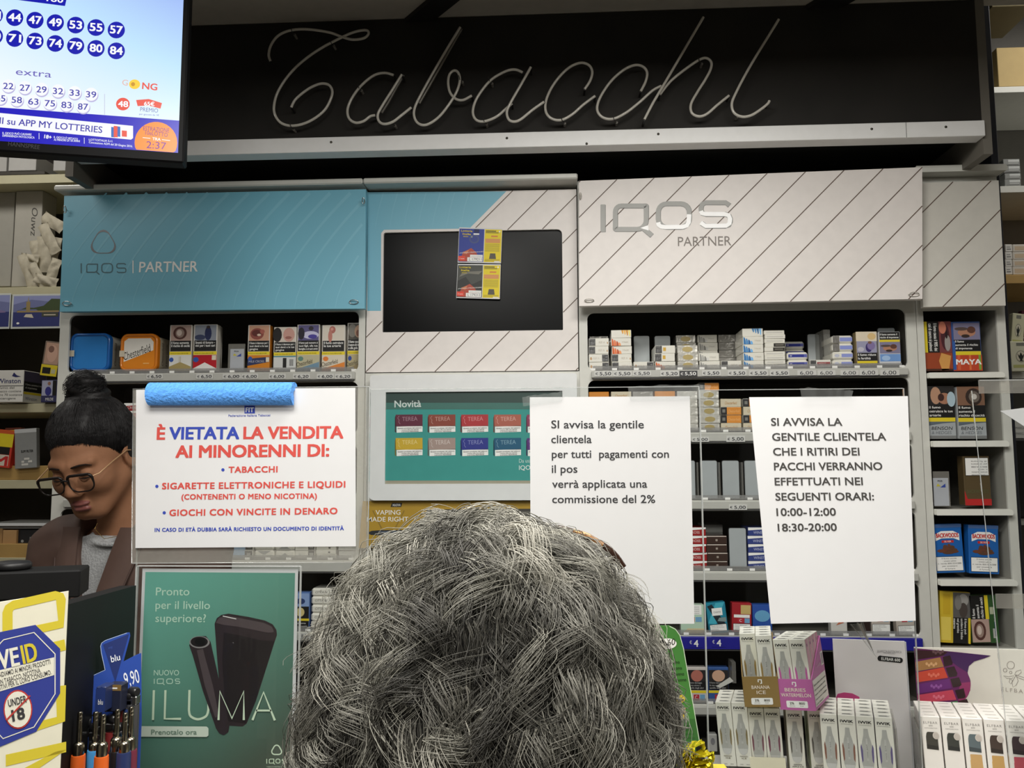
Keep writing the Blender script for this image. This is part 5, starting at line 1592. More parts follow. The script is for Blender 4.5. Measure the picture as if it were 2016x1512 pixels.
# ------------------------------------------------------------------ right bay behind the dark posts
YR = 2.5
rx0, rx1 = X(1984, 700, YR), XR - .02
rb = thing('wall_shelving', 'grey shelving bay at far right behind the dark posts', 'shelving', ((rx0 + rx1) / 2, YR, .2))
GRY = M(118, 116, 112, .6)
MB().box(rx0 - .06, rx1, YR + .3, YR + .32, .2, HC - .01, GRY).build('back_panel', rb)
POST = M(34, 36, 44, .4)
xq = NX1 + .002
MB().box(xq, xq + .017, YF + .02, YR - .003, .2, HC - .01, POST, .002).build('upright', rb)
MB().box(xq + .019, xq + .033, YF + .05, YR - .003, .2, HC - .01, M(44, 44, 50, .4), .002).build('upright', rb)
for v0, v1, m_ in ((170, 182, FRAME), (366, 379, FRAME), (541, 558, WOOD), (733, 745, FRAME), (1020, 1034, FRAME)):
    MB().box(rx0 - .055, rx1, YR, YR + .298, Z(1998, v1, YR), Z(1998, v0, YR), m_, .001).build('board', rb)
lbox('carton', 'box', 'brown cardboard box on the top right board', 1964, 93, 2040, 170, YR + .03, .2, M(176, 152, 100, .7))
lbox('carton', 'box', 'flat cardboard edge above the brown box, top right', 1952, -30, 2040, 12, YR + .02, .2, M(120, 110, 80, .7))
def film(F):
    fr(F, .3, .55, .95, .9, M(190, 192, 190), 1); fr(F, .1, .1, .9, .2, M(110, 110, 108), 1.2); fr(F, .3, .3, .9, .45, M(170, 172, 170), 1)
SIL = M(150, 152, 150, .25, .2, coat=.5)
for i, (u0, u1, a, b) in enumerate(((1978, 2010, 353, 366), (1978, 2010, 341, 353), (1976, 2009, 326, 340), (1975, 2008, 313, 326))):
    lbox('cigarette_pack', 'cigarette pack', 'silver film-wrapped pack, %s of the pile above narrow cabinet' % (ORD[i] + ' up' if i else 'lowest'), u0, a, u1, b, YR + .01, .05, SIL, film, 0, 'silver packs piled at far right')
for i, (a, b) in enumerate(((525, 540.5), (511, 525), (496, 510.5), (481, 495.5))):
    lbox('cigarette_pack', 'cigarette pack', 'small white pack, %s of left pile on wooden board' % (ORD[i] + ' up' if i else 'lowest'), 1979, a, 1993, b, YR + .01, .05, M(206, 204, 198, .4), lambda F: (fr(F, .2, .3, .8, .4, M(90, 90, 90)), fr(F, .2, .6, .7, .68, M(120, 120, 120))), 0, 'white packs on the wooden board at right')
    lbox('cigarette_pack', 'cigarette pack', 'pink-banded white pack, %s of right pile on wooden board' % (ORD[i] + ' up' if i else 'lowest'), 1994, a, 2030, b, YR + .012, .05, M(206, 200, 190, .4), lambda F: fr(F, .1, .2, .9, .75, M(196, 176, 150)), 0, 'white packs on the wooden board at right')
def eagle(F):
    fe(F, .5, .5, .26, .2, M(150, 148, 130), 1); fe(F, .5, .5, .22, .17, CREAM, 1.5)
    fp(F, [(.32, .6), (.42, .52), (.47, .6), (.5, .64), (.53, .6), (.58, .52), (.68, .6), (.6, .44), (.55, .4), (.58, .34), (.42, .34), (.45, .4), (.4, .44)], Minks(36, 40, 34), 2)
    fr(F, .1, .12, .9, .22, M(176, 176, 110), 1); fr(F, .3, .85, .7, .95, M(120, 120, 110), 1)
lbox('tobacco_pouch', 'tobacco pouch', 'leaning cream pouch with eagle emblem at upper right', 1988, 617, 2012, 684, YR - .004, .02, M(196, 194, 164, .5), eagle, .12)
lbox('tobacco_pouch', 'tobacco pouch', 'dark red pouch behind the cream eagle pouches', 2006, 612, 2040, 690, YR + .03, .02, M(70, 26, 40, .4), lambda F: (fe(F, .3, .55, .12, .1, M(190, 90, 60)), ft(F, 'Londoner', .1, .3, .1, INKW, 2, .8)), .1)
lbox('tobacco_pouch', 'tobacco pouch', 'upright cream pouch with round eagle emblem at lower right', 1990, 672, 2030, 731, YR - .03, .02, M(206, 204, 180, .5), eagle)
lbox('card_terminal', 'payment terminal', 'black and white terminal seen through acrylic at far right', 1996, 866, 2060, 1018, YR - .02, .08, M(22, 22, 24, .3), lambda F: (F.rrect(.002, .1 * F.h, F.w * .9, F.h * .97, .02, M(12, 12, 13, .2), 1),))
lbox('label_box', 'box', 'white box with small print above the black terminal', 1993, 826, 2060, 863, YR - .01, .08, M(206, 206, 200, .5), lambda F: [ft(F, 'MARCA DA BOLLO', .1, .2 + .3 * i, .12, M(120, 120, 120), 2, .7) for i in range(2)])
# ------------------------------------------------------------------ sales counter
ZC = 1.12
cx0, cx1 = -1.15, 1.25
cnt = thing('sales_counter', 'long sales counter with raised grey top carrying displays and acrylic screens', 'counter', (0, 1.0, 0))
MB().box(cx0, cx1, .70, 1.315, ZC - .03, ZC, M(176, 174, 168, .35, scale=12), .004).build('worktop', cnt)
MB().box(cx0 + .02, cx1 - .02, .74, 1.29, .1, ZC - .0305, M(70, 62, 56, .5, scale=10)).build('body', cnt)
MB().box(cx0 + .05, cx1 - .05, .78, 1.25, 0, .0995, M(30, 30, 30, .6)).build('plinth', cnt)

# ------------------------------------------------------------------ clear acrylic screens
YP = 1.14
def pane(u0, u1, v0, label, y=YP, t=.003):
    x0, x1, z1 = X(u0, 1100, y), X(u1, 1100, y), Z((u0 + u1) / 2, v0, y)
    o = thing('acrylic_screen', label, 'screen', ((x0 + x1) / 2, y, ZC))
    MB().box(x0, x1, y, y + t, ZC + .0005, z1 - .0006, ACRYL).build('sheet', o)
    MB().box(x0, x1, y, y + t, z1 - .0005, z1 + .0004, EDGE).build('top_edge', o)
    MB().box(x0 - .0012, x0 - .0001, y, y + t, ZC + .0005, z1, EDGE).build('side_edge', o)
    MB().box(x1 + .0001, x1 + .0012, y, y + t, ZC + .0005, z1, EDGE).build('side_edge', o)
    return o
pane(269, 722.5, 763, 'clear acrylic screen at left carrying the sale ban notice')
pane(725, 1384, 763.5, 'clear acrylic screen in the middle behind the customer and centre notice', YP + .004)
pane(1387, 1795, 766, 'clear acrylic screen at right carrying the collection hours notice')
# right hand screen with its folded top band, seen slightly turned
ys = 1.10
q = [P(1913, 769, ys), P(2060, 770, ys), P(2060, 1512, ys), P(1978, 1512, ys)]
o = thing('acrylic_screen', 'clear acrylic screen at far right with hazy holder bands', 'screen', (q[2].x, ys, ZC))
zz = ZC + .0005
bl = V3((q[3].x + .012, ys, zz)); br = V3((q[2].x, ys, zz))
MB().prism([bl, br, q[1], q[0]], (0, .003, 0), ACRYL).build('sheet', o)
MB().tube([q[0], bl], .0006, EDGE, 6).build('side_edge', o)
mb, F = pb(1929, 747, 2060, 774, ys - .004, .0035, HAZY, 0)
fr(F, .0, .92, 1, 1, EDGE, 1)
mb.build('top_band', o)
mb, F = pb(1963, 1170, 2060, 1198, ys - .004, .0035, HAZY, 0)
mb.build('lower_band', o)
mb = MB()
F = Face(mb, (0, 1.16, 0))  # plain white triangle standing behind the far right screen
F.ppoly([(1969, 809), (2060, 797), (2060, 868)], PAPER, 0)
F.ppoly([(1969, 809), (2060, 797), (2060, 868)], PAPER, 3)
tag(mb.build('white_wedge'), 'pointed white wedge poking in at the right edge', 'sheet')

# ------------------------------------------------------------------ printed notices
def sheet(q, nb=0.0, mat=PAPER, t=.0004):
    mb = MB()
    F = quadpanel(mb, q, t, mat)
    return mb, F
RD, BL_ = Minks(206, 78, 70), Minks(52, 72, 172)
yq = YP - .006
mb, F = sheet([P(268, 767.5, yq), P(699.5, 763.5, yq), P(700.5, 1075.5, yq), P(266.5, 1079, yq)])
B = .045
F.ptext('È', (309.5, 865), (324, 865), 23, RD, 1, B)
F.ptext('VIETATA', (334, 864.5), (470, 864), 23, BL_, 1, B)
F.ptext('LA VENDITA', (480, 863.8), (675, 862.5), 23, RD, 1, B)
F.ptext('AI MINORENNI DI:', (346.5, 900.7), (647, 898), 23, RD, 1, B)
for t, a, b, h, bu in (('TABACCHI', (450.5, 930.5), (546, 929.5), 11.5, (439, 925)), ('SIGARETTE ELETTRONICHE E LIQUIDI', (319.6, 963), (679.4, 959.5), 12, (309, 957.5)), ('(CONTENENTI O MENO NICOTINA)', (357.7, 983.3), (623.6, 981.5), 10, None), ('GIOCHI CON VINCITE IN DENARO', (334, 1015.5), (664, 1011.8), 12, (323.5, 1009.5))):
    F.ptext(t, a, b, h, RD, 1, B, 0, 1.1)
    if bu: F.pell(*bu, 3.2, 3.2, BL_, 1)
F.ptext('IN CASO DI ETÀ DUBBIA SARÀ RICHIESTO UN DOCUMENTO DI IDENTITÀ', (305, 1046.7), (676.7, 1043.6), 7, BL_, 1, B, 0, 1.1)
F.ppoly([(481.5, 799), (502, 799), (502, 814), (481.5, 814)], BL_, 1)
F.ptext('FIT', (484, 811.5), (499.5, 811.5), 9, INKW, 2, .02)
F.ptext('Federazione Italiana Tabaccai', (450, 820.5), (532, 819.5), 4.2, BL_, 1, .01)
tag(mb.build('paper_notice'), 'white notice in red and blue capitals banning sale to minors', 'notice')
# its clear sleeve and the foam tube gripping the top
so = thing('clear_sleeve', 'clear plastic sleeve around the sale ban notice', 'sleeve', P(490, 1105, yq))
q = [P(262, 766, yq + .003), P(722, 761, yq + .003), P(722, 1107, yq + .003), P(259, 1109, yq + .003)]
MB().prism(q, (0, .0008, 0), HAZY).build('sheet', so)
MB().tube(q, .0009, EDGE, 5, closed=True).build('edge', so)
mb = MB()
FOAM = M(84, 150, 228, .9, bump=.6, vary=.16, scale=220)
a, b = P(296, 776, yq - .001), P(580, 775.5, yq - .001)
rf = 23.5 * yq / FPX
n = 22
prof = [(rf * math.cos(t), rf * math.sin(t)) for t in [math.radians(-90 + 10 + 340 * i / (n - 1)) for i in range(n)]]
inn = [(rf * .32 * math.cos(t), rf * .32 * math.sin(t)) for t in [math.radians(-90 + 25 + 310 * i / (n - 1)) for i in range(n)]]
loop = [V3((a.x, a.y + p, a.z + r)) for p, r in prof + inn[::-1]]
mb.prism(loop, (b.x - a.x, 0, b.z - a.z), FOAM, smooth=False)
for f_ in range(len(mb.sm)): mb.sm[f_] = len(mb.f[f_]) == 4
tag(mb.build('foam_tube'), 'slit blue foam tube gripping the top edge of the red notice', 'foam tube')

yc_ = YP - .006
mb, F = sheet([P(1043, 782, yc_), P(1358, 780, yc_), P(1367, 1228, yc_), P(1045.5, 1229, yc_)])
KI = M(52, 52, 54, .7, vary=0)
for t, a, b in (('SI avvisa la gentile', (1085.5, 843), (1267.3, 843)), ('clientela', (1085.5, 872.2), (1164.6, 872)), ('per tutti  pagamenti con', (1086.6, 901.4), (1316.7, 901)), ('il pos', (1086.6, 930.8), (1136.5, 930.5)), ('verrà applicata una', (1087.4, 960.2), (1274, 959.8)), ('commissione del 2%', (1087.4, 990.2), (1289.7, 990))):
    F.ptext(t, a, b, 15.2, KI, 1, .0125)
tag(mb.build('paper_notice'), 'white printed notice about card payment commission, centre', 'notice')
mb, F = sheet([P(1475, 782, 1.105), P(1787, 780, 1.105), P(1803, 1222, 1.075), P(1518, 1228, 1.075)])
for t, a, b in (('SI AVVISA LA', (1518.6, 838), (1658, 838)), ('GENTILE CLIENTELA', (1520.7, 867.6), (1744.3, 867)), ('CHE I RITIRI DEI', (1522.6, 896.7), (1692, 896.3)), ('PACCHI VERRANNO', (1524.4, 925.8), (1737, 925)), ('EFFETTUATI NEI', (1525.8, 955.4), (1698.5, 954.8)), ('SEGUENTI ORARI:', (1527.3, 985.3), (1720.5, 984.6)), ('10:00-12:00', (1529.2, 1015.5), (1645.6, 1015)), ('18:30-20:00', (1531.8, 1046), (1647.4, 1045))):
    F.ptext(t, a, b, 14.6, M(62, 60, 58, .7, vary=0), 1, .022)
tag(mb.build('paper_notice'), 'white printed notice of parcel collection hours, right', 'notice')
def tape(q, y, label):
    mb = MB()
    nx = 14
    top, bot = [], []
    for i in range(nx):
        t = i / (nx - 1)
        def L(a, b): return (a[0] + (b[0] - a[0]) * t, a[1] + (b[1] - a[1]) * t)
        a_, b_ = L(q[0], q[1]), L(q[3], q[2])
        top.append(P(a_[0], a_[1] + random.uniform(-1.5, 1.5), y - random.uniform(0, .003)))
        bot.append(P(b_[0], b_[1], y - random.uniform(0, .0006)))
    mb.add(top + bot, [[i, i + 1, nx + i + 1, nx + i] for i in range(nx - 1)], TAPE)
    tag(mb.build('clear_tape'), label, 'tape')
tape([(1236, 760), (1400, 757), (1392, 786), (1240, 788)], YP - .008, 'crumpled clear tape holding the centre notice at its top right')
tape([(1028, 782), (1110, 770), (1106, 790), (1030, 800)], YP - .008, 'clear tape at the top left corner of centre notice')
tape([(1575, 763), (1680, 768), (1676, 784), (1578, 783)], 1.10, 'crinkled clear tape on top of the collection hours notice')
tape([(1672, 1228), (1700, 1226), (1722, 1290), (1730, 1300)], 1.10, 'clear tape strip dangling below the collection hours notice')

# ------------------------------------------------------------------ green A4 poster in an acrylic stand
yg = 1.112
def grad_mat(name, c0, c1, c2_, rough=.35):
    m = bpy.data.materials.new(name)
    m.use_nodes = True
    nt = m.node_tree
    bs = nt.nodes['Principled BSDF']
    bs.inputs['Roughness'].default_value = rough
    tc = nt.nodes.new('ShaderNodeTexCoord')
    sp = nt.nodes.new('ShaderNodeSeparateXYZ')
    nt.links.new(tc.outputs['Generated'], sp.inputs[0])
    a = nt.nodes.new('ShaderNodeMath'); a.operation = 'MULTIPLY_ADD'
    a.inputs[1].default_value = .42
    b = nt.nodes.new('ShaderNodeMath'); b.operation = 'MULTIPLY_ADD'
    b.inputs[1].default_value = -.72; b.inputs[2].default_value = .72
    nt.links.new(sp.outputs['Z'], b.inputs[0])
    nt.links.new(sp.outputs['X'], a.inputs[0]); nt.links.new(b.outputs[0], a.inputs[2])
    cr = nt.nodes.new('ShaderNodeValToRGB')
    nt.links.new(a.outputs[0], cr.inputs[0])
    def cc(c): return (lin(c[0]) * 1.08, lin(c[1]) * 1.08, lin(c[2]) * 1.08, 1)
    e = cr.color_ramp.elements
    e[0].position = .1; e[0].color = cc(c0)
    e[1].position = .95; e[1].color = cc(c2_)
    x = e.new(.5); x.color = cc(c1)
    nt.links.new(cr.outputs[0], bs.inputs['Base Color'])
    return m
po = thing('poster_stand', 'green advertising poster with dark gadget in a clear upright stand', 'poster', P(430, 1560, yg))
def crop5b(x, y): return (x / 3.78, 1112 + y / 3.78)
TLp, TRp = P(280.5, 1119.5, yg), P(587, 1121, yg)
hz = .297
def dn(p): return V3((p.x, yg, p.z - hz))
mb = MB()
F = quadpanel(mb, [TLp, TRp, dn(TRp), dn(TLp)], .001, PAPER)
g0, g1 = F.px(286.5, 1126), F.px(581, 1128)
GM = grad_mat('poster_green', (112, 176, 160), (98, 146, 130), (78, 90, 78))
pmb = MB()
Fp = Face(pmb, F.O, F.U, F.V)
Fp.poly([(g0[0], .006), (g1[0], .006), (g1[0], g1[1]), (g0[0], g0[1])], GM, 1)
MINT = Minks(196, 226, 206)
Fp.ptext('Pronto', (307, 1172), (373, 1172), 15.5, MINT, 2, .004)
Fp.ptext('per il livello', (306.3, 1198.5), (413.5, 1199), 15.5, MINT, 2, .004)
Fp.ptext('superiore?', (306, 1224.4), (405.5, 1224.8), 15.5, MINT, 2, .004)
Fp.ptext('NUOVO', (303, 1329.5), (352.6, 1329.5), 10.5, MINT, 2, .004)
iqos(Fp, (((304, 1336), (304, 1346)), (310, 1336.5, 322, 1345.5), (328.5, 1336.5, 340, 1345.5), (345.5, 1336.5, 354, 1345.5)), 1.6, [MINT] * 4)
DV, DV2, DV3 = M(58, 50, 52, .3), M(88, 78, 80, .3), M(40, 35, 36, .45)
body = [(422.7, 1228), (427, 1217), (436, 1210.5), (450, 1208), (490, 1214.5), (522, 1221.6), (537, 1229), (544.5, 1240), (545.5, 1250), (541.7, 1261), (504, 1380), (486, 1424), (478, 1430), (444, 1428), (438, 1416), (428, 1300)]
Fp.ppoly(body, DV, 2)
Fp.ppoly([(425, 1226), (432, 1216), (450, 1212), (520, 1226), (536, 1234), (540, 1244), (530, 1246), (470, 1234), (440, 1230)], DV2, 3)
Fp.ppoly([(441, 1245), (470, 1250), (510, 1260), (540, 1262), (503, 1380), (484, 1424), (450, 1420), (443, 1380), (438, 1300)], DV3, 3)
Fp.pstroke([(439, 1212.5), (465.6, 1218.4)], 1.5, INKW, 4)
Fp.ppoly([(373, 1270), (381, 1258), (394, 1252), (406, 1252), (415, 1263), (430, 1330), (452, 1428), (450, 1441), (441, 1447), (432, 1443), (426, 1434), (400, 1360), (380, 1290)], DV, 4)
Fp.ppoly([(388, 1280), (400, 1277), (420, 1350), (432, 1410), (424, 1412), (404, 1350)], DV2, 5)
Fp.pell(393.5, 1264, 20, 12, M(150, 146, 146, .3), 5)
Fp.pell(393, 1263, 17, 10, DV3, 6)
Fp.pell(395, 1263, 11, 7, BLACK, 7)
TH = 4.4
LM = Minks(214, 232, 206)
Fp.pstroke([crop5b(1143, 1152), crop5b(1150, 930)], TH, LM, 8)
Fp.pstroke([crop5b(1236, 930), crop5b(1230, 1143), crop5b(1352, 1143)], TH, LM, 8)
Fp.pstroke([crop5b(1412, 930)] + [crop5b(*p) for p in sm2([(1408, 1080), (1420, 1125), (1475, 1148), (1535, 1125), (1552, 1080)], 4)] + [crop5b(1556, 930)], TH, LM, 3.5)
Fp.pstroke([crop5b(1630, 1152), crop5b(1640, 938), crop5b(1730, 1140), crop5b(1818, 938), crop5b(1818, 1152)], TH, LM, 8)
Fp.pstroke([(498, 1417), (519.8, 1362), (542, 1417.5)], TH, LM, 8)
Fp.pstroke([(505, 1398), (535, 1398)], TH * .8, LM, 8)
Fp.ppoly([(275, 1428.7), (408, 1429.5), (411.5, 1433), (411.5, 1447), (408, 1450), (275, 1449.5)], Minks(216, 226, 212), 8)
Fp.ptext('Prenotalo ora', (299, 1445), (388.5, 1445), 9.5, Minks(112, 138, 122), 9, .015)
ring = []
for i in range(24):
    a = 2 * math.pi * i / 24 + math.pi / 2
    r_ = 9.2 + 1.2 * math.cos(3 * (a - math.pi / 2))
    ring.append((545 + r_ * math.cos(a), 1477 - r_ * math.sin(a)))
Fp.pstroke(ring, 2.4, LM, 3, True)
iqos(Fp, (((525.5, 1493.5), (525.5, 1503)), (530.5, 1494, 539.5, 1502), (543.5, 1494, 551.5, 1502), (556, 1494, 562.5, 1502)), 1.5, [LM] * 4, 3)
Fp.ptext('TOBACCO HEATING SYSTEM', (525, 1510.5), (563, 1510.5), 2.2, LM, 3)
sh = mb.build('paper', po)
pmb.build('print', po)
mb = MB()
e0, e1 = P(271, 1115, yg - .002), P(591, 1116, yg - .002)
mb.box(e0.x, e1.x, yg - .0035, yg - .002, ZC + .0008, e0.z, ACRYL)
mb.box(e0.x, e1.x, yg + .0012, yg + .0025, ZC + .0008, e0.z, ACRYL)
mb.build('holder', po)
mb = MB()
mb.box(e0.x, e1.x, yg - .0035, yg + .0025, e0.z, e0.z + .001, EDGE)
mb.box(e0.x - .001, e0.x, yg - .0035, yg + .0025, ZC + .0008, e0.z, EDGE)
mb.box(e1.x, e1.x + .001, yg - .0035, yg + .0025, ZC + .0008, e0.z, EDGE)
mb.build('holder_edge', po)
MB().box(e0.x, e1.x, yg - .06, yg + .02, ZC, ZC + .0007, ACRYL).build('base', po)

# ------------------------------------------------------------------ left front corner: ID board, black stand, lighters
def c5(x, y): return (x / 3.5, 1080 + y / 3.5)
TR_, BR_, TL_ = P(134.5, 1164, .80), P(133.5, 1560, .80), P(-110, 1203, .758)
dz = TR_.z - ZC - .004
BR2 = V3((TR_.x, TR_.y, TR_.z - dz)); BL2 = V3((TL_.x, TL_.y, BR2.z))
mb = MB()
F = quadpanel(mb, [TL_, TR_, BR2, BL2], .003, M(232, 228, 206, .5))
YEL = Minks(214, 196, 56)
NAV = Minks(50, 62, 146)
KC = Minks(234, 231, 214)
F.pstroke([c5(52, 575), c5(52, 440), c5(64, 408), c5(95, 388), c5(385, 322), c5(412, 330), c5(420, 352), c5(420, 520), c5(60, 600)], 20, YEL, 1)
F.pstroke([c5(330, 690), c5(450, 662)], 24, YEL, 1)
F.pstroke([c5(420, 945), c5(420, 1175), c5(200, 1240)], 20, YEL, 1)
F.ppoly([c5(40, 1420), c5(456, 1330), c5(456, 1402), c5(40, 1500)], YEL, 1)
F.ppoly([c5(380, 1400), c5(456, 1385), c5(200, 1560), c5(60, 1600), c5(60, 1570)], YEL, 1)
F.ppoly([c5(-120, 605), c5(0, 575), c5(245, 525), c5(415, 690), c5(415, 995), c5(250, 1260), c5(0, 1365), c5(-120, 1400), c5(-290, 1200), c5(-290, 790)], NAV, 2)
F.pstroke([c5(-60, 790), c5(0, 655), c5(25, 628), c5(235, 577), c5(380, 725), c5(380, 1000), c5(235, 1228), c5(22, 1308), c5(-40, 1240)], 2.2, KC, 3)
F.ptext('WE', c5(-62, 846), c5(137, 800), 36, KC, 4, .02)
F.ptext('ID', c5(165, 792), c5(262, 766), 36, YEL, 4, .02)
F.ppoly([c5(-120, 865), c5(374, 748), c5(374, 870), c5(-120, 1020)], KC, 3)
GK = Minks(60, 58, 60)
F.ptext('NON VENDIAMO AI MINORI PRODOTTI', c5(-100, 912), c5(350, 793), 9.5, GK, 4, .006)
F.ptext('CON TABACCO, NICOTINA', c5(-30, 945), c5(282, 851), 9.5, GK, 4, .006)
F.ptext('DISPOSITIVI PER IL LORO CONSUMO.', c5(-85, 1000), c5(358, 864), 9.5, GK, 4, .006)
F.pell(35.7, 1396, 28.5, 38.5, Minks(190, 60, 54), 4)
F.pell(35.7, 1396, 26, 35.5, KC, 5)
F.ptext('UNDER', c5(62, 1088), c5(186, 1056), 14, GK, 6, .012)
F.ptext('18', c5(92, 1188), c5(174, 1166), 22, GK, 6, .03)
F.pstroke([c5(45, 1180), c5(210, 1010)], 3.4, Minks(186, 60, 54), 7)
tag(mb.build('sign_board'), 'cream and yellow upright board with blue octagon age check sign', 'sign')

BST = M(16, 16, 16, .6, vary=.2, scale=30, spec=.25)
A0, A1 = P(120, 1194, .86), P(268, 1152.5, 1.09)
mb = MB()
dv = (A1 - A0); dv.z = 0
nrm = V3((-dv.y, dv.x, 0)).normalized() * .02
mb.prism([V3((A0.x, A0.y, ZC + .0005)), V3((A1.x, A1.y, ZC + .0005)), A1, A0], nrm, BST)
tag(mb.build('black_partition'), 'plain black partition panel behind the lighters, left of the poster', 'partition')
K0 = P(158.5, 1122, 1.03)
U_ = V3((.94, .34, 0)).normalized(); W_ = V3((-.34, .94, 0)).normalized()
KM = Matrix(((U_.x, W_.x, 0, K0.x), (U_.y, W_.y, 0, K0.y), (0, 0, 1, K0.z), (0, 0, 0, 1)))
blk = thing('black_cabinet', 'low black cabinet with flat top at lower left, before the clerk', 'cabinet', K0 - U_ * .2)
MB().box(-.42, 0, 0, .06, -.034, 0, BST, .002, KM).build('top', blk)
MB().box(-.42, -.02, .01, .055, -(K0.z - ZC), -.0345, BST, .002, KM).build('body', blk)
mb = MB().lathe([(.02, 0), (.0225, .002), (.0225, .007), (.02, .0095), (.012, .0105)], Matrix.Translation(KM @ V3((-.085, .033, .0003))), M(20, 20, 21, .5), 24)
tag(mb.build('round_cap'), 'black round cap lying on the low black cabinet', 'cap')
mb = MB().box(-.205, -.122, .008, .045, .0003, .026, M(190, 36, 40, .4, coat=.3), .001, KM)
Fk = Face(mb, KM @ V3((-.122, .008, .0003)), W_, (0, 0, 1))
Fk.rect(.0, .0, .037, .005, INKW, 1)
Fk = Face(mb, KM @ V3((-.205, .008, .0003)), U_, (0, 0, 1))
Fk.poly([(.06, 0), (.083, 0), (.083, .007), (.06, .012)], INKW, 1)
tag(mb.build('small_box'), 'red and white small box on black cabinet at left edge', 'box')

# blue vape display card with its demo device
bU = V3((math.cos(math.radians(30)), math.sin(math.radians(30)), 0))
yb0 = .985
mb = MB()
O_ = P(171, 1405, .955)
F = Face(mb, O_, bU, (0, 0, 1))
BLU = M(46, 76, 160, .35, coat=.3)
crd = [(171, 1420), (171.5, 1352), (175, 1340), (183, 1330), (207, 1319), (199.5, 1285), (198, 1272), (200, 1266), (207, 1261), (250, 1246), (255.5, 1245.5), (256.5, 1252), (243, 1303), (268, 1290), (278, 1286), (279, 1420)]
lp = [F.at(*F.px(*p)) for p in crd]
mb.prism(lp, -F.N * .002, BLU)
F.pstroke([(171.5, 1400), (171.5, 1352), (175, 1340), (183, 1330), (207, 1319), (199.5, 1285), (198, 1272), (200, 1266), (207, 1261), (250, 1246)], 1.0, Minks(190, 206, 230), 1)
F.ppoly([(203, 1269), (254, 1248), (227, 1342)], Minks(30, 46, 104), 1)
F.ptext('my', (214, 1278), (222, 1275), 5, Minks(60, 84, 160), 2)
F.ptext('blu', (219.5, 1304), (237, 1299), 13, Minks(226, 230, 238), 2, .008)
F.ptext('9,90', (247, 1352), (276, 1343), 27, Minks(226, 230, 238), 2, .006)
zb0 = min(p.z for p in lp)
mb.prism([F.at(*F.px(171, 1420)), F.at(*F.px(279, 1420)), V3((F.at(*F.px(279, 1420)).x, F.at(*F.px(279, 1420)).y, ZC + .001)), V3((O_.x, O_.y, ZC + .001))], -F.N * .002, BLU)
tag(mb.build('display_card'), 'blue display card with a pointed navy tag, behind the lighters', 'display card')
mb, F = pb(188, 1352, 207, 1402, .93, .02, M(34, 46, 86, .35))
ft(F, 'blu', .3, .3, .2, INKW, 2, .5)
fp(F, [(0, 0), (1, 0), (1, .9), (.6, 1), (0, .9)], M(40, 56, 110, .3), 1)
tag(mb.build('vape_pod_box'), 'small navy pod box in front of the blue card', 'box')
mb, F = pb(208, 1348, 238, 1402, .945, .016, M(30, 34, 52, .4))
fr(F, 0, .78, 1, 1, M(150, 120, 70, .35, .4), 1); fr(F, 0, 0, .12, .8, M(120, 110, 96), 1.4); fr(F, .4, .85, .75, .9, INKW, 2)
tag(mb.build('vape_pod_box'), 'navy box with bronze top in front of the blue card', 'box')

# lighters
lst = thing('lighter_stand', 'dark tray holding the lighters beside the poster', 'tray', (P(205, 1500, .93).x, .93, ZC))
a, b = P(136, 1512, .91), P(262, 1512, .91)
mb = MB()
for q in ((a.x, b.x, .885, .89), (a.x, b.x, .985, .99), (a.x, a.x + .004, .8905, .9845), (b.x - .004, b.x, .8905, .9845)):
    mb.box(*q, ZC + .0045, ZC + .07, BST)
mb.box(a.x, b.x, .885, .99, ZC + .0005, ZC + .004, BST)
mb.build('bin', lst)
GUN = M(150, 144, 130, .2, 1.0)
def lighter(cu, vtop, vcol, vbody, y, col, cname, where, rn=5.2, rc=10.5, rb=13.5):
    k = y / FPX
    p = P(cu, vtop, y)
    t = thing('gas_lighter', 'long gas lighter with %s body, %s' % (cname, where), 'lighter', (p.x, y, ZC + .005), 'long gas lighters beside the poster')
    zt, zc, zb_ = p.z, P(cu, vcol, y).z, P(cu, vbody, y).z
    T = Matrix.Translation((p.x, y, 0))
    MB().lathe([(rn * k, zc), (rn * k, zt - .010), (rn * k * .96, zt - .0098), (rn * k * .96, zt - .0088), (rn * k, zt - .0086), (rn * k, zt - .006), (rn * k * .96, zt - .0058), (rn * k * .96, zt - .005), (rn * k, zt - .0048), (rn * k, zt - .001), (rn * k * .75, zt)], T, GUN, 16).build('nozzle', t)
    MB().lathe([(rc * k, zb_), (rc * k, zc - .002), (rc * k * .8, zc), (rn * k, zc + .0008)], T, GUN, 18).build('collar', t)
    MB().lathe([(rb * k * .8, ZC + .005), (rb * k, ZC + .02), (rb * k, zb_ - .003), (rb * k * .94, zb_)], T, M(*col, .4), 18).build('body', t)
OR, BLc = (214, 96, 34), (62, 138, 196)
lighter(158, 1401, 1462, 1486, .905, OR, 'orange', 'nearest the sign board')
lighter(189, 1401, 1462, 1476, .918, BLc, 'blue', 'between the two orange ones')
lighter(203.5, 1406, 1462, 1488, .897, OR, 'orange', 'second from the sign board')
lighter(231.5, 1396, 1452, 1478, .925, (28, 28, 30), 'black', 'between orange one and poster', rn=5)
lighter(247, 1403, 1460, 1480, .915, (36, 48, 90), 'navy', 'nearest the poster', rn=5)
lighter(259, 1391, 1452, 1476, .94, (110, 40, 60), 'dark red', 'half behind the poster stand', rn=5)
random.seed(5)
PL = 'small lighter with black and chrome top packed behind long lighters'
first = True
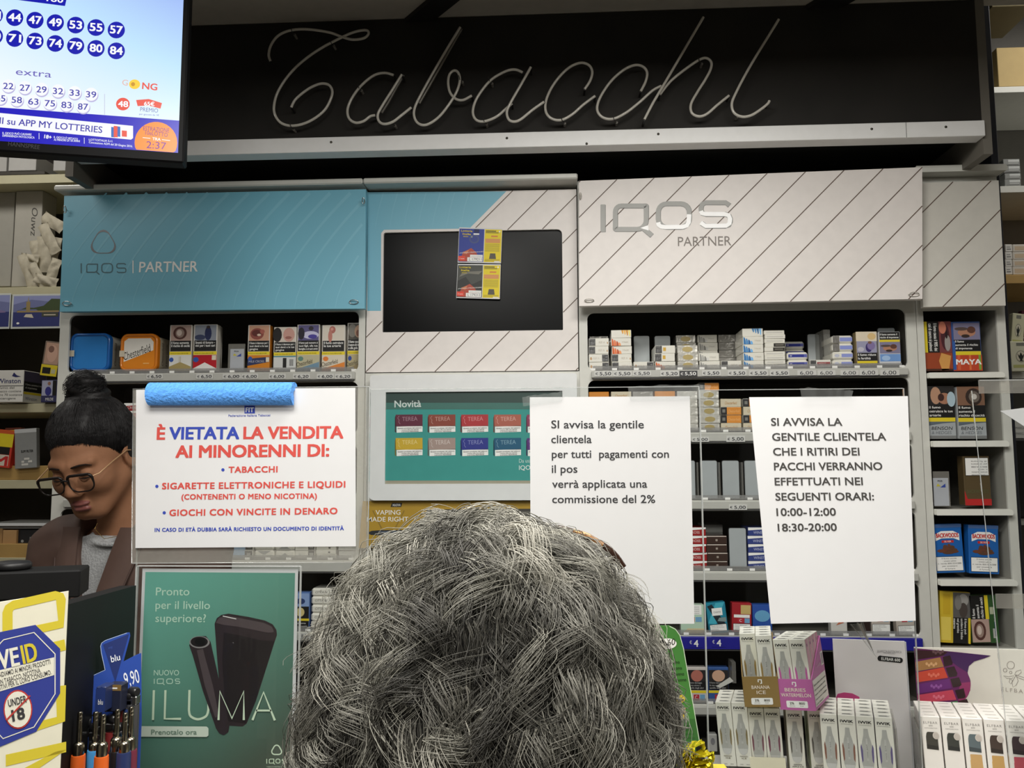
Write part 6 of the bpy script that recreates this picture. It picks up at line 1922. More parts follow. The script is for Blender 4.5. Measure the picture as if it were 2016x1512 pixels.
for i in range(16):
    u, v = (140 + (i % 8) * 16 + random.uniform(-4, 4), (1422, 1402)[i // 8] + random.uniform(-7, 12)) if i < 12 else (236 + (i - 12) * 9, 1372 - (i - 12) * 3 + random.uniform(-4, 4))
    y = .952 + .012 * (i // 8)
    p = P(u, v, y)
    if v > 1450: continue
    t = bpy.data.objects.new('pocket_lighter', None)
    COL.objects.link(t); t.location = (p.x, y, ZC + .005); WL[t.name] = t.location.copy()
    t['label'] = PL; t['category'] = 'lighter'; t['group'] = 'small lighters packed behind the long ones'
    mb = MB()
    an = random.uniform(-.5, .5)
    mb.lathe([(.0045, -.006), (.0058, -.004), (.0058, .004), (.0045, .006)], Matrix.Translation(p) @ Matrix.Rotation(an, 4, 'Z') @ Matrix.Rotation(math.pi / 2, 4, 'Y'), M(26, 26, 28, .3), 12)
    mb.box(p.x - .006, p.x + .006, y - .005, y + .006, p.z - .014, p.z - .004, CHROME, .001)
    mb.build('spark_wheel', t)
    c = ((30, 30, 34), (120, 40, 40), (40, 60, 110), (60, 60, 62))[i % 4]
    MB().lathe([(.006, ZC + .005), (.007, p.z - .02), (.0068, p.z - .0142)], Matrix.Translation((p.x, y, 0)), M(*c, .4), 12).build('body', t)
# ------------------------------------------------------------------ right side of the counter: vape boxes and their trays
def frame(u, v, y, yaw, roll=0.0):
    """local frame: x along the front, y into depth, z up; origin at pixel (u,v) at depth y"""
    return Matrix.Translation(P(u, v, y)) @ Matrix.Rotation(math.radians(-yaw), 4, 'Z') @ Matrix.Rotation(math.radians(-roll), 4, 'Y')
def lface(mb, T, o, U, V):
    R = T.to_3x3()
    F = Face(mb, T @ V3(o), R @ V3(U), R @ V3(V))
    return F
VW, VD, VH = .0215, .0168, .088
VBOX = M(226, 224, 214, .4, coat=.15)
_VB = {}
def vape_box(win, tip, side, flav, yellow=False):
    k = (win, tip, side, flav)
    if k in _VB: return _VB[k]
    mb = MB()
    mb.box(-VW / 2, VW / 2, 0, VD, -VH, 0, VBOX, .0004)
    F = Face(mb, (-VW / 2, 0, -VH)); F.w, F.h = VW, VH
    G0 = M(172, 172, 168, .3, vary=.1)
    wc = Minks(*win)
    fp(F, [(.15, .42), (.17, .3), (.25, .22), (.4, .185), (.6, .185), (.75, .22), (.83, .3), (.85, .42), (.82, .55), (.74, .65), (.66, .72), (.62, .82), (.38, .82), (.34, .72), (.26, .65), (.18, .55)], G0, 1.2)
    L_ = [(.13, .55), (.18, .6), (.25, .5), (.24, .36), (.17, .32), (.14, .42)]
    fp(F, L_, wc, 2); fp(F, [(1 - x, y) for x, y in L_], wc, 2)
    fp(F, [(.25, .22), (.4, .185), (.6, .185), (.75, .22), (.78, .28), (.22, .28)], M(196, 196, 194, .3), 2)
    fp(F, [(.44, .36), (.56, .36), (.56, .68), (.44, .68)], M(186, 186, 182, .3), 3)
    F.text('IWIK', F.w * .5, F.h * .895, F.h * .038, WRN, 2, F.w * .74, .035, 0, 'C')
    F.text('DISPOSABLE', F.w * .5, F.h * .866, F.h * .01, M(110, 110, 110), 2, F.w * .7, 0, 0, 'C')
    F.text('IWIK BAR', F.w * .54, F.h * .4, F.w * .08, M(130, 130, 128), 4, F.h * .2, 0, 0, 'L', math.pi / 2)
    for i, t in enumerate(flav.split('|')):
        F.text(t, F.w * .5, F.h * (.15 - .03 * i), F.h * .02, Minks(*[int(c * .8) for c in win]) if flav != 'BANANA|ICE' else M(120, 110, 90), 2, F.w * min(.7, .1 * len(t)), .01, 0, 'C')
    for x in (.22, .62): F.text('2%' if x < .4 else '800', F.w * x, F.h * .03, F.h * .014, M(90, 90, 90), 2, F.w * .2)
    T_ = Face(mb, (-VW / 2, 0, 0), (1, 0, 0), (0, 1, 0))
    T_.rect(VW * .25, VD * .25, VW * .85, VD * .5, M(176, 176, 172), 1)
    T_.text('IWIK', VW * .3, VD * .3, VD * .16, WRN, 2, VW * .45, .02)
    S_ = Face(mb, (VW / 2, 0, -VH), (0, 1, 0), (0, 0, 1))
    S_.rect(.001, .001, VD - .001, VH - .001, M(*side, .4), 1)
    if yellow:
        for i in range(10): S_.ell(VD * .6, VH * (.1 + .075 * i), VD * .25, VH * .03, M(176, 148, 60, .5), 2, 10)
    else:
        S_.rect(VD * .3, VH * .88, VD * .5, VH * .92, M(120, 90, 130), 2)
    S_ = Face(mb, (-VW / 2, VD, -VH), (0, -1, 0), (0, 0, 1))
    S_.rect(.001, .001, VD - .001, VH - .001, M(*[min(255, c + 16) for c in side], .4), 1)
    _VB[k] = mb.mesh('vape_box')
    return _VB[k]
def place(name, me, T, x, y, z, label, cat, group, jit=True):
    o = bpy.data.objects.new(name, me)
    COL.objects.link(o)
    j = random.uniform(-.012, .012) if jit else 0
    m = T @ Matrix.Translation((x, y, z)) @ Matrix.Rotation(j, 4, 'Z')
    o.matrix_world = m
    o.location, o.rotation_euler = m.to_translation(), m.to_euler()
    o['label'] = lab(label); o['category'] = cat; o['group'] = group
    return o
def block(T, cols, rows, what, grp, x0=0.0, skip=(), pitch=VW + .0006, dy=VD + .0008, droop=0.0):
    for c, spec in enumerate(cols):
        for r in range(rows):
            if (c, r) in skip: continue
            w = 'front of' if r == 0 else ORD[r] + ' back in'
            place('vape_box', vape_box(*spec[:5]), T, x0 + pitch * (c + .5), dy * r, 0, 'slim white vape box, %s, %s %s column, %s' % (spec[5], w, ORD[c], what), 'vape box', grp)
BAN = ((150, 124, 70), 1, (214, 206, 140), 'BANANA|ICE', True, 'olive window')
PNK = ((190, 92, 160), 1, (214, 160, 178), 'BERRIES|WATER|MELON', False, 'pink window')
MNG = ((130, 116, 80), 1, (190, 180, 150), 'MANGO|ICE', False, 'khaki window')
GRP = ((120, 72, 84), 1, (190, 170, 160), 'GRAPE|ICE', False, 'plum window')
FRT = ((110, 46, 70), 1, (186, 160, 160), 'FRUIT', False, 'wine window')
APP = ((96, 90, 84), 1, (190, 194, 160), 'GREEN|APPLE ICE', False, 'grey window')
COL_ = ((130, 84, 66), 1, (196, 176, 160), 'COLA|ICE', False, 'brown window')
GPE = ((90, 78, 130), 1, (196, 190, 206), 'GRAPE', False, 'violet window')
R1 = 2.2
# bottom row, left
Ta = frame(1407.5, 1382, 1.245, 16, 4)
block(Ta, [MNG, MNG], 4, 'leftmost lower block', 'vape boxes in the leftmost lower block', skip=())
Tb = frame(1471, 1394, 1.235, 12, 3)
block(Tb, [GRP, FRT], 4, 'block under the gold tray', 'vape boxes under the gold tray')
Tc = frame(1541, 1397, 1.225, 10, 2.4)
block(Tc, [APP, APP], 3, 'block under the pink tray', 'vape boxes under the pink tray', pitch=.029)
# low plinth that carries the left blocks
zpl = min((T @ V3((x, y, -VH - .0022))).z for T in (Ta, Tb, Tc) for x in (0, .055) for y in (-.002, .07)) - .0005
a_, b_ = P(1404, 1500, 1.24), P(1622, 1500, 1.19)
mb = MB().box(a_.x, b_.x, 1.175, 1.314, ZC + .0005, zpl, M(190, 188, 184, .45), .002)
tag(mb.build('display_plinth'), 'low light grey plinth under the left vape box blocks', 'plinth')
# plain cream foot tray
mb = MB().box(-.002, .046, -.004, -.002, -VH - .002, -.066, M(232, 226, 200, .5), 0, Tb)
mb.box(-.002, .046, -.002, .072, -VH - .002, -VH - .0005, M(232, 226, 200, .5), 0, Tb)
tag(mb.build('display_tray'), 'cream card tray under the plum-windowed boxes', 'tray')
# two open display trays on top
def tray(T, w, d, h, face, title, label, sidetxt, inner):
    o = thing('display_tray', label, 'tray', T @ V3((w / 2, d / 2, 0)))
    fm, wm = M(*face, .45), M(222, 218, 210, .5)
    mb = MB().box(0, w, 0, .0012, 0, h, fm, 0, T)
    F = lface(mb, T, (0, 0, 0), (1, 0, 0), (0, 0, 1)); F.w, F.h = w, h
    F.stroke([(w * .45, h * .82), (w * .45, h * .9), (w * .54, h * .9), (w * .54, h * .78), (w * .5, h * .78)], .0015, INKW, 1)
    ls = title.split('|')
    for i, t in enumerate(ls):
        F.text(t, w * .5, h * (.6 - .17 * i), h * .11, M(226, 214, 200), 1, w * min(.84, .084 * len(t)), .012, 0, 'C')
    F.rrect(w * .2, h * .08, w * .8, h * .3, h * .04, INKW, 1)
    F.text('2%', w * .3, h * .19, h * .07, M(80, 76, 70), 2, w * .12, .015)
    F.text('NICOTINA', w * .28, h * .12, h * .03, M(120, 116, 110), 2, w * .16)
    F.text('800', w * .56, h * .19, h * .07, M(80, 76, 70), 2, w * .16, .015)
    F.text('PUFF', w * .58, h * .12, h * .03, M(120, 116, 110), 2, w * .1)
    mb.build('front_panel', o)
    hb = h * 2.1
    for s in (0, 1):
        x = 0 if s == 0 else w - .0012
        mb = MB()
        lp = [T @ V3((x, .0013, 0)), T @ V3((x, d, 0)), T @ V3((x, d, hb)), T @ V3((x, .0013, h))]
        mb.prism(lp, T.to_3x3() @ V3((.0012, 0, 0)), fm)
        F = lface(mb, T, (x + .0012, 0, 0) if s else (x, d, 0), (0, 1, 0) if s else (0, -1, 0), (0, 0, 1))
        F.rect(.003, .004, d - .002, h * .94, wm, 1)
        for i in range(5):
            F.text(sidetxt[i % len(sidetxt)], .006, h * (.74 - .15 * i), h * .055, M(120, 116, 116), 2, d * (.86, .8, .84, .8, .5)[i], .01)
        if s:
            F.rect(d * .8, h * 1.15, d * .97, h * 1.6, wm, 1); F.rect(d * .84, h * 1.2, d * .94, h * 1.55, M(150, 140, 146), 2)
            F.text('IWIK', d * .5, h * 1.2, h * .1, M(226, 186, 210), 1, d * .26)
        mb.build('side_panel', o)
    MB().box(.0013, w - .0013, d - .0012, d, 0, hb, fm, 0, T).build('back_panel', o)
    MB().box(.0013, w - .0013, .0013, d - .0013, 0, .0012, M(*inner, .5), 0, T).build('floor_panel', o)
    return o
ST = ('Questo prodotto contiene nicotina', 'che è una sostanza ad alto', 'tasso di dipendenza.', 'Il suo uso non è consigliato', 'ai non fumatori')
TH_ = .0405
Tg = frame(1466.5, 1392, 1.20, 13, 4.3)
tray(Tg, VW * 2 + .0046, VD * 4 + .01, TH_, (138, 112, 64), 'BANANA|ICE', 'gold banana tray with two columns of vape boxes', ST, (206, 196, 150))
Tk = frame(1536.5, 1397, 1.19, 30, 6.5)
tray(Tk, VW * 2 + .0046, VD * 4 + .01, TH_, (184, 100, 160), 'BERRIES|WATERMELON', 'pink berry tray with two columns of vape boxes', ST, (206, 150, 180))
Tg2 = Tg @ Matrix.Translation((.0016, .003, VH + .0015 + .006))
block(Tg2, [BAN, BAN], 4, 'gold tray', 'vape boxes in the gold tray', skip=((0, 0),))
Tk2 = Tk @ Matrix.Translation((.0016, .003, VH + .0015 + .003))
block(Tk2, [PNK, PNK], 4, 'pink tray', 'vape boxes in the pink tray')
# right block in front of the white header card
Td = frame(1612.5, 1405, 1.18, 18, 2.2)
block(Td, [COL_, COL_, GPE, GPE], 5, 'block before white header', 'vape boxes before the white header', pitch=VW + .0012)
mb = MB()
hd = thing('display_stand', 'white display stand with blank header behind the cola boxes', 'display stand', Td @ V3((.05, .1, -.11)))
Th = frame(1639, 1258, 1.27, 13, 1.0)
mb.box(0, .097, 0, .003, -.19, 0, M(226, 222, 222, .5), 0, Th)
F = lface(mb, Th, (0, 0, -.19), (1, 0, 0), (0, 0, 1))
F.ptext('SIGARETTA ELETTRONICA', (1727, 1284), (1775, 1286), 4.5, M(130, 128, 130), 1)
F.ptext('MONOUSO', (1740, 1287), (1762, 1288), 3.4, M(130, 128, 130), 1)
F.pstroke([(1733, 1296), (1772, 1300)], 11, BLACK, 1)
F.pell(1733, 1296, 5.5, 5.5, BLACK, 1); F.pell(1772, 1300, 5.5, 5.5, BLACK, 1)
F.ptext('ELFBAR 600', (1735, 1299), (1772, 1302.5), 5.5, INKW, 2, .015)
F.ppoly([(1646, 1373), (1649, 1366), (1662, 1363), (1678, 1365), (1692, 1372), (1692, 1380), (1646, 1380)], Minks(200, 70, 130), 1)
mb.build('header', hd)
mb = MB()
e = Th @ V3((.1175, 0, -.29))
mb.box(.0972, .099, 0, .003, -.19, -.001, M(196, 196, 200, .5), 0, Th)
mb.build('header_edge', hd)
mb = MB().box(-.002, .094, -.003, .09, -(Td.to_translation().z - ZC) + .004, -VH - .0008, M(206, 204, 200, .5), 0, Td)
mb.build('foot', hd)
mb = MB().box(.0925, .0945, -.003, .09, -VH - .0005, -.012, HAZY, 0, Td)
mb.build('side_wall', hd)
# fruit device boxes and their coloured back card, right corner
EW, ED, EH = .0228, .0158, .092
_EB = {}
def elf_box(win, low, low2):
    k = (win, low)
    if k in _EB: return _EB[k]
    mb = MB()
    mb.box(-EW / 2, EW / 2, 0, ED, -EH, 0, M(230, 226, 220, .45), .0005)
    F = Face(mb, (-EW / 2, 0, -EH)); F.w, F.h = EW, EH
    F.text('ELFBAR', F.w * .5, F.h * .9, F.h * .032, M(130, 126, 122), 1, F.w * .72, -.002, 0, 'C', 0, 1.2)
    F.text('600', F.w * .5, F.h * .865, F.h * .02, M(140, 136, 132), 1, F.w * .2, 0, 0, 'C')
    F.text('DISPOSABLE POD', F.w * .5, F.h * .835, F.h * .014, M(150, 146, 142), 1, F.w * .66, 0, 0, 'C')
    if low:
        fp(F, [(.0, 0), (.99, 0), (.99, .26), (.84, .24), (.8, .44), (.2, .44), (.2, .22), (.0, .2)], Minks(*low2), 1)
        F.rrect(F.w * .22, F.h * .04, F.w * .8, F.h * .52, F.w * .04, M(*low, .4), 1.5)
    fp(F, [(.2, .56), (.8, .56), (.8, .72), (.76, .77), (.7, .79), (.3, .79), (.24, .77), (.2, .72)], M(*win, .3), 2)
    fp(F, [(.2, .56), (.8, .55), (.8, .6), (.2, .62)], Minks(*[int(c * .7) for c in win]), 2.5)
    F.ell(F.w * .72, F.h * .745, F.w * .17, F.h * .05, M(204, 196, 188), 3, 14)
    F.ell(F.w * .72, F.h * .745, F.w * .13, F.h * .038, M(190, 182, 174), 4, 14)
    for i in range(3): F.ell(F.w * (.42 + .08 * i), F.h * (.2 + .02 * (i % 2)), F.w * .03, F.h * .012, M(200, 180, 170), 2.2, 8)
    T_ = Face(mb, (-EW / 2, 0, 0), (1, 0, 0), (0, 1, 0))
    T_.rect(EW * .25, ED * .3, EW * .8, ED * .55, M(206, 202, 196), 1)
    _EB[k] = mb.mesh('vape_box')
    return _EB[k]
Te = frame(1810, 1409.5, 1.145, 17, 2.6)
ES = [((66, 64, 58), None, None, 'grey window over white'), ((62, 64, 60), None, None, 'grey window, plain foot'), ((96, 108, 112), (196, 158, 104), (212, 182, 110), 'steel window over tan'), ((72, 60, 54), (190, 152, 92), (212, 182, 110), 'brown window over tan'), ((70, 56, 60), (190, 76, 92), (206, 110, 120), 'dark window over red'), ((70, 60, 56), (190, 76, 92), (206, 110, 120), 'dark window, cut by frame')]
for c, s in enumerate(ES):
    for r in range(5):
        w = 'front of' if r == 0 else ORD[r] + ' back in'
        place('vape_box', elf_box(*s[:3]), Te, (EW + .0016) * (c + .5), (ED + .001) * r, -.0005 * r, 'broad white vape box, %s, %s %s column from left' % (s[3], w, ORD[c]), 'vape box', 'broad vape boxes in the right corner')
es = thing('display_stand', 'purple backed display stand with fanned coloured devices, right corner', 'display stand', Te @ V3((.09, .1, -.12)))
Tf = frame(1799.5, 1274.5, 1.262, 14, 2.0)
mb = MB()
mb.box(0, .2, 0, .003, -.19, 0, M(230, 226, 216, .5), 0, Tf)
F = lface(mb, Tf, (0, 0, -.19), (1, 0, 0), (0, 0, 1))
def c4(x, y): return (1600 + x / 4.846, 1200 + y / 4.846)
PUR, PUR2, PUR3 = M(72, 40, 92, .4), M(112, 44, 104, .4), M(160, 60, 112, .4)
edge = sm2([c4(1700, 440), c4(1640, 465), c4(1540, 495), c4(1490, 540), c4(1478, 600), c4(1505, 680), c4(1500, 770), c4(1460, 850), c4(1400, 885), c4(1340, 892)], 4)
F.ppoly([c4(968, 368), c4(1340, 402)] + edge + [c4(1000, 920), c4(985, 700)], PUR2, 1)
F.ppoly([c4(1180, 392), c4(1700, 440), c4(1640, 465), c4(1540, 495), c4(1490, 540), c4(1478, 600), c4(1380, 540), c4(1260, 450)], PUR, 1.5)
F.ppoly([c4(1410, 700), c4(1505, 690), c4(1503, 770), c4(1460, 850), c4(1400, 885), c4(1380, 830)], PUR3, 1.5)
for pts, cap, col in (([(975, 385), (1180, 392), (1290, 405), (1240, 440), (975, 480)], None, (60, 30, 34)), ([(978, 500), (1215, 455), (1250, 545), (985, 590)], [(1240, 452), (1310, 436), (1335, 510), (1330, 525), (1255, 545)], (176, 128, 78)), ([(985, 600), (1250, 550), (1290, 650), (992, 695)], [(1268, 556), (1350, 540), (1380, 610), (1370, 635), (1300, 645)], (216, 78, 56)), ([(992, 715), (1300, 660), (1325, 750), (998, 805)], [(1312, 662), (1395, 645), (1420, 715), (1405, 730), (1338, 742)], (116, 50, 130)), ([(998, 815), (1335, 765), (1370, 860), (1003, 890)], [(1355, 770), (1440, 750), (1458, 830), (1445, 845), (1385, 850)], (216, 80, 104)), ([(1180, 905), (1380, 870), (1408, 965), (1180, 1000)], [(1392, 870), (1470, 852), (1502, 930), (1490, 940), (1412, 955)], (78, 150, 92))):
    F.ppoly([c4(*p) for p in pts], M(*col, .4), 2)
    if cap: F.ppoly([c4(*p) for p in cap], M(56, 36, 40, .3), 2.5)
    cx_, cy_ = sum(p[0] for p in pts[:4]) / 4 + 20, sum(p[1] for p in pts[:4]) / 4
    lt = Minks(*[min(255, c + 46) for c in col])
    for i in range(5): F.pell(*c4(cx_ - 40 + 22 * i, cy_ + (8 if i % 2 else -6)), 2.6, 3.2, lt, 3, 8)
GL_ = M(120, 108, 104, .5)
for x, y, r in ((1888, 530, 36), (1835, 578, 18), (1888, 600, 12)):
    F.pstroke([(c4(x, y)[0] + r / 4.846 * math.cos(t), c4(x, y)[1] + r / 4.846 * math.sin(t)) for t in [2 * math.pi * i / 16 for i in range(16)]], .8, GL_, 2, True)
for lp in ([(1930, 640), (1900, 690), (1910, 740), (1940, 720), (1960, 680), (1940, 630)], [(1818, 632), (1870, 640), (1920, 630), (1900, 660), (1850, 655)], [(1925, 620), (1940, 590), (1985, 575), (1990, 600), (1960, 625)], [(1930, 625), (1990, 640), (2030, 655), (2010, 670), (1960, 650)], [(1880, 660), (1872, 690), (1890, 710), (1910, 680)]):
    F.pstroke([c4(*p) for p in lp], .8, GL_, 2, True)
F.ptext('ELFBAR', (1971, 1360), (2024, 1366), 7.5, M(170, 160, 154), 2, -.004, 0, 1.3)
mb.build('header', es)
MB().box(-.003, .16, -.004, .1, -(Te.to_translation().z - ZC) + .005, -EH - .0008, M(206, 204, 200, .5), 0, Te).build('foot', es)
MB().box(-.0035, -.0015, -.004, .1, -EH - .0007, -.02, HAZY, 0, Te).build('side_wall', es)

# green price card, chocolate box and gold foil bow by the customer's right
yg2 = 1.06
mb = MB()
F = Face(mb, (P(1300, 1460, yg2).x, yg2, P(1300, 1460, yg2).z))
crd = [(1225, 1232), (1318, 1232), (1330, 1238), (1339, 1250), (1346, 1275), (1378, 1463), (1225, 1463)]
lp = [F.at(*F.px(*p)) for p in crd]
GR = M(70, 128, 60, .4, vary=.12, scale=14)
mb.prism(lp, -F.N * .002, GR)
F.ppoly([(1225, 1415), (1368, 1415), (1376, 1462), (1225, 1462)], M(58, 108, 52, .4), 1)
F.pstroke([(1318, 1233), (1330, 1239), (1338.5, 1251), (1345.5, 1276), (1377.5, 1462)], 1.4, Minks(206, 222, 196), 1)
F.pell(1314, 1267, 18, 10.5, INKW, 2); F.pell(1300, 1266, 9, 9, INKW, 2)
F.ptext('0,60', (1303, 1272), (1330, 1269), 12, WRN, 3, 0, .2)
for i, t in enumerate(('1 Buono', '2 Buono', '3 Buono', '5 Buono')):
    F.ptext(t, (1312 + 4 * i, 1307 + 11.5 * i), (1338 + 4.4 * i, 1306 + 11.5 * i), 6, M(28, 50, 26), 2, .008)
F.pell(1338, 1375, 11, 9, M(212, 190, 60, .4), 2); F.ppoly([(1327, 1364), (1336, 1361), (1342, 1367), (1333, 1371)], Minks(40, 70, 36), 3)
F.ppoly([(1329, 1393), (1350, 1393), (1348, 1415), (1332, 1414)], M(206, 180, 50, .4), 2)
F.ppoly([(1300, 1392), (1328, 1392), (1326, 1420), (1304, 1420)], M(214, 190, 150, .4), 2)
for i in range(4): F.ptext('leggere attentamente il regolamento', (1316, 1430 + 8 * i), (1362 + 2 * i, 1430 + 8 * i), 3, M(40, 74, 36), 2)
mb.prism([V3((F.at(*F.px(1235, 1463)).x, yg2, F.at(*F.px(1235, 1463)).z)), V3((F.at(*F.px(1370, 1463)).x, yg2, F.at(*F.px(1370, 1463)).z)), V3((F.at(*F.px(1370, 1463)).x, yg2 + .03, ZC + .001)), V3((F.at(*F.px(1235, 1463)).x, yg2 + .03, ZC + .001))], (0, .002, 0), GR)
tag(mb.build('display_card'), 'green price card with white 0,60 bubble beside the customer', 'display card')
mb, F = pb(1299, 1461, 1344, 1512, .99, .03, M(60, 40, 32, .4))
fp(F, [(0, .8), (1, .78), (.8, 1), (.2, 1)], M(206, 200, 190), 1); ft(F, 'eco', .35, .85, .08, M(110, 104, 98), 2, .4); fe(F, .3, .5, .2, .12, M(140, 100, 60), 1); fe(F, .65, .45, .2, .12, M(120, 80, 50), 1.3)
zb_ = F.O.z
mb.box(F.O.x, F.O.x + F.w, .99, 1.02, ZC + .0005, zb_ - .0001, M(60, 40, 32, .4))
tag(mb.build('sweets_box'), 'brown and white sweets box under the green price card', 'box')
# foil bow
GOLD = M(206, 190, 30, .16, .75, bump=.5, vary=.25, scale=90)
k = .93 / FPX
c = P(1346, 1510, .93)
bow = thing('foil_bow', 'crumpled shiny yellow foil bow at bottom beside vape boxes', 'bow', (c.x, .93, ZC + .001))
random.seed(11)
for i, (a, ln, wd, el) in enumerate(((160, 62, 36, 10), (120, 46, 34, 35), (80, 44, 36, 40), (45, 52, 36, 28), (15, 54, 34, 8), (100, 30, 30, 70), (200, 60, 34, -8), (340, 54, 34, -10))):
    mb = MB()
    ca, sa = math.cos(math.radians(a)), math.sin(math.radians(a))
    nx, ny = 16, 7
    vs, fs = [], []
    for p in range(nx):
        t = 2 * math.pi * p / (nx - 1)
        for q in range(ny):
            s = q / (ny - 1) * 2 - 1
            R_ = ln * k * .5 * (1 - math.cos(t)) 
            H_ = wd * k * .45 * math.sin(t) * (1.0)
            cr_ = .0022 * math.sin(5 * t + 3 * s + i) + random.uniform(-.0012, .0012)
            x = R_ * ca - H_ * sa * .6
            z = R_ * sa * .75 + H_ * ca * .7 + .01
            y = s * wd * k * .42 * (.35 + .65 * (R_ / (ln * k))) + cr_ - .01 * (i % 3)
            vs.append((c.x + x + cr_, .93 + y, c.z + z + cr_ - .002))
    for p in range(nx - 1):
        for q in range(ny - 1):
            fs.append([p * ny + q, (p + 1) * ny + q, (p + 1) * ny + q + 1, p * ny + q + 1])
    mb.add(vs, fs, GOLD, False)
    mb.build('loop', bow)
MB().box(c.x - .05, c.x + .05, .90, .96, ZC + .001, c.z - .006, M(190, 176, 60, .4), .002).build('wrapped_box', bow)
# ------------------------------------------------------------------ people: smooth distance-field bodies
def smin(a, b, k):
    h = np.clip(.5 + .5 * (b - a) / k, 0, 1)
    return b * (1 - h) + a * h - k * h * (1 - h)
def smax(a, b, k):
    return -smin(-a, -b, k)
def d_ell(p, c, r):
    q = (p - np.array(c, np.float32)) / np.array(r, np.float32)
    n = np.sqrt((q * q).sum(-1)) + 1e-9
    g = q / np.array(r, np.float32)
    m = np.sqrt((g * g).sum(-1)) + 1e-9
    return n * (n - 1) / m
def d_cap(p, a, b, ra, rb=None):
    rb = ra if rb is None else rb
    a, b = np.array(a, np.float32), np.array(b, np.float32)
    ab = b - a
    t = np.clip(((p - a) @ ab) / (ab @ ab), 0, 1)
    return np.sqrt((((p - a) - t[..., None] * ab) ** 2).sum(-1)) - (ra + (rb - ra) * t)
def grid(lo, hi, h):
    ax = [np.arange(l, u + h, h, dtype=np.float32) for l, u in zip(lo, hi)]
    return np.stack(np.meshgrid(*ax, indexing='ij'), -1)
def surface_nets(P_, D):
    S = D < 0
    nx, ny, nz = D.shape
    cs = [(i, j, k) for i in (0, 1) for j in (0, 1) for k in (0, 1)]
    def sl(A, c): return A[c[0]:nx - 1 + c[0], c[1]:ny - 1 + c[1], c[2]:nz - 1 + c[2]]
    cnt = sum(sl(S, c).astype(np.int8) for c in cs)
    act = (cnt > 0) & (cnt < 8)
    idx = -np.ones(act.shape, np.int64)
    I = np.argwhere(act)
    idx[act] = np.arange(len(I))
    pos = np.zeros((len(I), 3), np.float64); n = np.zeros(len(I))
    for a in cs:
        for ax in range(3):
            if a[ax]: continue
            b = list(a); b[ax] = 1
            ia, ib = I + np.array(a), I + np.array(b)
            da, db = D[ia[:, 0], ia[:, 1], ia[:, 2]], D[ib[:, 0], ib[:, 1], ib[:, 2]]
            m = (da < 0) != (db < 0)
            t = np.where(m, da / np.where(m, da - db, 1), 0)[:, None]
            pa, pb_ = P_[ia[:, 0], ia[:, 1], ia[:, 2]], P_[ib[:, 0], ib[:, 1], ib[:, 2]]
            pos += np.where(m[:, None], pa + (pb_ - pa) * t, 0); n += m
    pos /= n[:, None]
    F = []
    for ax in range(3):
        o1, o2 = [(1, 2), (2, 0), (0, 1)][ax]
        s0 = [slice(None)] * 3; s1 = [slice(None)] * 3
        s0[ax] = slice(0, -1); s1[ax] = slice(1, None)
        A, B = S[tuple(s0)], S[tuple(s1)]
        E = np.argwhere(A != B)
        ok = (E[:, o1] > 0) & (E[:, o2] > 0) & (E[:, o1] < D.shape[o1] - 1) & (E[:, o2] < D.shape[o2] - 1)
        E = E[ok]
        fl = A[E[:, 0], E[:, 1], E[:, 2]]
        u = np.zeros(3, int); u[o1] = 1
        v = np.zeros(3, int); v[o2] = 1
        q = [E - u - v, E - v, E, E - u]
        Q = np.stack([idx[c[:, 0], c[:, 1], c[:, 2]] for c in q], 1)
        Q = np.where(fl[:, None], Q, Q[:, ::-1])
        F.append(Q)
    F = np.concatenate(F)
    return pos, F[(F >= 0).all(1)]
def sdf_obj(name, fn, lo, hi, h, mat, parent, matfn=None, relax=1):
    G = grid(lo, hi, h)
    pos, F = surface_nets(G, fn(G))
    for _ in range(relax):
        acc = np.zeros_like(pos); n = np.zeros(len(pos))
        for a in range(4):
            b = (a + 1) % 4
            np.add.at(acc, F[:, a], pos[F[:, b]]); np.add.at(n, F[:, a], 1)
            np.add.at(acc, F[:, b], pos[F[:, a]]); np.add.at(n, F[:, b], 1)
        pos = pos * .5 + .5 * acc / np.maximum(n, 1)[:, None]
    mb = MB()
    mats = mat if isinstance(mat, list) else [mat]
    for m in mats: mb.m(m)
    mb.v = [tuple(p) for p in pos]
    mb.f = F.tolist()
    mb.sm = [True] * len(F)
    mb.mi = matfn(pos[F].mean(1)).tolist() if matfn else [0] * len(F)
    return mb.build(name, parent)
def to_local(Mx):
    I_ = np.array(Mx.inverted(), np.float32)
    return lambda p: p @ I_[:3, :3].T + I_[:3, 3]
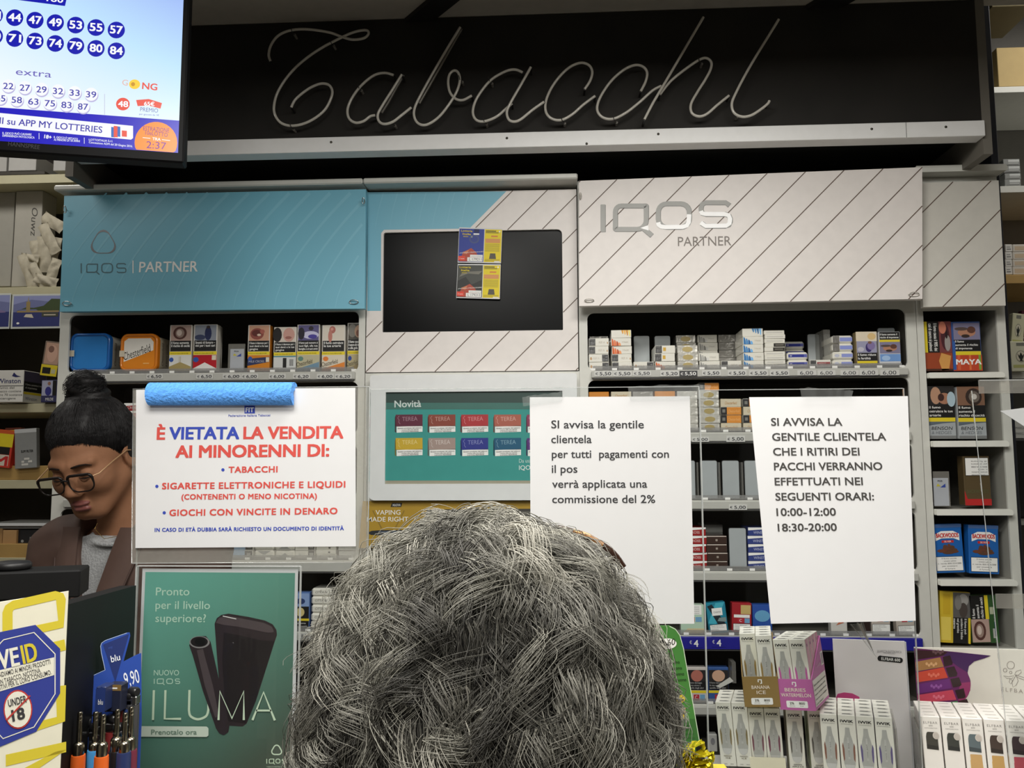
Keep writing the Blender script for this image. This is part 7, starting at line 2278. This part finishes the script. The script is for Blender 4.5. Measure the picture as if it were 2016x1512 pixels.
def head_sdf(p):
    """human head: origin between the eyes' height and ears, face towards -y, crown up"""
    a = p.copy(); a[..., 0] = np.abs(a[..., 0])          # mirror: build one half
    d = d_ell(p, (0, .014, .034), (.0735, .094, .08))
    d = smin(d, d_ell(p, (0, -.03, -.028), (.06, .062, .082)), .03)
    d = smin(d, d_ell(p, (0, -.064, -.094), (.026, .022, .019)), .032)
    d = smin(d, d_cap(a, (.05, .0, -.052), (.018, -.06, -.098), .02, .014), .03)
    d = smin(d, d_ell(a, (.038, -.058, -.03), (.024, .026, .024)), .024)
    d = smin(d, d_cap(a, (.008, -.089, .016), (.044, -.074, .018), .0085, .0075), .016)
    d = smax(d, -d_ell(a, (.031, -.103, -.004), (.019, .019, .012)), .014)
    d = smin(d, d_ell(a, (.031, -.078, -.005), (.0145, .0135, .0125)), .004)
    d = smin(d, d_cap(p, (0, -.089, .008), (0, -.109, -.036), .0075, .0105), .012)
    d = smin(d, d_ell(a, (.0115, -.1, -.042), (.0085, .0105, .0075)), .007)
    d = smax(d, -d_ell(a, (.0065, -.106, -.0485), (.0035, .006, .003)), .003)
    lip = smin(d_ell(p, (0, -.0912, -.0682), (.0225, .009, .0058)), d_ell(p, (0, -.0902, -.0802), (.0195, .0095, .0076)), .002)
    d = smin(d, lip, .006)
    d = smax(d, -d_ell(p, (0, -.102, -.0738), (.018, .007, .0014)), .003)
    d = smax(d, -d_ell(p, (0, -.098, -.0895), (.016, .008, .0035)), .008)
    ear = smax(d_ell(a, (.0745, .014, -.012), (.009, .019, .031)), -d_ell(a, (.083, .01, -.01), (.006, .011, .019)), .004)
    return smin(d, ear, .006)
def hand_sdf(p, w, f, side, n):
    """palm from wrist w along direction f, palm normal n, five bent fingers"""
    f = V3(f).normalized(); n = V3(n).normalized(); s = f.cross(n).normalized() * side
    w = V3(w)
    d = d_cap(p, w, w + f * .03, .023, .024)
    for k in (-1, 0, 1):
        d = smin(d, d_cap(p, w + f * .025 + s * (.012 * k), w + f * .08 + s * (.023 * k), .014, .0125), .012)
    for k, (o, L) in enumerate(((-.031, .062), (-.0105, .074), (.0105, .07), (.031, .056))):
        b = w + f * .085 + s * o
        j = b + (f * .8 - n * .45).normalized() * L * .45
        e = j + (f * .45 - n * .9).normalized() * L * .55
        d = smin(d, smin(d_cap(p, b, j, .0088, .008), d_cap(p, j, e, .0078, .0066), .003), .005)
    b = w + f * .022 - s * .022
    j = b + (f * .6 - s * .7 - n * .3).normalized() * .038
    e = j + (f * .85 - s * .2 - n * .4).normalized() * .032
    return smin(d, smin(d_cap(p, b, j, .0115, .0095), d_cap(p, j, e, .0093, .0075), .004), .008)

SKIN_W = M(136, 96, 71, .66, bump=.12, vary=.08, scale=70, spec=.2, name='skin_warm_brown')
LIPS = M(128, 76, 70, .5, vary=.04)
HAIR_D = M(20, 18, 19, .55, bump=.6, vary=.5, scale=70, spec=.3)

# ---- clerk behind the counter, head bent over the till
HSC = .93
Rw = Matrix.Rotation(math.radians(-4.5), 4, 'Z') @ Matrix.Rotation(math.radians(-6.5), 4, 'Y') @ Matrix.Rotation(math.radians(25.9), 4, 'X')
HC_ = V3((-.950, 1.653, 1.6392))
HM = Matrix.Translation(HC_) @ Rw @ Matrix.Scale(HSC, 4)
wl = to_local(HM)
NB = V3((P(254, 1030, 1.74).x, 1.74, P(254, 1034, 1.74).z))        # base of the neck
TZ = NB.z
clerk = thing('person', 'person with dark bun, glasses, brown jacket and grey jumper, looking down behind counter', 'person', (NB.x, 1.74, 0))
shl = [V3((NB.x + sx * .145, 1.755, TZ - .055)) for sx in (-1, 1)]
elb = [V3((NB.x + sx * .2, 1.71, TZ - .33)) for sx in (-1, 1)]
wri = [V3((NB.x + sx * .13, 1.585, TZ - .40)) for sx in (-1, 1)]
def torso(p, g=0.0):
    x0 = NB.x
    d = d_ell(p, (x0, 1.76, TZ - .22), (.155 + g, .105 + g, .24 + g))
    d = smin(d, d_cap(p, shl[0] + V3((.02, 0, 0)), shl[1] - V3((.02, 0, 0)), .052 + g), .06)
    d = smin(d, d_ell(p, (x0, 1.77, TZ - .52), (.15 + g, .11 + g, .2 + g)), .06)
    return d
def w_body(p):
    d = head_sdf(wl(p)) * HSC
    hb = HM @ V3((0, .035, -.045))
    d = smin(d, d_cap(p, hb, NB + V3((0, .01, -.02)), .047, .054), .03)
    d = smin(d, torso(p, -.014), .03)
    for i in (0, 1):
        d = smin(d, smin(d_cap(p, shl[i], elb[i], .036, .03), d_cap(p, elb[i], wri[i], .03, .022), .02), .03)
        d = smin(d, hand_sdf(p, wri[i], (-.2 + .3 * (1 - i), -1, -.35), 1 if i else -1, (0, -.35, 1)), .012)
    return d
def w_mat(c):
    q = wl(np.array(c, np.float32))
    l = np.minimum(d_ell(q, (0, -.0927, -.0682), (.0225, .0105, .006)), d_ell(q, (0, -.0917, -.0802), (.0195, .0112, .0077)))
    return (l < .0008).astype(int)
lo = (NB.x - .33, 1.40, TZ - .56); hi = (NB.x + .33, 1.93, HC_.z + .13)
sdf_obj('body', w_body, lo, hi, .0034, [SKIN_W, LIPS], clerk, w_mat)
def w_hair(p):
    q = wl(p)
    cut = (.066 - .82 * (q[..., 1] + .085) + 2. * np.clip(np.abs(q[..., 0]) - .03, 0, 1) ** 2) - q[..., 2] - .5 * np.clip(q[..., 1] + .03, 0, .06) + .0012 * np.sin(q[..., 0] * 230) + .0008 * np.sin(q[..., 0] * 560 + 1)
    d = d_ell(q, (0, .014, .034), (.0735, .094, .08)) - (.0006 + .17 * np.clip(-cut, 0, .05) + .1 * np.clip(-cut - .05, 0, .1))
    n = .6 * np.sin(q[..., 0] * 160 + q[..., 1] * 40) * .0012 + np.sin(q[..., 0] * 90 - q[..., 2] * 60 + 1) * .0012
    d = d + n
    z = q[..., 2]
    d = smin(d, d_ell(np.abs(q) * np.array([1, 0, 0], np.float32) + q * np.array([0, 1, 1], np.float32), (.071, .04, -.004), (.0165, .034, .036)), .012)
    d = smax(d, cut * .75, .003)
    b = d_ell(q, (.004, .052, .142), (.04, .036, .036))
    b = np.minimum(b, np.sqrt((np.sqrt((q[..., 0] - .004) ** 2 + (q[..., 1] - .05) ** 2) - .031) ** 2 + (z - .124) ** 2) - .0145)
    a = np.arctan2(q[..., 1] - .05, q[..., 0])
    b = b + .0022 * np.sin(3 * a + z * 190)
    return smin(d, b, .008) * HSC
sdf_obj('hair', w_hair, tuple(HC_ - V3((.2, .22, .2))), tuple(HC_ + V3((.2, .22, .25))), .003, HAIR_D, clerk)
# fine strands drawn back from the hairline to the bun
def strands(name, P_, R_, mat, par, n=3):
    """P_: (S,K,3) strand points, R_: (S,K) radii -> one mesh of thin tubes"""
    P_ = np.asarray(P_, np.float64); R_ = np.asarray(R_, np.float64)
    S, K, _ = P_.shape
    T = np.gradient(P_, axis=1); T /= np.linalg.norm(T, axis=2, keepdims=True) + 1e-12
    ref = np.where(np.abs(T[..., 2:3]) < .9, np.array([0, 0, 1.]), np.array([1., 0, 0]))
    A = np.cross(T, ref); A /= np.linalg.norm(A, axis=2, keepdims=True) + 1e-12
    B = np.cross(T, A)
    rings = [P_ + (A * math.cos(2 * math.pi * j / n) + B * math.sin(2 * math.pi * j / n)) * R_[..., None] for j in range(n)]
    Vv = np.stack(rings, 2).reshape(-1, 3)
    off = Vv.mean(0); off[2] = Vv[:, 2].min()
    s_, k_, j_ = np.meshgrid(np.arange(S), np.arange(K - 1), np.arange(n), indexing='ij')
    b_ = (s_ * K + k_) * n
    j2 = (j_ + 1) % n
    Fq = np.stack([b_ + j_, b_ + j2, b_ + n + j2, b_ + n + j_], -1).reshape(-1, 4)
    me = bpy.data.meshes.new(name)
    me.vertices.add(len(Vv)); me.vertices.foreach_set('co', (Vv - off).astype(np.float32).ravel())
    me.loops.add(Fq.size); me.loops.foreach_set('vertex_index', Fq.astype(np.int32).ravel())
    me.polygons.add(len(Fq)); me.polygons.foreach_set('loop_start', np.arange(0, Fq.size, 4, dtype=np.int32))
    me.polygons.foreach_set('use_smooth', np.ones(len(Fq), bool))
    me.materials.append(mat)
    me.update(calc_edges=True)
    o = bpy.data.objects.new(name, me); COL.objects.link(o)
    o.parent = par; o.location = V3(off) - WL[par.name]; WL[o.name] = V3(off)
    o['kind'] = 'stuff'
    return o
random.seed(3)
SP = []
for i in range(1100):
    a = random.uniform(-1.9, 1.9)
    sw = random.gauss(0, .006)
    p0 = V3((.075 * math.sin(a), .01 - .088 * math.cos(a), 0))
    p0.z = .0685 - .82 * (p0.y + .085) - .5 * min(max(p0.y + .03, 0), .06) + 2 * max(0, abs(p0.x) - .03) ** 2 - random.uniform(-.004, .0022) - .005 * random.random() ** 6
    p2 = V3((.022 * math.sin(a), .045 - .01 * math.cos(a), .124))
    pts = []
    for t in [j / 11 for j in range(12)]:
        q = p0.lerp(p2, t) - V3((sw * math.sin(3.1 * t), .014, .034))
        v = V3((q.x / .0735, q.y / .094, q.z / .08)); v /= max(v.length, .3)
        q = V3((v.x * .0735, v.y * .094, v.z * .08))
        hh = max(q.z + .034 - .066 + .82 * (q.y + .099) + .5 * min(max(q.y + .044, 0), .06) - 2 * max(0, abs(q.x) - .03) ** 2, 0)
        q += q.normalized() * (.0012 + .17 * min(hh, .05) + .1 * min(max(hh - .05, 0), .1) + random.uniform(.0, .0016) * min(1, .25 + 4 * t))
        pts.append(tuple(HM @ (q + V3((0, .014, .034)))))
    SP.append(pts)
for i in range(420):
    bc = V3((.004 + random.uniform(-.006, .006), .052, .14 + random.uniform(-.006, .006)))
    ax = V3((random.gauss(0, .5), random.gauss(0, .5), 1)).normalized()
    e1 = ax.orthogonal().normalized(); e2 = ax.cross(e1)
    a0, da = random.uniform(0, 6.28), random.uniform(1.2, 2.4)
    la = random.uniform(-.9, .9)
    pts = []
    for j in range(12):
        a = a0 + da * j / 11
        d = (e1 * math.cos(a) + e2 * math.sin(a)) * math.cos(la) + ax * math.sin(la)
        r = 1.0 + random.uniform(-.008, .008) + .05 * math.sin(3 * a)
        pts.append(tuple(HM @ (bc + V3((d.x * .0405 * r, d.y * .0375 * r, d.z * .038 * r)))))
    SP.append(pts)
strands('hair_strands', SP, np.broadcast_to(np.array([.00018, .0003] + [.00042] * 9 + [.0003]), (len(SP), 12)), HAIR_D, clerk)
# brows and lashes
BROW = M(36, 27, 23, .8, spec=.1)
for s in (-1, 1):
    pts = [HM @ V3((s * x, -.0965 + .9 * (x - .01) ** 2 * 12 + .0005, .0135 + z)) for x, z in ((.012, .0025), (.02, .0035), (.03, .0045), (.04, .003), (.049, -.0025))]
    MB().tube(pts, [.0013, .0021, .0021, .0016, .0006], BROW, 6).build('eyebrow', clerk)
    pts = [HM @ V3((s * x, -.0925 + y, -.0105 + z)) for x, y, z in ((.018, .003, .001), (.025, .0002, -.0012), (.032, 0, -.0018), (.039, .003, -.001), (.045, .0075, .0012))]
    MB().tube(pts, [.0006, .0011, .0012, .0011, .0006], HAIR_D, 5).build('eyelash', clerk)
# glasses, worn
gl = MB()
FRB = M(22, 17, 16, .3, spec=.3)
for s in (-1, 1):
    c = V3((s * .0335, -.112, -.0145))
    ring, rad = [], []
    for cx_, cz in rr(-.0275, -.0185, .0275, .0185, (.0178, .009, .009, .0178), 7):
        ring.append(HM @ (c + V3((cx_, abs(cx_) * .1, cz))))
        rad.append(.0015 + .0014 * min(max((cz + .004) / .016, 0), 1))
    gl.tube(ring, rad, FRB, 7, closed=True)
gl.tube([HM @ V3(p) for p in ((-.0075, -.112, -.006), (0, -.1145, -.003), (.0075, -.112, -.006))], .0019, FRB, 7)
glo = gl.build('glasses', clerk)
for s in (-1, 1):
    pts = [HM @ V3(p) for p in ((s * .0605, -.106, -.003), (s * .071, -.098, -.002), (s * .076, -.05, .002), (s * .081, .0, .004), (s * .081, .02, -.004))]
    MB().tube(pts, .0013, M(176, 140, 104, .3, .3), 6).build('temple', glo)
    c = V3((s * .0335, -.1115, -.0145))
    vs = [HM @ (c + V3((math.cos(t) * .0262, .001 + abs(math.cos(t)) * .003, math.sin(t) * .0172))) for t in [2 * math.pi * i / 24 for i in range(24)]]
    m_ = MB(); m_.add(vs, [list(range(24))], ACRYL); m_.build('lens', glo)
e = HM @ V3((.083, .012, -.038))
MB().ball(e, .0024, M(220, 200, 150, .2, .9), 8, 6).build('ear_stud', clerk)
MB().tube([NB + V3(p) for p in ((-.058, -.01, .018), (-.045, -.052, -.004), (-.012, -.074, -.022), (.03, -.066, -.014), (.056, -.03, .008))], .0006, M(206, 170, 90, .25, .9), 5).build('necklace', clerk)
# grey jumper and open brown jacket
KNIT = M(150, 151, 152, .9, bump=.5, vary=.28, scale=240, name='grey_marl_knit')
JACK = M(76, 56, 48, .75, bump=.2, vary=.12, scale=30, name='brown_jacket_cloth')
def w_knit(p):
    d = torso(p, .004)
    rel = p - np.array(NB, np.float32)
    cut = (rel[..., 2] + .022 + .35 * np.clip(rel[..., 1] + .03, -.2, 0)) * .9
    d2 = smax(d, cut, .006)
    ring = np.sqrt((np.sqrt((rel[..., 0] / 1.0) ** 2 + ((rel[..., 1] + .005)) ** 2) - .067) ** 2 + (rel[..., 2] + .012 - .3 * (rel[..., 1])) ** 2) - .0062
    return smin(d2, ring, .01)
sdf_obj('jumper', w_knit, (NB.x - .24, 1.58, TZ - .7), (NB.x + .24, 1.95, TZ + .05), .005, KNIT, clerk)
def w_jack(p):
    d = torso(p, .017)
    for i in (0, 1):
        d = smin(d, smin(d_cap(p, shl[i], elb[i], .066, .056), d_cap(p, elb[i], wri[i] + V3((0, .02, .004)), .054, .04), .03), .03)
    for i, sx in enumerate((-1, 1)):
        d = smin(d, d_cap(p, NB + V3((sx * .06, .02, -.012)), shl[i], .036, .06), .03)
    rel = p - np.array(NB, np.float32)
    x, y, z = rel[..., 0], rel[..., 1], rel[..., 2]
    # collar rising round the nape
    col = np.abs(np.sqrt(x ** 2 + (y - .015) ** 2) - .094 - .12 * (z)) - .008
    col = smax(smax(col, z - .045 - .5 * np.clip(y, -.1, .06), .006), -.09 - z, .006)
    d = smin(d, col, .014)
    wv = np.clip(.012 + (z + .2) * .17, .008, .06)       # opening widens upward
    op = smax(np.abs(x + .03) - wv, y - .02, .004)
    d = smax(d, -op, .006)
    thr = np.sqrt(x ** 2 + (y + .002) ** 2) - .084 - .1 * np.clip(z, -.05, .1)
    d = smax(d, -smax(thr, -.05 - z, .01), .006)
    return d + .0016 * np.sin(x * 60 + z * 45) + .001 * np.sin(z * 120 - x * 40)
sdf_obj('jacket', w_jack, (NB.x - .34, 1.46, TZ - .72), (NB.x + .34, 1.97, TZ + .09), .0055, JACK, clerk)
# lapels folded back along the opening
for s in (-1, 1):
    vs = []
    prof = ((.0, .052), (-.05, .056), (-.12, .05), (-.2, .034), (-.27, .012))
    for z, wd in prof:
        xi = s * min(max(.012 + (z + .2) * .17, .008), .06) - .03
        for k in range(4):
            t = k / 3
            xx = xi + s * wd * t
            r = math.sqrt(max(0, 1 - ((xx) / .2) ** 2))
            yy = -.128 * r - .012 - .006 * math.sin(math.pi * t) + (.055 if z > -.02 else .035 if z > -.08 else .012 if z > -.15 else -.002)
            vs.append(NB + V3((xx, yy + .02, z)))
    n = len(prof)
    fs = [[i * 4 + k, i * 4 + k + 1, (i + 1) * 4 + k + 1, (i + 1) * 4 + k] for i in range(n - 1) for k in range(3)]
    m_ = MB(); m_.add(vs, fs, JACK, True)
    m_.add([v + V3((0, .004, 0)) for v in vs], [f[::-1] for f in fs], JACK, True)
    m_.tube([v for i, v in enumerate(vs) if i % 4 == 3], .002, M(70, 52, 46, .7), 5)
    m_.build('lapel', clerk)
def legs(cx_, cy_, zt, r, spread):
    def f(p):
        d = d_ell(p, (cx_, cy_, zt - .05), (.16, .115, .14))
        for s in (-1, 1):
            d = smin(d, smin(d_cap(p, (cx_ + s * .08, cy_, zt - .12), (cx_ + s * spread, cy_ - .01, zt * .5), .08, .056), d_cap(p, (cx_ + s * spread, cy_ - .01, zt * .5), (cx_ + s * spread, cy_ + .01, .07), .056, .045), .03), .03)
        return d
    return f
def shoes(par, cx_, cy_, spread, dirn, mat):
    for s in (-1, 1):
        mb = MB()
        x = cx_ + s * spread
        ring = [(-.05, .0, .036), (.0, .0, .042), (.08, .0, .046), (.15, .0, .04), (.19, .0, .022)]
        vs, fs = [], []
        for t, _, w_ in ring:
            hgt = .075 - .25 * max(0, t - .02)
            for k in range(12):
                a = 2 * math.pi * k / 12
                vs.append((x + w_ * math.cos(a), cy_ + dirn * t, .001 + max(.0, hgt * (.5 + .5 * math.sin(a)))))
        for i in range(len(ring) - 1):
            for k in range(12):
                fs.append([i * 12 + k, i * 12 + (k + 1) % 12, (i + 1) * 12 + (k + 1) % 12, (i + 1) * 12 + k])
        mb.add(vs, fs + [list(range(12)), list(range(48, 60))], mat, True)
        mb.build('shoe', par)
lt = legs(NB.x, 1.77, TZ - .58, .08, .095)
sdf_obj('trousers', lt, (NB.x - .22, 1.60, .03), (NB.x + .22, 1.95, TZ - .46), .011, M(38, 40, 48, .8, bump=.2), clerk)
shoes(clerk, NB.x, 1.78, .095, -1, M(30, 30, 32, .5))

# ---- customer with grey curls, seen from behind, close to the camera
CY = .575
top = P(960, 1005, CY)
CH = V3((P(960, 1250, CY).x, CY, top.z - .142))
CRW = Matrix.Rotation(math.radians(180), 4, 'Z') @ Matrix.Rotation(math.radians(8), 4, 'X')
CM = Matrix.Translation(CH) @ CRW
cl_ = to_local(CM)
cust = thing('person', 'person with curly grey hair seen from behind at the counter, closest to view', 'person', (CH.x, .54, 0))
CN = CH + V3((0, -.035, -.175))
csh = [CN + V3((s * .17, -.01, -.05)) for s in (-1, 1)]
cel = [CN + V3((s * .215, -.03, -.3)) for s in (-1, 1)]
cwr = [CN + V3((s * .19, .03, -.52)) for s in (-1, 1)]
def c_torso(p, g=0.0):
    x0, y0, z0 = CN
    d = d_ell(p, (x0, y0 - .005, z0 - .22), (.16 + g, .105 + g, .24 + g))
    d = smin(d, d_cap(p, csh[0] + V3((.02, 0, 0)), csh[1] - V3((.02, 0, 0)), .055 + g), .06)
    return smin(d, d_ell(p, (x0, y0, z0 - .52), (.155 + g, .105 + g, .2 + g)), .06)
def c_body(p):
    d = head_sdf(cl_(p))
    d = smin(d, d_cap(p, CM @ V3((0, .03, -.05)), CN, .054, .06), .03)
    d = smin(d, c_torso(p, -.014), .03)
    for i in (0, 1):
        d = smin(d, smin(d_cap(p, csh[i], cel[i], .038, .032), d_cap(p, cel[i], cwr[i], .032, .024), .02), .03)
        d = smin(d, hand_sdf(p, cwr[i], (0, .3, -1), 1 if i else -1, (1 if i else -1, 0, 0)), .012)
    return d
sdf_obj('body', c_body, (CN.x - .33, CN.y - .2, CN.z - .72), (CN.x + .33, CH.y + .22, CH.z + .14), .0045, M(196, 150, 126, .5, bump=.1), cust)
HAIR_G = [M(112, 110, 102, .55, vary=.3, scale=60), M(138, 136, 126, .5, vary=.25, scale=60), M(88, 86, 79, .55, vary=.3, scale=60), M(166, 163, 152, .5, vary=.2, scale=60), M(66, 64, 59, .55, vary=.3, scale=60)]
def c_hair(p):
    q = p - np.array(CH, np.float32)
    d = d_ell(q, (0, -.012, -.001), (.100, .113, .123))
    d = smin(d, d_ell(q, (0, -.028, -.09), (.09, .08, .08)), .04)
    n = (np.sin(q[..., 0] * 95 + 2 * np.sin(q[..., 2] * 60)) * np.sin(q[..., 2] * 105 + q[..., 1] * 60) * .006 + np.sin(q[..., 0] * 190 + q[..., 2] * 150) * np.sin(q[..., 1] * 170 - q[..., 2] * 70) * .0025)
    d = d + n
    face = smax(smax(.058 - q[..., 1], q[..., 2] - .065, .01), np.abs(q[..., 0]) - .075, .01)      # leave the face free
    return smax(d, -face, .01)
sdf_obj('hair', c_hair, tuple(CH - V3((.17, .17, .22))), tuple(CH + V3((.17, .17, .18))), .0045, M(46, 45, 42, .8, bump=.5, vary=.5, scale=40), cust)
rg = np.random.default_rng(21)
upd = np.array([.04, .22, .97]); upd /= np.linalg.norm(upd)
def hr(q):
    zz = np.where(q[..., 2] > 0, .138, .2)
    hx = .1145 - .014 * np.clip(-q[..., 2], 0, 1)
    return 1 / np.sqrt((q[..., 0] / hx) ** 2 + (q[..., 1] / .121) ** 2 + (q[..., 2] / zz) ** 2)
buckets = [([], []) for _ in range(5)]
NP, NS = 18, 30
tt = np.linspace(0, 1, NP)
made = 0
while made < 1050:
    d = rg.normal(size=3); d /= np.linalg.norm(d)
    if d[2] < -.9 or (d[1] > .45 and d[2] < .45): continue
    made += 1
    away = d - upd * (d @ upd)
    fl = np.array([0, 0, -.8]) + away * 1.1 + rg.uniform(-.5, .5, 3)
    fl -= d * (fl @ d); fl /= np.linalg.norm(fl)
    sd = np.cross(d, fl)
    L = rg.uniform(.055, .115); R0 = rg.uniform(.006, .0145); turns = rg.uniform(.9, 2.2) * rg.choice([-1, 1]); ph = rg.uniform(0, 6.28)
    lf = math.sin(d[0] * 5.1 + 1.3) * math.sin(d[2] * 6.3 + d[0] * 2.2 + .4) + .35 * rg.normal()
    kind = 4 if lf < -.75 else 2 if lf < -.3 else 0 if lf < .2 else 1 if lf < .75 else 3
    dep = rg.uniform(-.013, .005)
    o1 = rg.normal(0, .0055, (NS, 1)); o2 = rg.normal(0, .0036, (NS, 1)); dl = rg.uniform(.82, 1.12, (NS, 1)); dph = rg.normal(0, .34, (NS, 1))
    ang = ph + dph + turns * 6.283 * tt[None]
    g = (.4 + .6 * tt[None]) * R0
    r0 = hr(d)
    pd = d * r0 + fl * (L * dl * tt[None])[..., None] + sd * (o1 * (1 - .3 * tt[None]) + g * np.cos(ang) + .010 * np.sin(2.4 * tt[None] + ph))[..., None]
    q = pd / np.linalg.norm(pd, axis=-1, keepdims=True)
    rr_ = hr(q) + dep + o2 + g * np.sin(ang) * .85 + .003 * tt[None]
    buckets[kind][0].append(np.array(CH)[None, None] + np.array([0, -.006, 0]) + q * rr_[..., None])
    buckets[kind][1].append(np.broadcast_to(.00034 * (1 - .55 * tt), (NS, NP)))
for k_, (a_, b_) in enumerate(buckets):
    strands('curls', np.concatenate(a_), np.concatenate(b_), HAIR_G[k_], cust)
# dark hair slide glinting on the right side of the crown
pts = [P(u, v, .63) for u, v in ((1092, 1040), (1130, 1050), (1170, 1066), (1205, 1090), (1226, 1118))]
MB().tube(smooth_path(pts, 4), .0032, M(52, 34, 26, .25, coat=.5), 8).build('hair_slide', cust)
pts = [P(u, v, .628) for u, v in ((1128, 1046), (1158, 1056), (1186, 1074))]
MB().tube(smooth_path(pts, 4), .0022, M(206, 150, 100, .25, .6), 8).build('slide_glint', cust)  # orange-gold tube put in as the glint on the slide
COAT = M(44, 46, 54, .85, bump=.3, vary=.2, scale=40)
def c_coat(p):
    d = c_torso(p, .02)
    for i in (0, 1):
        d = smin(d, smin(d_cap(p, csh[i], cel[i], .07, .06), d_cap(p, cel[i], cwr[i] + V3((0, -.01, .03)), .058, .044), .03), .03)
    q = p - np.array(CN, np.float32)
    col = np.abs(np.sqrt(q[..., 0] ** 2 + q[..., 1] ** 2) - .088) - .009
    col = smax(smax(col, q[..., 2] - .035, .006), -.1 - q[..., 2], .006)
    d = smin(d, col, .015)
    return smax(d, -smax(np.sqrt(q[..., 0] ** 2 + q[..., 1] ** 2) - .078, -.04 - q[..., 2], .01), .006)
sdf_obj('coat', c_coat, (CN.x - .34, CN.y - .22, CN.z - .75), (CN.x + .34, CN.y + .26, CN.z + .08), .009, COAT, cust)
sdf_obj('trousers', legs(CN.x, CN.y, CN.z - .6, .08, .095), (CN.x - .22, CN.y - .17, .03), (CN.x + .22, CN.y + .17, CN.z - .48), .012, M(30, 32, 40, .85), cust)
shoes(cust, CN.x, CN.y, .095, 1, M(26, 24, 24, .5))
